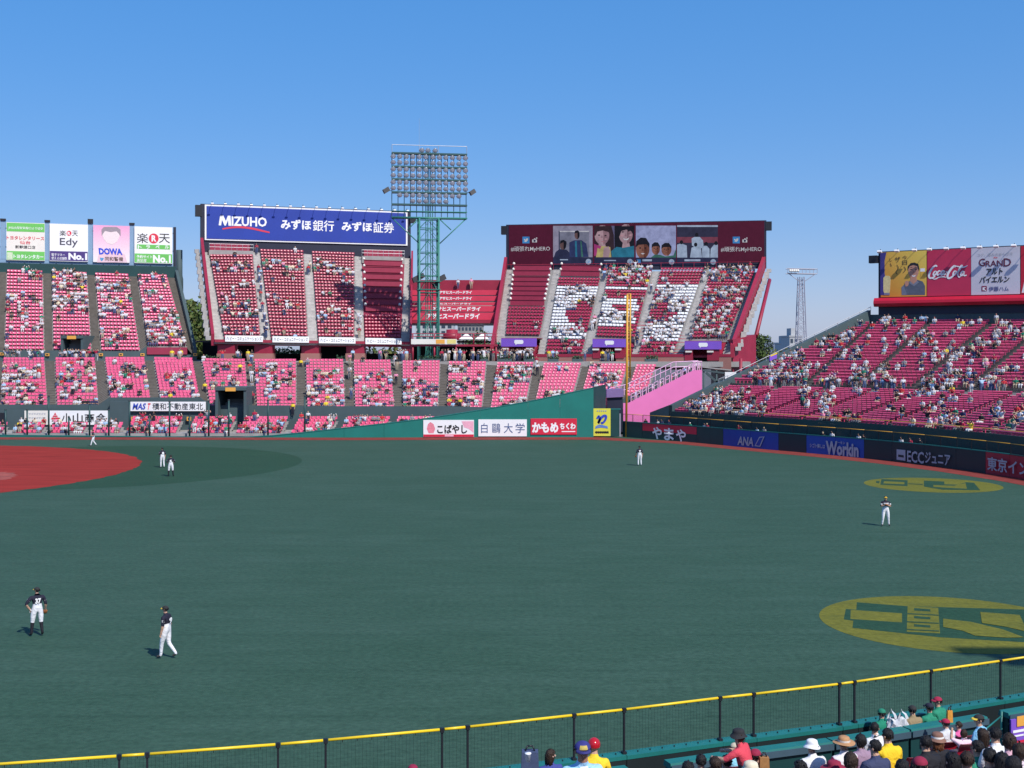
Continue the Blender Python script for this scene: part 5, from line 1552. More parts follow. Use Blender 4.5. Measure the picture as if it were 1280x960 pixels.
# advertisements on the green wall
f, t = ground_sign(529.2, 592.4, 525, 546.2, 146.3, 'white and pink noodle shop style advertisement on the green wall, leftmost of three', M_WHITE)
t['label'] = 'white advertisement with pink patches and red base strip, leftmost on green wall'
mb = MB(); f.prect(mb, 529.4, 543, 592.2, 546, .002, .015, M_SRED); mb.build('red_band', t)
mb = MB(); f.prect(mb, 556, 543.4, 567, 545.6, .016, .02, mat('print_pink', (.8, .4, .5), .6, .1)); mb.build('pink_tab', t)
part(f, 'printed_patch', t, [(535, 530), (538, 527.5), (542, 530), (544, 536), (542, 541.5), (536, 541.5), (533.5, 536)], .002, .012, mat('print_rose', (.72, .22, .28), .6, .2, 3))
part(f, 'printed_patch', t, [(577, 526.5), (592, 526.5), (592, 541), (586, 536), (580, 534)], .002, .012, MATS['print_pink'])
lettering(f, 'こばやし', (546.5, 530.8, 584, 542), M_INK, t, .03, .03)
f, t = ground_sign(598, 658.5, 524.3, 545.4, 146.3, 'white university advertisement with four blue characters on the green wall', M_WHITE)
for s_, x0, x1 in (('白', 601.5, 609.5), ('鷗', 615.5, 625.5), ('大', 630, 641), ('学', 644.5, 656)):
    lettering(f, s_, (x0, 529, x1, 541.2), mat('lettering_steel_blue', (.06, .10, .24), .6, 0), t, .0, .03)
f, t = ground_sign(663.4, 721, 523.2, 543.2, 146.3, 'red advertisement with white rounded letters, rightmost on the green wall', M_SRED)
lettering(f, 'かもめ', (665, 528, 698, 541), M_LWH, t, .05, .03); lettering(f, 'ちくわ', (700, 528.5, 719.5, 537), M_LWH, t, .05, .03)
mb = MB(); f.prect(mb, 702, 538.8, 719, 540, .01, .02, M_LWH); mb.build('underline', t)
f, t = ground_sign(741.8, 763.2, 510.6, 545, 146.5, 'upright yellow advertisement with blue swirl mark beside the corner gate', mat('sign_yellow_green', (.62, .60, .06), .55, .05))
strokes(f, [([(746, 523.5), (748.5, 520), (749.5, 524), (747.8, 529), (751, 523), (755, 519.8), (757.5, 520.5), (756.5, 525), (753, 529), (751.5, 527.5)], .16)], .14, M_LBLUE, t, 'logo')
strokes(f, [[(744.5, 533.6), (750, 531.5), (759.5, 533.5)], [(744, 535.2), (751, 533.6), (760, 535)]], .08, mat('lettering_light_blue', (.10, .20, .55), .6, 0), t, 'underline')
strokes(f, [[(744 + k*2.4, 541), (745.4 + k*2.4, 539.6), (745.8 + k*2.4, 541.8)] for k in range(7)], .09, M_INK, t, 'lettering')
strokes(f, [[(746 + k*2.6, 514), (747.6 + k*2.6, 513.4)] for k in range(5)], .05, MATS['lettering_light_blue'], t, 'lettering')
# beer boards on the party terrace
for k, (x0, x1, y0, y1, Y) in enumerate(GROWS):
    f, t = ground_sign(x0, x1, y0, y1, Y, ['lowest', 'second lowest', 'middle', 'second highest', 'highest'][k] + ' red beer board on the terrace between the decks', M_BANNER, 'sign', 'red beer boards between the decks')
    bx = [(533, 391.8, 600, 398.7), (540, 383.4, 601, 389), (540, 378.6, 589, 380.8), (549, 371, 590, 375), (549, 363.5, 590, 367.4)][k]
    lettering(f, 'アサヒスーパードライ', bx, M_LWH, t, .045, .03, shear=.12)
# ------------------------------------------------------------------ stadium light tower
TY = 178.0
tw = thing('light_tower', at(536, 500, TY), 'green steel light tower with a tall rack of floodlights between the upper decks', 'light tower')
tw.location.z = 0
yaw = R(9)
tu = Vector((math.cos(yaw), math.sin(yaw), 0))
tf = Frame(Vector((at(536, 400, TY).x, TY, 0)) - tu * 30, tu)
tp = lambda x, y, n=0.0: tf.P(*tf.uv(x, y), n)
legs = {}
for sx, x in (('l', 523.5), ('r', 547.5)):
    for sn, n in (('f', 1.2), ('b', -1.4)):
        u = tf.uv(x, 350)[0]
        p, q = tf.P(u, -.02, n), tf.P(u, tf.uv(536, 274)[1], n)
        legs[sx + sn] = (p, q)
        mb = MB(); mb.tube(p, q, .135, M_TOWER, 8); mb.build('leg', tw)
zs = [tf.uv(536, y)[1] for y in (430, 402, 388, 366, 345, 330, 316, 300, 286, 274)]
zs = [0.5, 5.0] + zs
for k, z in enumerate(zs):
    mb = MB()
    for a, b in (('lf', 'rf'), ('lb', 'rb'), ('lf', 'lb'), ('rf', 'rb')):
        pa, pb = legs[a][0].copy(), legs[b][0].copy(); pa.z = pb.z = z
        mb.tube(pa, pb, .06, M_TOWER, 6)
    mb.build('girt', tw)
    if k < len(zs) - 1:
        z2 = zs[k+1]
        mb = MB()
        for a, b in (('lf', 'rf'), ('lb', 'rb'), ('lf', 'lb'), ('rb', 'rf')):
            pa, pb = legs[a][0].copy(), legs[b][0].copy()
            pm = (pa + pb) / 2; pm.z = z2; pa.z = pb.z = z
            mb.tube(pa, pm, .04, M_TOWER, 5); mb.tube(pb, pm, .04, M_TOWER, 5)
        mb.build('cross_brace', tw)
mb = MB()
for x in (532.5, 535, 538.5, 541):
    u = tf.uv(x, 350)[0]; mb.tube(tf.P(u, 3, -.2), tf.P(u, tf.uv(536, 190)[1], -.2), .07, M_TOWER, 5)
for k in range(60):
    z = 5 + k * .55; u0, u1 = tf.uv(532.5, 350)[0], tf.uv(535, 350)[0]; mb.tube(tf.P(u0, z, -.2), tf.P(u1, z, -.2), .025, M_TOWER, 4)
mb.build('ladder', tw)
M_RACK = mat('rack_steel_dark_green', (.028, .085, .085), .5, .15, 1.0)
for y in (192.5, 209.3, 225, 241.2, 256.3):
    v = tf.uv(536, y)[1]; u0, u1 = tf.uv(489.5, y)[0], tf.uv(583.5, y)[0]
    mb = MB(); tf.rect(mb, u0, u1, v - .13, v + .10, -.5, .55, M_RACK); mb.build('rack_walkway', tw)
for y in (265, 272.8):
    v = tf.uv(536, y)[1]; u0, u1 = tf.uv(489.5, y)[0], tf.uv(583.5, y)[0]
    mb = MB(); mb.tube(tf.P(u0, v, .5), tf.P(u1, v, .5), .13 if y > 270 else .07, M_TOWER, 6); mb.tube(tf.P(u0, v, -.5), tf.P(u1, v, -.5), .13 if y > 270 else .07, M_TOWER, 6); mb.build('rack_beam', tw)
for k in range(13):
    x = 490 + k * 93 / 12; u = tf.uv(x, 230)[0]
    mb = MB(); mb.tube(tf.P(u, tf.uv(536, 273)[1], -.35), tf.P(u, tf.uv(536, 192)[1], -.35), .06, M_RACK, 5); mb.build('rack_upright', tw)
mb = MB()
for x in (490, 524, 548, 583.5):
    u = tf.uv(x, 190)[0]; mb.tube(tf.P(u, tf.uv(536, 193)[1], 0), tf.P(u, tf.uv(536, 182)[1], 0), .045, M_STEEL, 5)
u0, u1 = tf.uv(490, 182)[0], tf.uv(583.5, 182)[0]; v = tf.uv(536, 182)[1]
mb.tube(tf.P(u0, v, 0), tf.P(u1, v, 0), .045, M_STEEL, 5)
u = tf.uv(524, 182)[0]; mb.tube(tf.P(u, v, 0), tf.P(u, v + 4, 0), .02, M_STEEL, 4)
mb.build('top_rail', tw)
for (xa, ya, xb, yb) in ((490, 279, 523.5, 311), (583, 279, 548, 312), (523.5, 279, 509, 294), (548, 279, 563, 294)):
    mb = MB(); mb.tube(tp(xa, ya - 6, .3), tp(xb, yb - 6, .8), .085, M_TOWER, 6); mb.build('knee_brace', tw)
M_LENS = mat('floodlight_lens', (.48, .50, .56), .12, .1, 6, spec=.8)
M_REFL = mat('floodlight_bowl', (.42, .44, .50), .3, .2, 3, metallic=.4)
# one floodlight: bowl with rim, glass, stirrup; copied with its glass
def flood(u, v, proto=[None]):
    pos = tf.P(u, v, .55)
    if proto[0] is None:
        ax = (tf.N * .86 - Vector((0, 0, .5)) ).normalized()
        mb = MB(); mb.lathe(pos - ax * .40, [(.02, 0), (.16, .03), (.30, .18), (.36, .36), (.38, .40), (.34, .40)], M_REFL, 12, ax)
        mb.tube(pos - tf.U * .38, pos - tf.U * .38 - tf.N * .5, .03, M_RACK, 4); mb.tube(pos + tf.U * .38, pos + tf.U * .38 - tf.N * .5, .03, M_RACK, 4)
        a = mb.build('floodlight', tw, base=pos)
        mb = MB(); mb.lathe(pos - ax * .40, [(.34, .385), (.2, .41), (.0, .42)], M_LENS, 12, ax); b = mb.build('lens', a, base=pos)
        proto[0] = (a, b)
    else:
        a = proto[0][0].copy(); b = proto[0][1].copy()
        COL.objects.link(a); COL.objects.link(b); b.parent = a
        a.location = pos - parent_loc(tw)
cols = [480 + x / 8 for x in (90, 155, 220, 285, 350, 415, 485, 550, 615, 680, 745, 810)]
for r, y in enumerate((197.3, 204.6, 213, 220.6, 229.2, 236.6, 245.2, 252.3)):
    for c, x in enumerate(cols):
        if r == 6 and c in (0, 11): continue
        if r == 7 and not (3 <= c <= 8): continue
        flood(tf.uv(x, y)[0], tf.uv(536, y)[1])
for x in (527, 534.5, 543.5): flood(tf.uv(x, 189)[0], tf.uv(536, 189)[1])
for (x, y, sz) in ((482.5, 238.5, .5), (590, 241, .45), (519.5, 349, .6), (552, 348, .6), (545, 356, .5), (526, 346, .5)):
    mb = MB(); p = tp(x, y, .6); mb.obox(p, Vector((sz * .75, .15, .25)), Vector((-.1, sz * .6, 0)), Vector((-.15, 0, sz * .6)), M_BLACK)
    e = tp(489.5 if x < 500 else (583.5 if x > 570 else (523.5 if x < 536 else 547.5)), y, 0); mb.tube(p, e, .05, M_BLACK, 4); mb.build('loudspeaker', tw)
mb = MB(); a, b = tp(524, 370, .8), tp(546, 352, .8)
for zz in (tf.uv(536, 352)[1], tf.uv(536, 362)[1]):
    u0, u1 = tf.uv(521, 350)[0], tf.uv(550, 350)[0]; tf.rect(mb, u0, u1, zz - .08, zz + .02, -1.6, 1.5, M_TOWER)
mb.build('maintenance_deck', tw)

# ------------------------------------------------------------------ far light tower, buildings, trees
FY = 430.0
ft = thing('light_tower', at(1003, 436, FY), 'distant slender lattice light tower on the skyline right of the video board', 'light tower'); ft.location.z = 0
ff = Frame(Vector((at(1003, 430, FY).x, FY, 0)), (1, 0, 0))
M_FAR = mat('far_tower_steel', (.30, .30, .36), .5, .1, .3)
def fx(y): return (996.2 - (1.0 - (y - 345) / 90) * -0 + (345 - y) * .02, 1007.6)
ys = [440, 428, 416, 404, 392, 380, 369, 358, 348]
def fl(y, s): 
    h = 2.6 + (y - 345) / 90 * 3.4
    return ff.P(*ff.uv(1002.5 + s * h, y), 0)
for s in (-1, 1):
    for n in (0, -3.0):
        mb = MB(); p, q = fl(440, s), fl(346, s); p = p - ff.N * -n; q = q - ff.N * -n
        mb.tube((p.x, p.y, 0), p, .22, M_FAR, 5); mb.tube(p, q, .2, M_FAR, 5); mb.build('leg', ft)
for y0, y1 in zip(ys[:-1], ys[1:]):
    mb = MB()
    for n in (0, 3.0):
        o_ = -ff.N * n
        mb.tube(fl(y0, -1) + o_, fl(y1, 1) + o_, .11, M_FAR, 4); mb.tube(fl(y0, 1) + o_, fl(y1, -1) + o_, .11, M_FAR, 4); mb.tube(fl(y0, -1) + o_, fl(y0, 1) + o_, .11, M_FAR, 4)
    mb.build('cross_brace', ft)
mb = MB()
for y in (335.5, 341.5):
    for n in (0, -3): mb.tube(ff.P(*ff.uv(984.5, y), n), ff.P(*ff.uv(1021.5, y + .8), n), .16, M_FAR, 5)
for k in range(9): x = 984.5 + k * 37/8; mb.tube(ff.P(*ff.uv(x, 335.5), 0), ff.P(*ff.uv(x, 341.8), 0), .1, M_FAR, 4)
mb.build('platform', ft)
mb = MB()
for s, x in ((-1, 986), (1, 1020)): mb.tube(ff.P(*ff.uv(x, 342), 0), fl(352, s), .14, M_FAR, 5)
mb.build('knee_brace', ft)
for k in range(5):
    mb = MB(); p = ff.P(*ff.uv(987 + k * 2.4, 338.5), .6); mb.lathe(p, [(.02, 0), (.45, .15), (.5, .5), (.0, .55)], M_OFFW, 8, ff.N); mb.build('floodlight', ft)

M_GLASS = mat('window_glass_far', (.05, .07, .10), .15, .1, 1)
M_BWALL = mat('building_white', (.42, .43, .44), .8, .06, .1); M_BGREY = mat('building_blue_grey', (.16, .20, .27), .8, .08, .1); M_BTAN = mat('building_tan', (.26, .25, .24), .8, .06, .1)
def building(x0, x1, ytop, Y, depth, m, rows, cols, label, ybot=452, roof=None):
    f = frame_px(x0, Y, x1, Y, 0)
    t = thing('building', f.P(f.w/2, 0, -depth/2), label, 'building')
    H = f.uv(x0, ytop)[1]
    mb = MB(); f.rect(mb, 0, f.w, 0, H, -depth, 0, m); mb.build('wall', t)
    mb = MB(); f.rect(mb, -.2, f.w + .2, H + .003, H + .5, -depth - .2, .2, m); 
    f.rect(mb, f.w*.25, f.w*.6, H + .5, H + 3.2, -depth*.7, -depth*.2, roof or m); mb.build('roof', t)
    vlow = max(0.5, f.uv(x0, ybot)[1])
    for r in range(rows):
        v0 = lerp(vlow, H, (r + .25)/rows); v1 = lerp(vlow, H, (r + .75)/rows)
        for c in range(cols):
            mb = MB(); f.rect(mb, f.w*(c + .2)/cols, f.w*(c + .8)/cols, v0, v1, .003, .06, M_GLASS); mb.build('window', t)
building(987, 1003, 421, 440, 14, M_BWALL, 3, 3, 'white block on the skyline at the foot of the distant light tower')
building(977, 986.5, 430, 470, 12, M_BWALL, 2, 2, 'small white block on the skyline left of the distant tower foot')
building(955.5, 972, 429.5, 500, 16, M_BGREY, 2, 4, 'blue grey block with a roof hut on the skyline above the trees')
building(519, 566, 405, 320, 14, M_BWALL, 5, 6, 'white building seen through the gap behind the green tower legs', 440)
building(572, 603, 407, 340, 14, M_BTAN, 4, 7, 'tan building seen through the gap below the red beer boards', 440)

def leaf_mat(name, c):
    m = mat(name, c, .6, .45, .8, spec=.3); return m
M_LEAF = [leaf_mat('foliage_dark', (.050, .085, .020)), leaf_mat('foliage_mid', (.072, .112, .026)), leaf_mat('foliage_olive', (.105, .120, .030))]
M_BARK = mat('bark', (.10, .075, .055), .9, .3, 3)
def tree(px, ytop, Y, rad, label, k=0, n=1700, leaf=.42):
    top = at(px, ytop, Y)
    H = top.z
    t = thing('tree', (top.x, Y, 0), label, 'tree', 'trees beyond the stands')
    mb = MB()
    mb.tube((top.x, Y, -.05), (top.x + .1, Y, H * .45), .38, M_BARK, 8, .26); mb.tube((top.x + .1, Y, H * .45), (top.x, Y, H * .85), .26, M_BARK, 7, .08)
    for j in range(7):
        a = random.uniform(0, 6.28); h = H * random.uniform(.35, .7)
        mb.tube((top.x + .05, Y, h), (top.x + math.cos(a) * rad * .75, Y + math.sin(a) * rad * .75, h + rad * random.uniform(.3, .9)), .13, M_BARK, 5, .03)
    mb.build('trunk', t)
    mb = MB()
    cl = []
    for j in range(34):
        d = Vector((random.gauss(0, 1), random.gauss(0, 1), random.gauss(0, 1))).normalized() * random.uniform(.35, .95)
        cl.append((Vector((top.x + d.x * rad, Y + d.y * rad, H - rad * 1.1 + d.z * rad * 1.1)), rad * random.uniform(.22, .40)))
    for j in range(n):
        c, r = random.choice(cl)
        d = Vector((random.gauss(0, 1), random.gauss(0, 1), random.gauss(0, 1))).normalized() * r * random.uniform(.55, 1.08)
        p = c + d
        nrm = (d.normalized() + Vector((random.gauss(0, .6), random.gauss(0, .6), random.gauss(0, .6)))).normalized()
        a = nrm.orthogonal().normalized(); a = Matrix.Rotation(random.uniform(0, 6.28), 3, nrm) @ a; b = nrm.cross(a)
        s = leaf * random.uniform(.6, 1.2)
        mb.face([p - a * s, p + b * s * .55, p + a * s, p - b * s * .55], M_LEAF[(k + (random.random() < .3)) % 3])
    mb.build('crown', t)
tree(243, 369, 232, 9.0, 'dark green tree filling the gap left of the blue bank board deck', 1, 5200, .55)
tree(257, 386, 226, 7.0, 'lower tree just left of the stepped end of the left upper deck', 1, 3600, .5)
tree(222, 400, 240, 6.0, 'tree partly hidden behind the upper left stand parapet', 0, 1500)
tree(350, 428, 212, 4.5, 'tree seen under the left deck through second opening, left one', 1, 2000)
tree(368, 430, 214, 4.0, 'tree seen under the left deck through second opening, right one', 2, 1600)
tree(470, 429, 212, 4.5, 'tree seen under the left deck through last opening, left one', 1, 2000)
tree(492, 430, 214, 4.0, 'tree seen under the left deck through last opening, right one', 2, 1600)
tree(609, 405, 300, 6.5, 'dark tree seen through the gap right of the tan building', 0, 1800)
tree(953, 434, 232, 4.6, 'olive tree directly right of the red end wall', 2, 2200)
tree(967, 433, 238, 4.8, 'olive tree second from the red end wall on the skyline', 2, 2400)
tree(982, 436, 245, 4.8, 'olive tree left of the white skyline blocks above the parapet', 1, 2000)
tree(998, 440, 252, 4.5, 'rightmost low tree peeking over the raking parapet', 2, 1600)
tree(949, 414, 225, 2.6, 'small bushy treetop behind the red strut of the right upper deck', 0, 900, .3)

# light tower beyond the right edge of the picture, known by its shadow on the turf beside the near fence
L2 = Vector((44.0, 13.2, 0))
t2 = thing('light_tower', L2, 'light tower outside the right edge whose shadow falls by the near fence', 'light tower')
for dx, dy in ((-1.4, -1.4), (1.4, -1.4), (1.4, 1.4), (-1.4, 1.4)):
    mb = MB(); mb.tube(L2 + Vector((dx, dy, -.02)), L2 + Vector((dx, dy, 31)), .17, M_TOWER, 8); mb.build('leg', t2)
for k in range(8):
    z = 2 + k * 3.7
    mb = MB()
    for (ax, ay), (bx, by) in (((-1.4, -1.4), (1.4, -1.4)), ((1.4, -1.4), (1.4, 1.4)), ((1.4, 1.4), (-1.4, 1.4)), ((-1.4, 1.4), (-1.4, -1.4))):
        mb.tube(L2 + Vector((ax, ay, z)), L2 + Vector((bx, by, z)), .08, M_TOWER, 5); mb.tube(L2 + Vector((ax, ay, z)), L2 + Vector((bx, by, z + 3.7)), .055, M_TOWER, 5)
    mb.build('girt', t2)
for k in range(6):
    mb = MB(); mb.box(L2.x - 5.6, L2.x + 5.6, L2.y - .5, L2.y + .5, 30.5 + k * 1.9, 30.75 + k * 1.9, M_RACK); mb.build('rack_walkway', t2)
for k in range(8):
    for c in range(12):
        p = Vector((L2.x - 5.4 + c * .98, L2.y + .5, 31.6 + k * .95))
        o = bpy.data.objects.new('floodlight', tw.children[-1].data) if False else None
        if k == 0 and c == 0:
            mb = MB(); mb.lathe(p, [(.02, 0), (.16, .03), (.30, .18), (.36, .36), (.38, .40), (.0, .42)], M_REFL, 10, Vector((-.3, .86, -.5))); fl0 = mb.build('floodlight', t2, base=p)
        else:
            q = fl0.copy(); COL.objects.link(q); q.location = p - parent_loc(t2)
# ------------------------------------------------------------------ seats
def seat_template():
    V, Fc = [], []
    prof = [(-.06, .36), (-.09, .48), (-.12, .585), (-.175, .675), (-.26, .69)]
    cols = [(-.228, .03), (-.12, .0), (.12, .0), (.228, .03)]
    for y, z in prof:
        for x, dy in cols: V.append((x, y + dy, z))
    for r in range(4):
        for c in range(3): Fc.append((r*4 + c, r*4 + c + 1, r*4 + c + 5, r*4 + c + 4))
    b = len(V)
    for x in (-.225, .225):
        V += [(x, -.09, .40), (x, .25, .43), (x, .29, .39), (x, .27, .33), (x, -.05, .32)]
    for j in range(4): Fc.append((b + j, b + j + 1, b + 6 + j, b + 5 + j)[::-1])
    Fc.append((b, b+1, b+2, b+3, b+4)); Fc.append((b+9, b+8, b+7, b+6, b+5))
    b = len(V)
    V += [(-.05, -.06, 0), (.05, -.06, 0), (.05, .02, 0), (-.05, .02, 0), (-.05, -.06, .33), (.05, -.06, .33), (.05, .02, .33), (-.05, .02, .33)]
    for q in ((0, 1, 5, 4), (1, 2, 6, 5), (2, 3, 7, 6), (3, 0, 4, 7)): Fc.append(tuple(b + j for j in q))
    return np.array(V, float), Fc
SV, SFc = seat_template()
SVB = SV.copy()
for r_, (y_, z_) in enumerate([(-.16, .36), (-.12, .45), (-.07, .55), (-.12, .63), (-.22, .65)]):
    for c_ in range(4): SVB[r_*4 + c_] = (SV[r_*4 + c_][0] * 1.06, y_, z_)
for k_ in range(20, 30):      # tip-up pans, folded against the backs
    SVB[k_] = (SV[k_][0], -.135 + (SV[k_][1] + .09) * .12, .30 + (SV[k_][2] - .32) * .9)
# the near stand's seats come first (see below); sort the far ones by how large they show
def basis(D, N):
    D = Vector(D); N = Vector(N)
    r = N.cross(Vector((0, 0, 1)))          # right-hand side of someone facing N
    return np.array([[r.x, N.x, 0], [r.y, N.y, 0], [0, 0, 1]])

# row of near seats is appended by the foreground builder
NEAR_SEATS = []
def join_seats(items):
    """all remaining seats as one mesh"""
    n = len(items); nv = len(SV)
    P = np.array([tuple(s[0]) for s in items]); Bm = np.array([basis(s[1], s[2]) for s in items])
    jit = rng.uniform(-.012, .012, (n, 1, 3))
    isb = np.array([s[4] in ('bleachers', 'upper_bleachers') for s in items])
    W = np.where(isb[:, None, None], np.einsum('nij,vj->nvi', Bm, SVB), np.einsum('nij,vj->nvi', Bm, SV)) + P[:, None, :] + jit
    names = list(SEAT.keys())
    faces = []; mi = []
    base = SFc
    for i, s in enumerate(items):
        o = i * nv; k = names.index(s[3])
        for f in base: faces.append(tuple(o + j for j in f))
        mi += [k] * len(base)
    me = bpy.data.meshes.new('seats')
    me.from_pydata(W.reshape(-1, 3).tolist(), [], faces)
    for k in names: me.materials.append(SEAT[k])
    me.polygons.foreach_set('material_index', mi)
    me.polygons.foreach_set('use_smooth', np.repeat(~isb, len(base)).tolist())
    me.update()
    o = bpy.data.objects.new('stadium_seats', me); COL.objects.link(o)
    return tag(o, 'thousands of pink, red and white folding seats filling all stands', 'seats', kind='stuff')
SEAT_ME = {}
def one_seat(s, label, group):
    k = s[3]
    if k not in SEAT_ME:
        me = bpy.data.meshes.new('stadium_seat')
        me.from_pydata((SVB if s[4] == 'bleachers' else SV).tolist(), [], SFc); me.materials.append(SEAT[k])
        me.polygons.foreach_set('use_smooth', [True] * len(SFc)); me.update(); SEAT_ME[k] = me
    o = bpy.data.objects.new('stadium_seat', SEAT_ME[k]); COL.objects.link(o)
    b = basis(s[1], s[2])
    o.matrix_world = Matrix(((b[0][0], b[0][1], 0, s[0].x), (b[1][0], b[1][1], 0, s[0].y), (0, 0, 1, s[0].z), (0, 0, 0, 1)))
    return tag(o, label, 'seat', group)

# ------------------------------------------------------------------ people: one skinned skeleton, posed
def skeleton(kind='sit', arms='lap', lean=0.0, turn=0.0, feet=None, fingers=False, scale=1.0, knees=None, twist=0.0, wide=1.0):
    """joints (position, radius), bones (a, b, part); the figure faces +y"""
    J, Bn = {}, []
    def j(n, x, y, z, r): J[n] = (Vector((x, y, z)), r)
    hz = 0.46 if kind == 'sit' else 0.96
    s_, c_ = math.sin(lean), math.cos(lean)
    def tor(x, y, h): return (x, y * c_ + h * s_, hz + h * c_ - y * s_)
    j('pelvis', *tor(0, 0, .02), .135 * wide); j('waist', *tor(0, .0, .20), .125 * wide); j('chest', *tor(0, .0, .40), .145 * wide)
    j('neckbase', *tor(0, -.01, .515), .092); j('neck', *tor(0, .0, .575), .062)
    hd = Matrix.Rotation(-turn, 3, 'Z')
    nb = Vector(tor(0, .0, .578))
    def head(n, x, y, z, r):
        v = nb + hd @ Vector((x, y, z)); J[n] = (v, r)
    head('jaw', 0, .028, .060, .056); head('skull', 0, .012, .125, .077); head('crown', 0, 0, .185, .060)
    Bn += [('pelvis', 'waist', 'pants' if kind != 'sit' else 'shirt'), ('waist', 'chest', 'shirt'), ('chest', 'neckbase', 'shirt'), ('neckbase', 'neck', 'skin'), ('neck', 'jaw', 'skin'), ('jaw', 'skull', 'skin'), ('skull', 'crown', 'hair')]
    for sd, sg in (('l', -1), ('r', 1)):
        sh = Vector(tor(sg * .185 * wide, -.01, .475)); J['sho' + sd] = (sh, .070 * wide)
        am = arms if isinstance(arms, str) else arms[0 if sg < 0 else 1]
        e, w = {
            'lap': (Vector((sg * .05, .06, -.27)), Vector((-sg * .05, .28, -.30))),
            'down': (Vector((sg * .06, -.02, -.29)), Vector((sg * .05, .05, -.55))),
            'up': (Vector((sg * .20, .08, .10)), Vector((sg * .10, .16, .34))),
            'face': (Vector((sg * .08, .16, -.20)), Vector((-sg * .06, .24, .05))),
            'front': (Vector((sg * .07, .05, -.28)), Vector((-sg * .09, .24, -.24))),
            'hip': (Vector((sg * .20, -.06, -.24)), Vector((sg * .04, .02, -.46))),
            'glove': (Vector((sg * .09, -.03, -.28)), Vector((sg * .10, .10, -.50))),
            'bent': (Vector((sg * .10, -.10, -.26)), Vector((sg * .05, .16, -.30))),
            'reach': (Vector((sg * .10, .20, -.16)), Vector((sg * .02, .44, -.18))),
            'cross': (Vector((sg * .08, .06, -.26)), Vector((-sg * .12, .20, -.18))),
        }[am]
        J['elb' + sd] = (sh + e, .050); J['wri' + sd] = (sh + w, .032)
        hdir = (w - e).normalized(); J['han' + sd] = (sh + w + hdir * .07, .040)
        Bn += [('chest', 'sho' + sd, 'shirt'), ('sho' + sd, 'elb' + sd, 'sleeve'), ('elb' + sd, 'wri' + sd, 'skin'), ('wri' + sd, 'han' + sd, 'skin')]
        j('hip' + sd, sg * .105 * wide, .0 if kind != 'sit' else .02, hz - .03, .105 * wide)
        Bn.append(('pelvis', 'hip' + sd, 'pants'))
        if kind == 'sit':
            j('kne' + sd, sg * .13, .42, .50, .068); j('ank' + sd, sg * .12, .40, .09, .045); j('toe' + sd, sg * .13, .56, .045, .040)
        else:
            fx, fy = (feet or ((-.11, 0), (.11, 0)))[0 if sg < 0 else 1]
            kn = (knees or (.03, .03))[0 if sg < 0 else 1]
            j('kne' + sd, (sg * .105 + fx) / 2 * 1.02, fy * .45 + kn, .50, .066)
            lift = max(0.0, -fy * .18)
            j('ank' + sd, fx, fy - .03, .09 + lift, .045); j('toe' + sd, fx * 1.15, fy + .13, .045 + lift * .3, .042)
        Bn += [('hip' + sd, 'kne' + sd, 'pants'), ('kne' + sd, 'ank' + sd, 'shin'), ('ank' + sd, 'toe' + sd, 'shoe')]
    chains = []
    if fingers:
        for sd, sg in (('l', -1), ('r', 1)):
            h, _ = J['han' + sd]; d = (h - J['wri' + sd][0]).normalized()
            a = d.cross(Vector((0, 1, 0)));  a = a.normalized() if a.length > .1 else Vector((1, 0, 0)); b = d.cross(a)
            for q, L in ((-1.5, .070), (-.5, .080), (.5, .085), (1.5, .066)):
                p = h + a * q * .018
                chains.append([p, p + d * L * .55 + b * .008, p + d * L * .85 + b * .030])
            p = h - d * .03 - a * .03
            chains.append([p, p - a * .028 + d * .03, p - a * .026 + d * .06 + b * .015])
    return J, Bn, chains

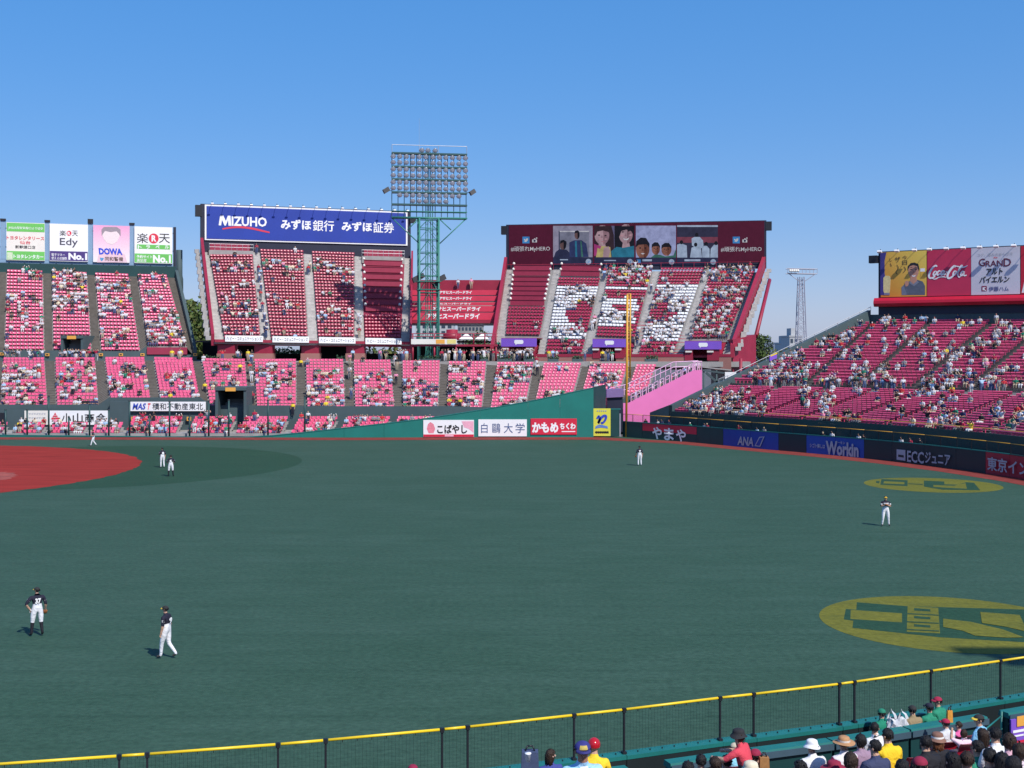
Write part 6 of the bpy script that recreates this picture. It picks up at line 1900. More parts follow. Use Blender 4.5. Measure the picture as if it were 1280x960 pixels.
def skinned(J, Bn, chains, sub=0, scale=1.0):
    names = list(J); me = bpy.data.meshes.new('sk')
    V = [J[n][0] * scale for n in names]; E_ = [(names.index(a), names.index(b)) for a, b, _ in Bn]
    rad = [J[n][1] * scale for n in names]; roots = [names.index('pelvis')]
    for ch in chains:
        o = len(V); roots.append(o)
        for q, p in enumerate(ch): V.append(p * scale); rad.append((.0105, .0095, .008)[q] * scale)
        E_ += [(o, o+1), (o+1, o+2)]
    me.from_pydata(V, E_, [])
    ob = bpy.data.objects.new('sk', me); COL.objects.link(ob)
    md = ob.modifiers.new('s', 'SKIN'); md.use_smooth_shade = True; md.branch_smoothing = .6
    lay = me.skin_vertices[0].data
    for i, r in enumerate(rad):
        k = 1.12 if sub else 1.0
        lay[i].radius = (r * k, r * k); lay[i].use_root = i in roots
    for n in ('skull', 'jaw', 'crown'):
        i = names.index(n); r = rad[i] * (1.18 if sub else 1.05); lay[i].radius = (r * .92, r)
    if sub:
        sd = ob.modifiers.new('u', 'SUBSURF'); sd.levels = sub; sd.render_levels = sub
    bpy.context.view_layer.update()
    dg = bpy.context.evaluated_depsgraph_get()
    out = bpy.data.meshes.new_from_object(ob.evaluated_get(dg))
    bpy.data.objects.remove(ob, do_unlink=True)
    # part of every face: the nearest bone
    co = np.zeros(len(out.vertices) * 3); out.vertices.foreach_get('co', co); co = co.reshape(-1, 3)
    cen = np.array([np.mean(co[list(p.vertices)], axis=0) for p in out.polygons])
    best = np.full(len(cen), 1e9); part_ = np.zeros(len(cen), int); plist = []
    segs = [(J[a][0] * scale, J[b][0] * scale, J[a][1] * scale, J[b][1] * scale, p) for a, b, p in Bn]
    segs += [(c[0] * scale, c[2] * scale, .01, .01, 'skin') for c in chains]
    for a, b, ra, rb, p in segs:
        if p not in plist: plist.append(p)
        A, B_ = np.array(a), np.array(b); d = B_ - A; L2 = d @ d
        t = np.clip(((cen - A) @ d) / L2, 0, 1)
        dist = np.linalg.norm(cen - (A + t[:, None] * d), axis=1) / (ra + (rb - ra) * t)
        m_ = dist < best; best[m_] = dist[m_]; part_[m_] = plist.index(p)
    parts = [plist[i] for i in part_]
    return out, parts, cen

SHIRTS = {'white': (.58, .58, .61), 'black': (.018, .018, .022), 'navy': (.025, .035, .10), 'crimson': (.34, .015, .05), 'grey': (.25, .25, .27), 'pale blue': (.34, .50, .68),
          'yellow': (.74, .56, .04), 'green': (.02, .20, .12), 'pink': (.70, .25, .38), 'cream': (.62, .54, .40), 'orange': (.70, .26, .04), 'red': (.50, .03, .04), 'purple': (.16, .09, .30)}
CROWD_SHIRTS = ['white'] * 37 + ['black'] * 18 + ['navy'] * 12 + ['crimson'] * 11 + ['grey'] * 12 + ['pale blue'] * 5 + ['yellow'] * 1 + ['green'] * 3 + ['pink'] * 3 + ['cream'] * 5 + ['red'] * 3
PANTS = {'dark': (.03, .03, .045), 'denim': (.07, .10, .20), 'beige': (.40, .33, .24), 'grey': (.18, .18, .19), 'white': (.62, .62, .63)}
HAIRS = {'black hair': (.012, .010, .010), 'brown hair': (.06, .032, .018), 'white hat': (.74, .74, .74), 'crimson cap': (.30, .012, .04), 'dark cap': (.02, .02, .03), 'straw hat': (.50, .40, .24), 'white towel': (.78, .78, .78)}
SKINC = [(.50, .29, .20), (.44, .25, .17), (.55, .34, .25)]
M_CROWD = attr_mat('spectator_cloth_and_skin')

def coloured_parts(parts, cen, J, shirt, pants, hair, skin, sc=1.0, facing_head=None):
    sk = J['skull'][0] * sc
    cols = np.zeros((len(parts), 4)); cols[:, 3] = 1
    for i, p in enumerate(parts):
        c = cen[i]
        if p == 'hair': v = hair
        elif p == 'skin':
            v = skin
            if c[2] > sk.z - .06 * sc and (c[1] < sk.y + .025 * sc or c[2] > sk.z + .05 * sc): v = hair
        elif p in ('shirt', 'sleeve'): v = shirt
        elif p in ('pants', 'shin'): v = pants
        else: v = (.06, .06, .06)
        cols[i, :3] = v
    return cols

POSES = []
for (kd, ar, ln, tn) in (('sit', 'lap', .05, 0), ('sit', 'lap', -.08, .5), ('sit', ('lap', 'face'), .1, -.4), ('sit', ('up', 'up'), 0, 0), ('sit', 'front', .2, .2), ('sit', ('face', 'lap'), .0, -.2), ('stand', 'down', 0, .3), ('stand', ('front', 'down'), .03, 0), ('stand', ('up', 'up'), 0, 0)):
    J, Bn, ch = skeleton(kd, ar, ln, tn, wide=1.08)
    me, parts, cen = skinned(J, Bn, [], 0)
    co = np.zeros(len(me.vertices) * 3); me.vertices.foreach_get('co', co)
    POSES.append(dict(kind=kd, V=co.reshape(-1, 3), F=[tuple(p.vertices) for p in me.polygons], parts=parts, cen=cen, J=J))
    bpy.data.meshes.remove(me)
SITS = [i for i, p in enumerate(POSES) if p['kind'] == 'sit']; STANDS = [i for i, p in enumerate(POSES) if p['kind'] == 'stand']

PEOPLE = []      # (position, facing, pose, shirt, pants, hair, scale, place words)
def add_person(p, N, pose, where, shirt=None, pants=None, hair=None, sc=None):
    PEOPLE.append((Vector(p), Vector((N[0], N[1], 0)).normalized(), pose, shirt or random.choice(CROWD_SHIRTS), pants or random.choice(['dark', 'denim', 'denim', 'beige', 'grey', 'white']),
                   hair or random.choice(['black hair'] * 6 + ['brown hair'] * 2 + ['white hat', 'crimson cap', 'crimson cap', 'dark cap', 'straw hat', 'white towel']), sc or random.uniform(.93, 1.06), where))

CLUST = {
 'bowl': [(2,455,50,485,.55),(0,485,55,510,.33),(78,452,118,470,.4),(70,470,100,480,.6),(95,470,122,484,.55),(80,484,120,500,.33),(92,500,124,511,.7),(150,455,182,470,.45),(134,470,165,488,.45),(140,493,165,500,.3),
          (205,466,240,485,.45),(196,488,250,500,.6),(260,452,290,462,.4),(262,474,305,482,.45),(318,452,345,480,.6),(350,462,370,475,.35),(325,480,352,512,.38),(390,462,430,474,.4),(382,476,432,512,.52),(470,462,490,475,.5),
          (445,470,465,485,.3),(455,485,490,512,.4),(505,475,550,512,.52),(560,452,585,462,.6),(560,470,605,512,.5),(620,455,668,473,.7),(615,475,650,485,.3),(618,495,660,512,.35),(680,485,705,500,.4),(740,462,775,480,.5)],
 'upper_left': [(35,338,55,345,.8),(62,335,110,350,.75),(66,350,112,380,.68),(64,380,112,390,.4),(8,365,55,395,.3),(10,395,55,410,.33),(118,348,165,362,.65),(120,366,170,382,.42),(120,384,160,396,.55),(126,408,160,420,.55),(130,420,150,434,.45),(172,340,210,372,.25),(178,385,225,400,.5),(180,400,235,432,.72)],
 'deck': [(262,325,315,338,.42),(325,322,375,334,.42),(300,350,325,358,.6),(266,360,292,368,.3),(272,376,325,392,.58),(345,340,375,347,.4),(340,365,372,382,.3),(390,325,420,340,.48),(415,330,445,340,.4),(420,345,440,352,.3),(396,385,440,398,.3),(278,408,330,416,.3),(350,412,370,418,.4),(405,410,440,418,.3)],
 'emblem': [(705,355,757,376,.48),(700,370,720,385,.45),(690,408,735,430,.48),(762,330,820,352,.72),(752,390,790,405,.42),(820,355,845,372,.55),(815,370,860,388,.5),(805,395,850,418,.5),(800,420,842,440,.2),(890,330,950,350,.6),(880,355,940,375,.5),(870,375,915,400,.42),(862,395,912,425,.58),(635,410,670,424,.35)],
 'field': [(0,520,60,548,.35),(60,520,160,548,.3),(160,520,285,548,.4),(285,520,560,548,.3)],
 'bleachers': [(835,485,945,522,.5),(925,500,960,525,.5),(1000,480,1045,525,.28),(960,518,1080,548,.4),(1120,480,1200,500,.35),(1150,500,1200,548,.35),(1240,495,1290,562,.42)],
 'upper_bleachers': [(900,440,1010,490,.55),(1020,415,1075,445,.42),(1085,393,1112,405,.5),(1125,405,1165,428,.42),(1060,455,1110,490,.5),(1165,425,1260,450,.33),(1145,460,1290,494,.5),(1190,398,1210,420,.3),(1240,400,1290,420,.38)],
}
BASE = {'bowl': .045, 'upper_left': .04, 'deck': .02, 'emblem': .04, 'field': .12, 'bleachers': .03, 'upper_bleachers': .10}
ORD = ['first', 'second', 'third', 'fourth', 'fifth', 'sixth', 'seventh', 'eighth', 'ninth', 'tenth', 'eleventh', 'twelfth', 'thirteenth', 'fourteenth', 'fifteenth', 'sixteenth', 'seventeenth', 'eighteenth', 'nineteenth', 'twentieth'] + [t_ + w for t_ in ('twenty-', 'thirty-', 'forty-', 'fifty-') for w in ('first', 'second', 'third', 'fourth', 'fifth', 'sixth', 'seventh', 'eighth', 'ninth')]
STANDW = {'bowl': 'lower pink stand', 'upper_left': 'upper left stand', 'deck': 'deck under the blue board', 'emblem': 'deck under the video board', 'field': 'field seats', 'bleachers': 'lower bleachers', 'upper_bleachers': 'upper bleachers'}
taken = set()
for idx, s in enumerate(SEATS):
    p, D, N, c, stand, sec, row, seat = s
    x, y = proj((p.x, p.y, p.z + .9))
    if not (-8 < x < 1290): continue
    d = BASE[stand]
    for (x0, y0, x1, y1, q) in CLUST[stand]:
        if x0 <= x <= x1 and y0 <= y <= y1: d = max(d, q)
    # families sit together: a slow random field opens gaps in the clusters
    g = math.sin(p.x * 1.7 + row * 2.3) + math.sin(p.x * .8 - row * 1.1 + 1.7)
    if random.random() < d * (.82 if 'bleachers' in stand else 1.0) * (1.0 + .6 * g):
        taken.add(idx)
        pose = random.choice([0, 0, 0, 1, 1, 2, 3, 4, 5])
        if random.random() < .04: pose = random.choice(STANDS)
        off = N * (-.0 if pose in SITS else .15)
        add_person(p + off, N, pose, shirt=('white' if stand == 'emblem' and c == 'white' and random.random() < .6 else None), where='%s row, %s seat, %s section of %s' % (ORD[row], ORD[min(seat, len(ORD) - 1)], ORD[sec], STANDW[stand]))
# people on stairs, walkways and concourse
def standers(lst, Y, where, z=None, **kw):
    for (x, y) in lst:
        p = at(x, y, Y(x) if callable(Y) else Y)
        if z is not None: p.z = z
        a = random.uniform(-.8, .8)
        add_person(p, (math.sin(a), -math.cos(a)), random.choice(STANDS[:2]), where, **kw)
for k in range(34):
    x = random.choice([random.uniform(2, 55), random.uniform(75, 122), random.gauss(95, 10)])
    p = at(x, 447, BYb + random.uniform(.3, 2.0)); p.z = 8.95
    add_person(p, (random.uniform(-.6, .6), -1), random.choice(STANDS), 'walkway under the upper left stand')
for k in range(40):
    x = random.uniform(552, 640); p = at(x, 450, random.uniform(172.2, 177)); p.z = 8.95
    add_person(p, (random.uniform(-.6, .6), -1), random.choice(STANDS), 'crowded concourse between the two decks')
for k in range(34):
    x = random.choice([random.uniform(470, 512), random.uniform(258, 345), random.uniform(640, 665), random.uniform(755, 770), random.uniform(690, 760)]); p = at(x, 450, random.uniform(172, 175)); p.z = 8.95
    add_person(p, (random.uniform(-.8, .8), -1), random.choice(STANDS), 'concourse behind the lower pink stand')
for (x, yf, Y, z) in ((310, 452, 170.5, None), (376, 464, 169, None), (169, 345, 195, None), (215, 447, 171.6, 8.95), (226, 446, 171.6, 8.95), (256, 494, 160, None), (300, 470, 166, None), (366, 528, 154.5, 2.2), (575, 513, 155, None), (686, 452, 172, 8.95), (753, 455, 171.5, 8.95)):
    Y = Y or ULf(x) - 1.5
    p = at(x, yf, Y)
    if z is not None: p.z = z
    add_person(p, (random.uniform(-.4, .4), -1), 6, 'attendant', shirt='yellow', pants=random.choice(['dark', 'beige']), hair='dark cap')
standers([(441, 455), (575, 452), (508, 452)], 171.4, 'concourse edge', 8.95, shirt='pale blue')
# stairs of the decks
def stair_people(line, n, ts, where, m):
    (F0, B0), (F1, B1) = line
    for t in ts:
        r = int(t * n); t = r / n
        c = lerp(lerp(F0, F1, random.uniform(.3, .7)), lerp(B0, B1, random.uniform(.3, .7)), t + .3/n)
        c.z = lerp(F0.z, B0.z, t)
        add_person(c, (random.uniform(-.3, .3), -1), random.choice(STANDS[:2]), where)
stair_people((dl[2], dl[3]), 56, (.02, .05, .12, .18, .3, .42, .5, .62, .66, .7, .95), 'first aisle of the deck under the blue board', 0)
stair_people((dl[4], dl[5]), 56, (.72, .75, .78), 'second aisle of the deck under the blue board', 0)
stair_people((dl[6], dl[7]), 56, (.05, .12, .18, .2), 'third aisle of the deck under the blue board', 0)
stair_people((el[4], el[5]), 56, (.25, .28, .32, .85, .88, .93), 'second aisle of the emblem deck', 0)
stair_people((el[6], el[7]), 56, (.1, .15, .2, .7), 'third aisle of the emblem deck', 0)
stair_people((el[8], el[9]), 56, (.85, .9, .94), 'fourth aisle of the emblem deck', 0)
stair_people((bl[11], bl[12]), 30, (.1, .3, .55, .7, .9), 'aisle of the lower pink stand', 0)
stair_people((bl[15], bl[16]), 30, (.2, .6, .65, .9), 'aisle of the lower pink stand', 0)
stair_people((bl[17], bl[18]), 30, (.5, .8, .92), 'aisle of the lower pink stand', 0)
stair_people((bl[23], bl[24]), 30, (.75, .9), 'aisle of the lower pink stand', 0)
for k in range(36):      # bleacher cross walkway
    x = random.uniform(940, 1285); p = Wl(x) + Vector((.35, .75, 0))
    add_person(p, (random.uniform(-.6, .2), -.8), random.choice(STANDS), 'cross walkway of the bleachers', shirt=random.choice(CROWD_SHIRTS + ['yellow'] * 4))
for x in (800, 815, 820, 829, 855, 873, 876, 915, 918, 938, 947, 1021, 1032, 1065, 1071, 1117, 1128, 1140):   # heads behind the outfield wall
    p = wall_out(x, 1.0, .62); a, b = wall_pt(x - 5), wall_pt(x + 5); n = Frame(a, b - a).N
    add_person(p, (n.x, n.y), random.choice(STANDS[:2]), 'gap behind the outfield wall', sc=random.uniform(.9, 1.0))
for k in range(13):      # on the pink ramp
    x = random.uniform(788, 866); y = 516 - (x - 779) * .497
    p = RF.P(*RF.uv(x, y), -random.uniform(.9, 2.6))
    add_person(p, (random.choice([-1, 1]), -.3), random.choice(STANDS[:2]), 'stairs of the pink ramp')
for x in (871, 874): add_person(RF.P(*RF.uv(x, 469), -1.0), (0, -1), 6, 'top of the pink ramp', shirt='white')
for x in (572.5, 589): add_person(Vector((at(x, 360, 193.9).x, 193.9, GP_TOP if False else at(x, 361.5, 193.9).z)), (0, -1), 6, 'top of the beer terrace', shirt=('white' if x < 580 else 'pink'))
add_person(lerp(el[0][0], el[1][0], .5) + Vector((0, .2, .1)), (0, -1), 6, 'foot of the stairs left of the first portal', shirt='green', pants='dark')

PM = {}
def person_mesh(pose, shirt, pants, hair, ski):
    key = (pose, shirt, pants, hair, ski)
    if key not in PM:
        P = POSES[pose]; me = bpy.data.meshes.new('person')
        me.from_pydata(P['V'].tolist(), [], P['F']); me.materials.append(M_CROWD)
        a = me.attributes.new('col', 'FLOAT_COLOR', 'FACE')
        a.data.foreach_set('color', coloured_parts(P['parts'], P['cen'], P['J'], SHIRTS[shirt], PANTS[pants], HAIRS[hair], SKINC[ski]).ravel())
        me.polygons.foreach_set('use_smooth', [True] * len(P['F'])); me.update(); PM[key] = me
    return PM[key]
def person_matrix(p, N, sc):
    r = N.cross(Vector((0, 0, 1)))
    return Matrix(((r.x * sc, N.x * sc, 0, p.x), (r.y * sc, N.y * sc, 0, p.y), (0, 0, sc, p.z), (0, 0, 0, 1)))
def build_crowd(n_single):
    pl = sorted(PEOPLE, key=lambda q: q[0].y)
    rank = {}
    for q in sorted([q for q in pl[:n_single] if ' row,' not in q[7]], key=lambda q: proj(q[0])[0]):
        rank[id(q)] = sum(1 for r in rank.values() if r[0] == q[7]); rank[id(q)] = (q[7], rank[id(q)])
    for q in pl[:n_single]:
        p, N, pose, sh, pa, ha, sc, where = q
        o = bpy.data.objects.new('person', person_mesh(pose, sh, pa, ha, random.randrange(3))); COL.objects.link(o)
        o.matrix_world = person_matrix(p, N, sc)
        if id(q) in rank: where = '%s from left on %s' % (ORD[rank[id(q)][1]], where)
        verb = 'sitting' if POSES[pose]['kind'] == 'sit' else 'standing'
        tag(o, ('spectator in %s, %s, %s' % (sh, ha, where)) if verb == 'sitting' else ('standing spectator in %s, %s, %s' % (sh, ha, where)), 'person', 'spectators in the far stands')
    rest = pl[n_single:]
    Vs, Fs, Cs, o = [], [], [], 0
    for q in rest:
        p, N, pose, sh, pa, ha, sc, where = q
        P = POSES[pose]; M = np.array(person_matrix(p, N, sc))
        W = P['V'] @ M[:3, :3].T + M[:3, 3]
        Vs.append(W); Fs += [tuple(o + j for j in f) for f in P['F']]; o += len(W)
        Cs.append(coloured_parts(P['parts'], P['cen'], P['J'], SHIRTS[sh], PANTS[pa], HAIRS[ha], random.choice(SKINC)))
    me = bpy.data.meshes.new('crowd'); me.from_pydata(np.concatenate(Vs).tolist(), [], Fs); me.materials.append(M_CROWD)
    a = me.attributes.new('col', 'FLOAT_COLOR', 'FACE'); a.data.foreach_set('color', np.concatenate(Cs).ravel())
    me.polygons.foreach_set('use_smooth', [True] * len(Fs)); me.update()
    ob = bpy.data.objects.new('crowd', me); COL.objects.link(ob)
    tag(ob, 'scattered crowd of spectators filling the far stands', 'crowd', kind='stuff')
    print('crowd', len(pl), 'tris', sum(len(f) - 2 for f in Fs), 'seats', len(SEATS))
# ------------------------------------------------------------------ near outfield fence
nf = thing('outfield_fence', lerp(NEAR0, NEAR1, .5), 'near outfield fence with bright yellow top rail, black posts and wire mesh', 'fence')
RZ = 2.92
# the fence bends: plan points from the photo's rail line
RAILPX = [(-420, 983), (-200, 969), (0, 955), (149, 945), (280, 936), (407, 925.3), (520, 915), (625, 904.5), (717, 894), (780, 887), (900, 872.3), (985, 863), (1049, 855), (1163, 838.8), (1250, 826.2), (1350, 811.5), (1500, 790)]
CURVE = []
for x_, y_ in RAILPX:
    Y_ = FPX * (HC - RZ) / (y_ - HOR); CURVE.append(Vector(((x_ - 640) * Y_ / FPX, Y_, 0)))
def dense(P):
    out = []
    for i in range(len(P) - 1):
        p0, p1, p2, p3 = P[max(0, i-1)], P[i], P[i+1], P[min(len(P)-1, i+2)]
        for k in range(12):
            t = k / 12; out.append(0.5 * (2*p1 + (p2-p0)*t + (2*p0-5*p1+4*p2-p3)*t*t + (3*p1-p0-3*p2+p3)*t**3))
    return out + [P[-1]]
DCV = dense(CURVE)
def near_px(px, z=0.0, off=0.0):
    prev = None
    for i, p in enumerate(DCV):
        a_, b_ = DCV[max(0, i-1)], DCV[min(len(DCV)-1, i+1)]
        t = (b_ - a_).normalized(); q = p + Vector((t.y, -t.x, 0)) * off
        x = 640 + FPX * q.x / q.y
        if prev and prev[0] <= px <= x:
            r = lerp(prev[1], q, (px - prev[0]) / max(1e-6, x - prev[0])); return Vector((r.x, r.y, z))
        prev = (x, q)
    return Vector((prev[1].x, prev[1].y, z))
PX = [-260, -75, -40, 149, 184, 347.5, 407, 552.5, 584.5, 717.5, 780, 900, 942, 1049, 1068, 1163.5, 1250.5, 1330, 1420]
M_WIRE = mat('near_wire', (.012, .018, .018), .5, 0)
f = Frame(Vector((NEAR0.x, NEAR0.y, 0)) - ND * 12, ND)
f0 = f
us = [0, 60]
for k, x in enumerate(PX):
    A = near_px(x); B = near_px(PX[k+1]) if k < len(PX) - 1 else A + ND
    f = Frame(A, B - A); u = 0.0
    mb = MB(); f.rect(mb, u - .02, u + .02, 1.7, RZ - .02, -.022, .022, M_BLACK); p = mb.build('post', nf)
    mb = MB(); f.rect(mb, u - .036, u + .036, RZ - .06, RZ + .035, -.04, .04, M_BLACK); mb.build('clamp', p)
    mb = MB(); f.rect(mb, u - .045, u + .045, 1.94, 2.0, -.06, .06, M_BLACK); mb.build('foot_plate', p)
    if k < len(PX) - 1:
        u1 = (B - A).length
        mb = MB(); mb.tube(f.P(u + .055, RZ, 0), f.P(u1 - .055, RZ, 0), .030, M_YEL, 10); mb.build('yellow_rail', nf)
        mb = MB()
        n = max(2, int((u1 - u) / .075))
        for q in range(1, n):
            uu = lerp(u, u1, q / n); mb.tube(f.P(uu, 1.98, 0), f.P(uu, RZ, 0), .0017 if q % 2 else .0024, M_WIRE, 3)
        for q in range(1, 12):
            mb.tube(f.P(u, 1.98 + q * .078, 0), f.P(u1, 1.98 + q * .078, 0), .0011, M_WIRE, 3)
        mb.build('wire_mesh', nf)
        mb = MB()
        for q in range(0, n, 4):
            uu = lerp(u, u1, (q + .5) / n); f.rect(mb, uu - .007, uu + .007, RZ - .07, RZ - .02, -.012, .012, M_BLACK); f.rect(mb, uu - .008, uu + .008, 1.95, 1.985, -.015, .015, M_BLACK)
        tag(mb.build('tie_clip', nf), kind='stuff')
        m0 = mat('fence_back_black_green', (.006, .013, .014), .6, .2, 1.0)
        mb = MB(); f.rect(mb, u + .006, u1 - .006, -.03, 1.86, -.14, .14, m0); mb.build('pad', nf)
        mb = MB(); f.rect(mb, u + .004, u1 - .004, 1.862, 1.95, -.17, .15, M_TEAL); mb.build('capping', nf)

f = f0
# ------------------------------------------------------------------ near stand: aisle trench, second wall, terrace
ns = thing('near_stand', lerp(NEAR0, NEAR1, .5) + NN * 8, 'near outfield terrace of red seats behind the second dark green wall', 'grandstand')
M_DECK = mat('near_terrace_concrete', (.13, .13, .135), .9, .25, 1.2, .2)
def npt(u, d, z): return f.O + ND * u + NN * d + Vector((0, 0, z))
U0, U1 = -14, 62
mb = MB()
for i in range(len(DCV) - 1):
    t_ = (DCV[i+1] - DCV[i]).normalized(); n0 = Vector((t_.y, -t_.x, 0))
    q = [DCV[i] + n0 * .16, DCV[i+1] + n0 * .16, DCV[i+1] + n0 * 2.9, DCV[i] + n0 * 2.9]
    mb.face([Vector((v.x, v.y, 1.25)) for v in q][::-1], M_DECK)
mb.build('trench_floor', ns)
SW = 1.2
M_SLATEB = mat('wall_edge_shade_blue', (.045, .085, .115), .6, .15, 1.0)  # shade on the capping's side, put into a slate colour
for (xa, xb) in ((-200, 452), (470, 640), (690, 783), (833, 938), (940, 1035), (1037, 1130), (1132, 1227), (1253, 1400)):
    A, B = near_px(xa, 0, SW), near_px(xb, 0, SW)
    fw = Frame(A, B - A); ua, ub = 0.0, (B - A).length
    if xa < -100: continue
    top = 2.12 if xa > 600 else 2.0
    mb = MB(); fw.rect(mb, ua + .01, ub - .01, 0, top - .14, -.06, .16, M_DGREEN); o = mb.build('second_wall_panel', ns)
    mb = MB()
    mb.hexa([fw.P(ua, top - .13, .22), fw.P(ub, top - .13, .22), fw.P(ub, top - .13, -.14), fw.P(ua, top - .13, -.14)],
            [fw.P(ua, top, .18), fw.P(ub, top, .18), fw.P(ub, top, -.10), fw.P(ua, top, -.10)], M_TEAL); mb.build('capping', o)
    mb = MB(); fw.rect(mb, ua, ub, top - .17, top - .03, .222, .242, M_SLATEB); mb.build('edge_shade_band', o)
# orange panel at the wall's left end and purple plate at the right
fo = Frame(near_px(843, 0, SW + .17), near_px(880, 0, SW + .17) - near_px(843, 0, SW + .17))
mb = MB(); fo.rect(mb, .05, .62, 1.1, 1.90, .0, .02, M_ORANGE); mb.build('orange_panel', ns)
sgx = thing('seat_area_sign', near_px(1270, 1.5, SW + .4), 'purple sign with an orange top strip at the lower right edge', 'sign')
fs = Frame(near_px(1262, 0, SW + .32), near_px(1300, 0, SW + .32) - near_px(1262, 0, SW + .32)); u = .06
mb = MB(); fs.rect(mb, u - .05, u + .9, 1.50, 2.02, 0.000, 0.040, M_PURPLE); mb.build('panel', sgx)
mb = MB(); fs.rect(mb, u + .12, u + .9, 1.84, 2.08, 0.045, 0.060, M_ORANGE); mb.build('strip', sgx)
mb = MB(); fs.rect(mb, u, u + .5, 1.70, 1.76, 0.045, 0.052, M_LWH); fs.rect(mb, u, u + .35, 1.60, 1.64, 0.045, 0.052, M_LWH); mb.build('text_line', sgx)
mb = MB(); fs.rect(mb, u - .04, u + .9, 1.44, 1.497, 0.000, 0.045, M_SRED); mb.build('red_edge', sgx)
mb = MB()      # gate rails in the gap
g0, g1 = near_px(1226, 0, SW + .7), near_px(1252, 0, SW)
for z in (1.62, 1.98): mb.tube(Vector((g0.x, g0.y, z)), Vector((g1.x, g1.y, z + .03)), .02, M_TEAL, 6)
mb.tube(Vector((g1.x, g1.y, 0)), Vector((g1.x, g1.y, 2.12)), .03, M_TEAL, 6)
mb.build('gate_rail', ns)
D0, Z0, SL, TR = 3.15, 1.5, .29, .85
def floor_z(d): 
    if d < D0: return Z0
    return Z0 + (int((d - D0) / TR) + 1) * TR * SL
mb = MB()
mb.hexa([npt(U0, 2.4, -.05), npt(U1, 2.4, -.05), npt(U1, D0, -.05), npt(U0, D0, -.05)][::-1], [npt(U0, 2.4, Z0), npt(U1, 2.4, Z0), npt(U1, D0, Z0), npt(U0, D0, Z0)][::-1], M_DECK)
for k in range(24):
    d0, d1 = D0 + k * TR, D0 + (k + 1) * TR; z = Z0 + (k + 1) * TR * SL
    mb.face([npt(U0, d0, z), npt(U0, d1, z), npt(U1, d1, z), npt(U1, d0, z)], M_DECK)
    mb.face([npt(U0, d0, z - TR * SL), npt(U0, d0, z), npt(U1, d0, z), npt(U1, d0, z - TR * SL)], M_DECK)
mb.build('terrace', ns)

# ------------------------------------------------------------------ detailed people
def ellipsoid(c, rx, ry, rz, keep, seg=16, rings=10, warp=None, thick=0.0):
    V, idx, Fc = [], {}, []
    for i in range(rings + 1):
        th = math.pi * i / rings
        for j in range(seg):
            ph = 2 * math.pi * j / seg
            V.append(Vector((rx * math.sin(th) * math.cos(ph), ry * math.sin(th) * math.sin(ph), rz * math.cos(th))))
    for i in range(rings):
        for j in range(seg):
            q = (i*seg + j, (i+1)*seg + j, (i+1)*seg + (j+1) % seg, i*seg + (j+1) % seg)
            m_ = sum((V[k] for k in q), Vector()) / 4
            if keep(m_): Fc.append(q)
    W = [(warp(v) if warp else v) + c for v in V]
    return W, Fc
def raw_obj(name, V, Fc, m, parent, smooth=True, rot=None, base=None):
    used = sorted({k for q in Fc for k in q}); mp = {k: i for i, k in enumerate(used)}
    me = bpy.data.meshes.new(name)
    me.from_pydata([tuple(V[k]) for k in used], [], [tuple(mp[k] for k in q) for q in Fc]); me.materials.append(m)
    me.polygons.foreach_set('use_smooth', [smooth] * len(me.polygons)); me.update()
    o = bpy.data.objects.new(name, me); COL.objects.link(o); o.parent = parent
    return o
M_HAIRS = {k: mat('hair_' + k, c, .55, .6, 1.6, 1.0, spec=.3, streak=(38, 38, 5)) for k, c in (('black', (.010, .009, .010)), ('brown', (.030, .017, .011)), ('auburn', (.16, .06, .025)), ('grey', (.12, .11, .11)))}
def cloth(name, c): return mat('cloth_' + name, c, .85, .18, 14, .15)

def rot_head(V, c, turn, tilt=0.0):
    Rm = Matrix.Rotation(-turn, 3, 'Z') @ Matrix.Rotation(tilt, 3, 'X')
    return [Rm @ (v - c) + c for v in V]

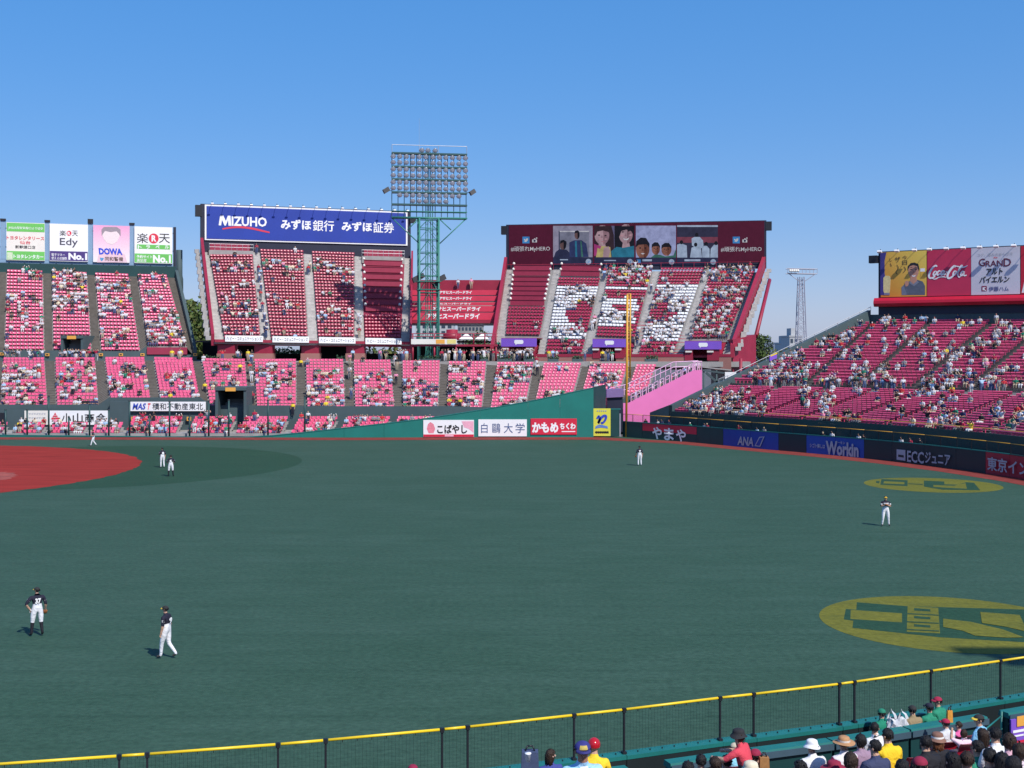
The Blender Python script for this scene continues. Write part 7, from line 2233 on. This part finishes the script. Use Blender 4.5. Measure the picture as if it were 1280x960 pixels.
def figure(loc, face, label, shirt, pants=(.05, .05, .06), skin=(.50, .30, .21), hair='black', hairkind='short', hat=None, hatcol=None, pose=('sit', 'lap', .05, 0.0), feet=None, knees=None,
           sleeve=None, shin=None, sub=1, scale=1.0, cat='person', group=None, fingers=False, shoe=(.05, .05, .05), wide=1.14, long_sleeve=False):
    kind, arms, lean, turn = pose
    J, Bn, ch = skeleton(kind, arms, lean, turn, feet, fingers, 1.0, knees, wide=wide)
    me, parts, cen = skinned(J, Bn, ch, sub, 1.0)
    cols = np.zeros((len(parts), 4)); cols[:, 3] = 1
    for i, p in enumerate(parts):
        v = {'shirt': shirt, 'sleeve': sleeve or shirt, 'pants': pants, 'shin': shin or pants, 'shoe': shoe, 'skin': skin, 'hair': skin}[p]
        if long_sleeve and p == 'skin' and cen[i][2] < J['neckbase'][0].z and abs(cen[i][0]) > .12:
            dmin = min((Vector(cen[i]) - J['han' + s][0]).length for s in 'lr')
            if dmin > .10: v = sleeve or shirt
        cols[i, :3] = v
    me.materials.clear(); me.materials.append(M_BODY)
    for p in me.polygons: p.material_index = 0
    a = me.attributes.new('col', 'FLOAT_COLOR', 'FACE'); a.data.foreach_set('color', cols.ravel())
    N = Vector((face[0], face[1], 0)).normalized(); r = N.cross(Vector((0, 0, 1)))
    T = Matrix(((r.x, N.x, 0), (r.y, N.y, 0), (0, 0, 1))) * scale
    for v in me.vertices: v.co = T @ v.co
    me.polygons.foreach_set('use_smooth', [True] * len(me.polygons)); me.update()
    o = bpy.data.objects.new('person', me); COL.objects.link(o); o.location = loc
    tag(o, label, cat, group)
    c = J['skull'][0] + Vector((0, 0, .005))
    def put(name, V, Fc, m, tilt=0.0):
        V = rot_head(V, c, turn, tilt)
        return raw_obj(name, [T @ v for v in V], Fc, m, o)
    if hairkind:
        py_seed = random.uniform(0, 6)
        hm = M_HAIRS[hair]
        if hairkind == 'short':
            V, Fc = ellipsoid(c + Vector((0, -.008, .022)), .094, .108, .108, lambda m: m.z > .035 or (m.y < .01 and m.z > -.075) or (abs(m.x) > .075 and m.y < .04 and m.z > -.03))
        elif hairkind == 'bob':
            V, Fc = ellipsoid(c + Vector((0, -.01, .0)), .104, .113, .132, lambda m: m.z > .05 or (m.y < .03 and m.z > -.125))
        else:
            def w(v):
                if v.y < .05 and v.z < 0: k9 = -v.z / .11; gro = 1 + .05 * math.sin(math.atan2(v.y, v.x) * 13); return Vector((v.x * (1.0 + .38 * min(1, k9)) * gro, (v.y * (1.0 + .1 * k9) - .025 * k9) * gro, v.z * (2.3 + .5 * math.sin(math.atan2(v.y, v.x) * 9))))
                return v
            V, Fc = ellipsoid(c + Vector((0, -.01, .02)), .096, .110, .110, lambda m: m.z > .042 or (m.y < .035 and m.z > -.105), warp=w)
        if hat: Fc = [q for q in Fc if sum(V[k].z for k in q) / 4 < c.z + .028]
        # locks: break the outline a little
        V = [v + Vector((math.sin(v.x * 110 + v.z * 60 + py_seed), math.sin(v.y * 95 + v.z * 75 + py_seed), math.sin(v.x * 85 - v.y * 70 + py_seed))) * .006 for v in V]
        for k_ in range(70 if hairkind != 'short' else 46):
            v0 = V[Fc[random.randrange(len(Fc))][0]]; d_0 = (v0 - c).normalized()
            tip = v0 + d_0 * random.uniform(.004, .014) + Vector((random.uniform(-.02, .02), random.uniform(-.02, .01), -random.uniform(.02, .05)))
            sd_ = d_0.cross(Vector((0, 0, 1))); sd_ = sd_.normalized() * .010 if sd_.length > .05 else Vector((.010, 0, 0))
            b_0 = len(V); V += [v0 - sd_ + d_0 * .004, v0 + sd_ + d_0 * .004, tip]; Fc.append((b_0, b_0 + 1, b_0 + 2))
        put('hair', V, Fc, hm)
    if hat == 'cap':
        m = cloth('cap_%d_%d_%d' % tuple(int(x * 99) for x in hatcol[0]), hatcol[0])
        V, Fc = ellipsoid(c + Vector((0, -.004, .034)), .099, .113, .080, lambda m_: m_.z > -.004, 18, 10)
        h = put('cap', V, Fc, m)
        V, Fc = [], []
        for k in range(9):
            t = -1.15 + 2.3 * k / 8
            V.append(c + Vector((.097 * math.sin(t), .109 * math.cos(t), .042))); V.append(c + Vector((.095 * math.sin(t), .109 * math.cos(t) + .078 * math.cos(t * .8), .022 - .01 * abs(t)))); V.append(c + Vector((.095 * math.sin(t), .109 * math.cos(t) + .073 * math.cos(t * .8), .014 - .01 * abs(t))))
            if k:
                b = k * 3; Fc += [(b-3, b-2, b+1, b), (b-2, b-1, b+2, b+1), (b-1, b-3, b, b+2)]
        m2 = cloth('cap_%d_%d_%d' % tuple(int(x * 99) for x in hatcol[1]), hatcol[1])
        put('brim', V, Fc, m2)
        if len(hatcol) > 2:
            V, Fc = ellipsoid(c + Vector((0, .0, .036)), .100, .115, .081, lambda m_: m_.z > .008 and m_.z < .058 and m_.y > .085 and abs(m_.x) < .045, 24, 14)
            put('cap_front', V, Fc, cloth('cap_%d_%d_%d' % tuple(int(x * 99) for x in hatcol[2]), hatcol[2]))
    elif hat in ('bucket', 'wide'):
        m = cloth('hat_%d_%d_%d' % tuple(int(x * 99) for x in hatcol[0]), hatcol[0])
        br = .150 if hat == 'bucket' else .195
        mbh = MB(); cc_ = c + Vector((0, -.003, .022))
        n = 22
        prof = [(br, -.035 if hat == 'bucket' else -.012), (.114, .008), (.108, .010), (.103, .048), (.094, .084), (.06, .102), (.0, .105)]
        V, Fc = [], []
        for (rr, hh) in prof:
            for j in range(n):
                t = 2*math.pi*j/n; wv = 1 + (.04 * math.sin(3*t + 1) if rr > .12 else 0)
                V.append(cc_ + Vector((rr * wv * math.cos(t), rr * wv * 1.06 * math.sin(t), hh + (.012 * math.sin(2*t) if rr > .12 else 0))))
        for q in range(len(prof) - 1):
            for j in range(n): Fc.append((q*n + j, q*n + (j+1) % n, (q+1)*n + (j+1) % n, (q+1)*n + j))
        put('hat', V, Fc, m)
        if len(hatcol) > 1:
            V2, F2 = [], []
            for (rr, hh) in ((.1115, .012), (.1065, .044)):
                for j in range(n): t = 2*math.pi*j/n; V2.append(cc_ + Vector((rr * math.cos(t), rr * 1.06 * math.sin(t), hh)))
            for j in range(n): F2.append((j, (j+1) % n, n + (j+1) % n, n + j))
            put('hat_band', V2, F2, cloth('hat_%d_%d_%d' % tuple(int(x * 99) for x in hatcol[1]), hatcol[1]))
    elif hat == 'helmet':
        V, Fc = ellipsoid(c + Vector((0, -.004, .03)), .110, .122, .115, lambda m_: m_.z > -.03, 18, 10)
        put('helmet', V, Fc, mat('helmet_gloss_red', (.42, .012, .02), .15, .03, 2))
    # face: eyes, brows, nose, mouth, ears
    def feat(name, pts, m): put(name, [c + Vector(p) for p in pts], [tuple(range(len(pts)))], m)
    Md = mat('eye_dark', (.02, .014, .012), .4, 0); Ml = mat('lip', (.32, .10, .09), .6, 0)
    yy = .098
    for s in (-1, 1):
        feat('eye', [(s*.030 + .013*math.cos(t), yy - .012 + .002, .004 + .007*math.sin(t)) for t in [k*math.pi/4 for k in range(8)]], Md)
        feat('brow', [(s*.046, yy - .020, .021), (s*.016, yy - .002, .023), (s*.016, yy - .002, .029), (s*.046, yy - .020, .028)], Md)
        Vn, Fn = ellipsoid(c + Vector((s * .086, -.005, -.012)), .010, .019, .029, lambda m_: True, 8, 6)
        put('ear', Vn, Fn, mat('skin_%d' % int(skin[0] * 100), skin, .6, .08, 8))
    Vn, Fn = ellipsoid(c + Vector((0, yy + .0, -.022)), .013, .020, .026, lambda m_: True, 8, 6)
    put('nose', Vn, Fn, mat('skin_%d' % int(skin[0] * 100), skin, .6, .08, 8))
    feat('mouth', [(-.022, yy - .008, -.058), (0, yy + .002, -.063), (.022, yy - .008, -.058), (.0, yy + .002, -.054)], Ml)
    return o, J, T
M_BODY = attr_mat('figure_cloth_and_skin', .8, .3)
nt_ = M_BODY.node_tree; g_ = nt_.nodes.new('ShaderNodeNewGeometry'); n_t = nt_.nodes.new('ShaderNodeTexNoise'); n_t.inputs['Scale'].default_value = 9; n_t.inputs['Detail'].default_value = 3; n_t.inputs['Distortion'].default_value = .8
b_t = nt_.nodes.new('ShaderNodeBump'); b_t.inputs['Strength'].default_value = .9; b_t.inputs['Distance'].default_value = .035
nt_.links.new(g_.outputs['Position'], n_t.inputs['Vector']); nt_.links.new(n_t.outputs['Fac'], b_t.inputs['Height']); nt_.links.new(b_t.outputs['Normal'], nt_.nodes['Principled BSDF'].inputs['Normal'])

def solve_near(px, py, h):
    """where on the terrace does a head top of height h show at this pixel"""
    best = None
    for k in range(900, 2640):
        Y = k / 100
        z = HC - (py - HOR) * Y / FPX
        X = (px - 640) * Y / FPX
        d = (Vector((X, Y, 0)) - f.O).dot(NN)
        if d < 2.3: continue
        e = abs(floor_z(d) + h - z)
        if best is None or e < best[0]: best = (e, Vector((X, Y, floor_z(d))), z - h)
    return best
AWAY = Vector((-NN.x, -NN.y, 0))
NSEAT_N = 0
def near_seat(p, face=None, k=[0], who=None):
    k[0] += 1
    N = face or AWAY
    NEAR_SEATS.append((Vector(p), Vector((N.y, -N.x, 0)), N, 'nearred', 'near', 0, 0, k[0], ('red plastic seat under the ' + ' '.join(who.split()[:10])) if who else (['first', 'second', 'third', 'fourth', 'fifth', 'sixth', 'seventh', 'eighth', 'ninth', 'tenth'][sum(1 for q in NEAR_SEATS if 'empty' in q[8])] + ' empty red plastic seat among the spectators at lower right')))
SEAT['nearred'] = mat('seat_plastic_red', (.36, .012, .03), .3, .10, 2.0, spec=.55)
def sitter(px, py, label, turn=0.0, **kw):
    sc = kw.pop('scale', 1.0); hatted = kw.get('hat'); Y = kw.pop('Y', None); st = kw.pop('stand', False)
    h = (1.298 if not st else 1.798) * sc + (.03 if hatted else 0)
    if Y is None:
        e, p, _ = solve_near(px, py, h)
    else:
        z = HC - (py - HOR) * Y / FPX; p = Vector(((px - 640) * Y / FPX, Y, z - h))
    seatp = Vector(p)
    a = kw.pop('ang', 0.0)
    F_ = Matrix.Rotation(a, 3, 'Z') @ AWAY
    arms = kw.pop('arms', 'lap'); lean = kw.pop('lean', .08)
    if not st:
        near_seat(seatp, who=label)
    o = figure(p, F_, label, pose=('stand' if st else 'sit', arms, lean, turn), scale=sc, group='spectators in the near stand', **kw)
    return o

W_, BK, NV = (.72, .72, .73), (.015, .015, .02), (.025, .03, .07)
sitter(1018, 923, 'spectator in white bucket hat and white shirt sitting behind the second wall', shirt=W_, hat='bucket', hatcol=[(.75, .75, .75)], lean=.12)
sitter(1057, 918.5, 'spectator in tan hat with pale band and white shirt with crimson sleeves', turn=.3, shirt=(.72, .68, .70), sleeve=(.35, .02, .08), hat='wide', hatcol=[(.42, .22, .10), (.55, .50, .45)], hair='brown')
sitter(1045.5, 949, 'spectator under a wide crimson hat at the bottom edge', shirt=(.3, .02, .06), hat='wide', hatcol=[(.25, .01, .04)])
sitter(1078, 918, 'dark haired spectator between the tan hat and the black haired one', turn=-.5, shirt=(.30, .20, .28), hairkind='bob')
sitter(1095, 903.5, 'black haired spectator in white shirt left of the yellow shirt', turn=.8, shirt=W_, arms=('lap', 'face'))
sitter(1112, 911, 'spectator in bright yellow shirt with white collar seen from behind', turn=-.3, shirt=(.78, .52, .02))
sitter(1096.5, 925, 'black haired spectator in navy shirt in front of the yellow shirt', turn=-.5, shirt=(.04, .05, .11), long_sleeve=True)
sitter(1184, 896.5, 'child in shiny crimson cap and pale grey shirt', turn=-.4, shirt=(.55, .56, .58), hat='cap', hatcol=[(.34, .01, .05), (.34, .01, .05)], scale=.86)
sitter(1174, 914, 'spectator in brown hat with white stripe and black top with white sleeve bands', turn=.5, shirt=BK, sleeve=(.6, .6, .62), hat='bucket', hatcol=[(.20, .10, .07), (.7, .68, .65)], hair='auburn', hairkind='long')
sitter(1160, 920, 'black haired spectator left of the brown striped hat', turn=.2, shirt=BK)
sitter(1206, 912, 'small child in white and pink top beside the pale blue shirt', turn=.9, shirt=(.75, .55, .66), hair='brown', hairkind='bob', scale=.70, arms=('up', 'lap'))
sitter(1227, 890.5, 'spectator in black and yellow cap and light blue shirt turning left', turn=-.8, shirt=(.22, .50, .72), hat='cap', hatcol=[(.02, .02, .02), (.70, .50, .05)], ang=.5)
sitter(1231, 911, 'long brown haired spectator below the black and yellow cap', shirt=(.10, .04, .05), hair='brown', hairkind='long')
sitter(1247, 909.5, 'black haired spectator in white shirt right of the brown haired one', turn=.3, shirt=W_)
sitter(1264.5, 917, 'brown haired spectator in crimson and white shirt near the right edge', turn=-.2, shirt=(.6, .35, .42), sleeve=(.36, .02, .06), hair='brown', hairkind='bob')
sitter(1225, 926, 'short black haired spectator in green shirt at the bottom edge', turn=-.4, shirt=(.02, .22, .13))
sitter(1194, 941, 'long black haired spectator at the bottom edge left of the green shirt', shirt=BK, hairkind='long')
sitter(1256, 941, 'long black haired spectator at the bottom edge right of the green shirt', shirt=(.04, .03, .05), hairkind='long', turn=.2)
sitter(1277, 930, 'spectator in white and pink shirt cut by the right edge', shirt=(.72, .60, .66), hair='brown', hairkind='bob')
sitter(1131, 950, 'black haired spectator at the bottom edge right of the navy shirt', shirt=(.3, .28, .3), turn=.3)
sitter(1066, 941, 'spectator in white shirt with crimson trim between two hats at bottom', shirt=(.70, .62, .64), sleeve=(.30, .015, .05), hair='brown', hairkind='bob')
sitter(1003, 951, 'dark haired head at the bottom edge under the white bucket hat', shirt=(.25, .03, .07), turn=-.4)
sitter(1212, 940, 'brown haired head at the bottom edge between two long black haired ones', shirt=(.5, .5, .52), hair='brown', turn=.5)
sitter(1241, 936, 'black haired head at the bottom edge just right of the green shirt', shirt=(.06, .05, .09), turn=.2)
sitter(1270, 946, 'black haired head at the lower right corner', shirt=(.55, .2, .3), hairkind='bob')
sitter(1153, 943, 'spectator in crimson cap at the bottom edge below the black top', shirt=(.28, .02, .06), hat='cap', hatcol=[(.24, .01, .04), (.24, .01, .04)], turn=.6)
sitter(1200, 899, 'child in pink hood beside the crimson capped child', shirt=(.70, .12, .32), hair='brown', scale=.72, turn=-.5)
sitter(919, 926.5, 'child in beige cap and pale blue shirt facing right', turn=1.2, shirt=(.25, .60, .75), sleeve=(.55, .45, .75), hat='cap', hatcol=[(.45, .40, .30), (.10, .10, .10)], scale=.85)
sitter(937, 908, 'spectator in black bucket hat and coral top leaning over to the left', turn=-.6, shirt=(.62, .06, .09), hat='bucket', hatcol=[(.015, .015, .018)], hair='brown', hairkind='bob', lean=.35, ang=.7, arms='reach', stand=True, scale=.95)
sitter(946, 934, 'spectator in crimson cap below the coral top', turn=.5, shirt=(.40, .03, .07), hat='cap', hatcol=[(.26, .01, .045), (.26, .01, .045)])
sitter(941, 950, 'spectator in cream hat at the bottom edge below the crimson cap', shirt=(.6, .5, .4), hat='bucket', hatcol=[(.66, .58, .42)])
sitter(862, 952, 'black haired spectator, leftmost of four heads before the orange panel', shirt=NV)
sitter(878, 943.5, 'tallest black haired head before the orange panel', shirt=BK, turn=.3)
sitter(896, 946.5, 'dark brown haired head, third from the orange panel', shirt=(.2, .2, .22), hair='brown')
sitter(910, 944.5, 'black haired head beside the child in beige cap', shirt=BK, turn=-.3)
sitter(463, 953.5, 'red capped head at the bottom edge, left of the crimson one', shirt=(.5, .03, .05), hat='cap', hatcol=[(.45, .03, .05), (.45, .03, .05)])
sitter(517, 953.5, 'crimson capped head at the bottom edge left of centre', shirt=(.3, .02, .05), hat='cap', hatcol=[(.24, .01, .045), (.24, .01, .045)])
sitter(659, 941, 'black haired head beside the blue grey case at the bottom edge', shirt=NV)
sitter(689, 937, 'long brown haired spectator in profile facing right at the bottom edge', turn=1.4, shirt=(.05, .06, .25), hair='brown', hairkind='long', skin=(.60, .40, .32))
sitter(742.5, 922, 'vendor in glossy red helmet and yellow shirt behind the blue shirted man', shirt=(.80, .55, .03), hat='helmet', stand=True, ang=-.4, hairkind=None, Y=20.5)
o, J, T = sitter(727, 919.5, 'man in blue cap and pale blue shirt facing the camera', shirt=(.33, .56, .78), hat='cap', hatcol=[(.03, .03, .18), (.03, .03, .16), (.45, .34, .08)], stand=True, ang=math.pi - .12, Y=14.6, skin=(.40, .19, .12), sub=2, arms='down', wide=1.12, turn=.15)
loc = Vector(o.location)
def on_body(o, T, name, pts, m):
    raw_obj(name, [T @ Vector(p) for p in pts], [tuple(range(len(pts)))], m, o, smooth=False)
on_body(o, T, 'undershirt', [(-.05, .115, 1.49), (.05, .115, 1.49), (.0, .175, 1.37)], M_LWH)
for s in (-1, 1): on_body(o, T, 'collar', [(s*.015, .158, 1.40), (s*.085, .115, 1.50), (s*.10, .13, 1.43), (s*.05, .175, 1.37)], cloth('collar_blue', (.38, .60, .80)))
on_body(o, T, 'badge', [(.06, .172, 1.33), (.14, .160, 1.33), (.14, .160, 1.345), (.06, .172, 1.345)], M_SRED)
# group in the trench between fence and second wall
def trench(px, py, label, **kw):
    z = 1.25; sc = kw.pop('scale', .95); hat = kw.get('hat')
    h = 1.298 * sc + (.03 if hat else 0)
    p0 = near_px(px, 0, .62); 
    turn = kw.pop('turn', 0)
    p = Vector((p0.x, p0.y, HC - (py - HOR) * p0.y / FPX - h))
    a = kw.pop('ang', 0.0)
    p.z = max(p.z, 1.0)
    near_seat(p, who=label)
    return figure(p, Matrix.Rotation(a, 3, 'Z') @ AWAY, label, pose=('sit', 'lap', .1, turn), scale=sc, group='spectators in the trench behind the near fence', **kw)
trench(1104, 884, 'spectator in green cap and green shirt left of the white plastic bag', shirt=(.01, .20, .12), hat='cap', hatcol=[(.01, .17, .10), (.01, .17, .10)], turn=.4)
trench(1142.5, 880, 'spectator in black cap and tan camouflage shirt right of the plastic bag', shirt=(.26, .20, .11), hat='cap', hatcol=[(.015, .015, .02), (.015, .015, .02)], turn=.3)
trench(1164, 877, 'spectator in navy cap and green shirt beside the crimson cap', shirt=(.02, .22, .13), hat='cap', hatcol=[(.012, .014, .03), (.012, .014, .03)], turn=-.2)
trench(1175, 869, 'spectator in crimson cap and green shirt, rightmost by the near fence', shirt=(.02, .22, .13), hat='cap', hatcol=[(.30, .01, .045), (.30, .01, .045)], turn=-1.0, ang=.3)
# plastic bag with two handles
bp = near_px(1122, 0, .8)
bag = thing('plastic_bag', Vector((bp.x, bp.y, 1.86)), 'crumpled white plastic shopping bag standing between two spectators', 'bag')
V, Fc = [], []
n = 26
for q, (rr, hh) in enumerate(((.10, .0), (.19, .05), (.235, .14), (.225, .24), (.20, .32), (.16, .37))):
    for j in range(n):
        t = 2*math.pi*j/n; w = 1 + .13 * math.sin(5*t + q*1.7) + .08 * math.sin(9*t - q) + random.uniform(-.07, .07)
        V.append(Vector((rr * w * math.cos(t), rr * .6 * w * math.sin(t), hh + .035 * math.sin(3*t + q) + random.uniform(-.015, .015))))
for q in range(5):
    for j in range(n): Fc.append((q*n + j, q*n + (j+1) % n, (q+1)*n + (j+1) % n, (q+1)*n + j))
M_BAG = mat('plastic_bag_white', (.56, .57, .60), .35, .10, 12, .5)
raw_obj('bag_body', V, Fc, M_BAG, bag, smooth=False)
for s_, tip in ((-1, (-.15, .56)), (1, (.09, .55))):
    V, Fc = [], []
    path = [(s_ * .13 - .10, .33, .05), (s_ * .13 - .075, .44, .035), (tip[0] - .012, tip[1] - .05, .014), (tip[0], tip[1], .010), (tip[0] + .022, tip[1] - .06, .014), (s_ * .13 + .06, .43, .04), (s_ * .13 + .10, .32, .06)]
    for k, (x, z, w) in enumerate(path):
        V += [Vector((x - w * .7, -.02, z)), Vector((x + w * .7, .025, z + .01))]
        if k: b_ = k * 2; Fc.append((b_-2, b_, b_+1, b_-1))
    raw_obj('handle', V, Fc, M_BAG, bag, smooth=False)
def bagbox(name, px, py, Y, w, h, d, label, c, cat):
    p = at(px, py, Y); t = thing(name, p - Vector((0, 0, h)), label, cat)
    mb = MB()
    mb.hexa([p + Vector((-w, -d, -h)), p + Vector((w, -d, -h)), p + Vector((w, d, -h)), p + Vector((-w, d, -h))], [p + Vector((-w*.9, -d*.8, 0)), p + Vector((w*.9, -d*.8, 0)), p + Vector((w*.9, d*.8, 0)), p + Vector((-w*.9, d*.8, 0))], cloth(name + label[:4], c)); mb.build('body', t)
    mb = MB(); mb.tube(p + Vector((-w*.5, 0, 0)), p + Vector((-w*.3, 0, .07)), .012, M_BLACK, 6); mb.tube(p + Vector((-w*.3, 0, .07)), p + Vector((w*.3, 0, .07)), .012, M_BLACK, 6); mb.tube(p + Vector((w*.3, 0, .07)), p + Vector((w*.5, 0, 0)), .012, M_BLACK, 6); mb.build('handle', t)
bagbox('equipment_case', 662.5, 938.5, 17.2, .13, .30, .10, 'blue grey equipment case beside a black haired head at bottom', (.045, .065, .13), 'case')
bagbox('tote_bag', 1187, 888, 27.2, .06, .26, .05, 'orange and red tote bag right of the crimson cap by the fence', (.70, .30, .04), 'bag')
bagbox('tote_bag', 955, 946, 20.4, .085, .30, .07, 'brown shoulder bag hanging beside the coral top', (.34, .16, .05), 'bag')
# light towel and cups on the near wall
def flat_item(name, px, off, w, d, h, m, label, cat):
    p = near_px(px, 0, off); p.z = 1.255
    t = thing(name, p, label, cat)
    mb = MB(); mb.lathe(p, [(0, 0), (w, .004), (w * .92, h * .6), (w * .5, h), (0, h * 1.05)], m, 10); mb.build('body', t)
    mb = MB(); mb.lathe(p + Vector((0, 0, h * 1.05)), [(w*.3, 0), (w*.25, .02), (0, .025)], m, 8); mb.build('knob', t)
flat_item('cap_on_ledge', 983, 1.2, .13, .2, .10, cloth('straw', (.60, .46, .2)), 'straw coloured cap lying in the trench behind the near fence', 'hat')
# white cup beside the case, empty red seats at the lower right
cp = at(660, 952, 16.9)
t = thing('paper_cup', cp, 'white paper cup at the bottom edge by the equipment case', 'cup')
mb = MB(); mb.lathe(cp, [(0, 0), (.032, 0), (.042, .11), (.045, .112), (.04, .105)], M_WHITE, 14); mb.build('cup_body', t)
mb = MB(); mb.lathe(cp + Vector((0, 0, .112)), [(.046, 0), (.046, .012), (0, .014)], M_WHITE, 14); mb.build('lid', t)
for (px, py) in ((1140, 933), (1150, 941), (1136, 948), (1156, 950), (1274, 914), (1280, 921), (1268, 926), (1030, 954), (990, 957), (975, 958)):
    e, p, _ = solve_near(px, py, .83); near_seat(p)

# ------------------------------------------------------------------ ball players
JER, PAN = (.016, .016, .032), (.74, .74, .77)
def on_back(o, T, s, w, h, zc, y=-.17, front=False, x0=0.0):
    me = text_mesh(s, .05)
    co = np.array([v.co[:] for v in me.vertices]); mn, mx = co.min(0), co.max(0)
    for v in me.vertices:
        u = ((v.co.x - mn[0]) / (mx[0] - mn[0]) - .5) * w + x0; q = ((v.co.y - mn[1]) / (mx[1] - mn[1]) - .5) * h
        v.co = T @ Vector(((-u if front else u), y + (1 if front else -1) * -.9 * u * u * (1 if front else 1), zc + q))
    me.materials.clear(); me.materials.append(M_LWH)
    for p in me.polygons: p.material_index = 0
    me.update(); ob = bpy.data.objects.new('lettering', me); COL.objects.link(ob); ob.parent = o
def player(px, py, face, label, number=None, **kw):
    pos = gp(px, py, .014)
    o, J, T = figure(pos, face, label, shirt=JER, pants=PAN, hat='cap', hatcol=[(.014, .013, .016), (.72, .46, .03), (.66, .42, .04)], sub=2, fingers=True, shin=kw.pop('shin', PAN), group='ball players on the field', wide=1.12, scale=kw.pop('scale', 1.03), **kw)
    if number: on_back(o, T, number, .20, .20, 1.30)
    for s in (-1, 1):
        sh, el_ = J['sho' + ('l' if s < 0 else 'r')][0], J['elb' + ('l' if s < 0 else 'r')][0]
        mb = MB(); d = (el_ - sh).normalized(); a = sh + d * .11; mb.lathe(a, [(.066, 0), (.064, .07), (.058, .075)], M_LWH, 10, d)
        raw_obj('sleeve_panel', [T @ Vector(v) for v in mb.v], mb.f, M_LWH, o)
    return o, J, T
def glove(o, J, T, side):
    h = J['han' + side][0]; w = J['wri' + side][0]; d = (h - w).normalized()
    V, Fc = ellipsoid(h + d * .06, .085, .05, .11, lambda m_: True, 12, 8, warp=lambda v: v + Vector((.012 * math.sin(v.z * 60), 0, 0)))
    q = d.to_track_quat('Z', 'Y').to_matrix(); c = h + d * .06
    V = [q @ (v - c) + c for v in V]
    raw_obj('glove', [T @ v for v in V], Fc, mat('glove_leather', (.34, .12, .04), .55, .2, 12), o)
o, J, T = player(46.5, 794.5, (-.55, .83), 'player at far left of the near turf, seen from behind, glove at hip', '37', pose=('stand', ('hip', 'glove'), .02, -.5), feet=((-.20, .04), (.16, -.08)), shin=(.014, .014, .02)); glove(o, J, T, 'r')
o, J, T = player(208, 822.5, (-.97, .2), 'player walking left in long white trousers, nearest to the camera', '9', pose=('stand', ('down', 'down'), .05, .1), feet=((-.07, .20), (.08, -.30)), knees=(.04, .10))
o, J, T = player(203, 584.5, (-.6, .8), 'player standing on dark turf circle beside the dirt, left one of two', '8', pose=('stand', ('bent', 'down'), .04, -.2), feet=((-.13, .05), (.14, -.02)))
o, J, T = player(213.5, 595.5, (-.25, .97), 'player with black socks on dark turf circle, right one of two', '6', pose=('stand', ('bent', 'bent'), .02, -.4), feet=((-.20, .0), (.19, .0)), shin=(.014, .014, .02))
o, J, T = player(117, 557.5, (-.9, -.4), 'distant player jogging along the red track by the low fence', None, pose=('stand', ('bent', 'bent'), .12, 0), feet=((-.08, .32), (.1, -.25)), knees=(.05, .12))
o, J, T = player(799.5, 582, (-.15, .98), 'player standing deep in the outfield below the foul pole, back turned', '7', pose=('stand', ('glove', 'down'), .0, -.2), feet=((-.13, .0), (.14, .0))); glove(o, J, T, 'l')
o, J, T = player(1107, 657.5, (-.05, -1), 'player facing the camera with hands together in right outfield', None, pose=('stand', 'cross', .0, .1), feet=((-.20, .0), (.20, .02))); on_back(o, T, 'HAWKS', .30, .09, 1.36, .185, True); glove(o, J, T, 'l')

# ------------------------------------------------------------------ seats and crowd, largest as single objects
near = NEAR_SEATS
vis = [s for s in SEATS if s[4] in ('bleachers',) and -5 < proj(s[0])[0] < 1283]
vis.sort(key=lambda s: s[0].y)
single = vis[:300 - len(near)]
ids = set(id(s) for s in single)
for s in near:
    x, y = proj(s[0]); one_seat(s, s[8], 'near red seats')
for s in single:
    one_seat(s, 'dark pink seat, %s row, %s from left aisle, %s bleacher section from pink ramp' % (ORD[s[6]], ORD[s[7]], ORD[s[5]]), 'front bleacher seats')
join_seats([s for s in SEATS if id(s) not in ids])
build_crowd(245)
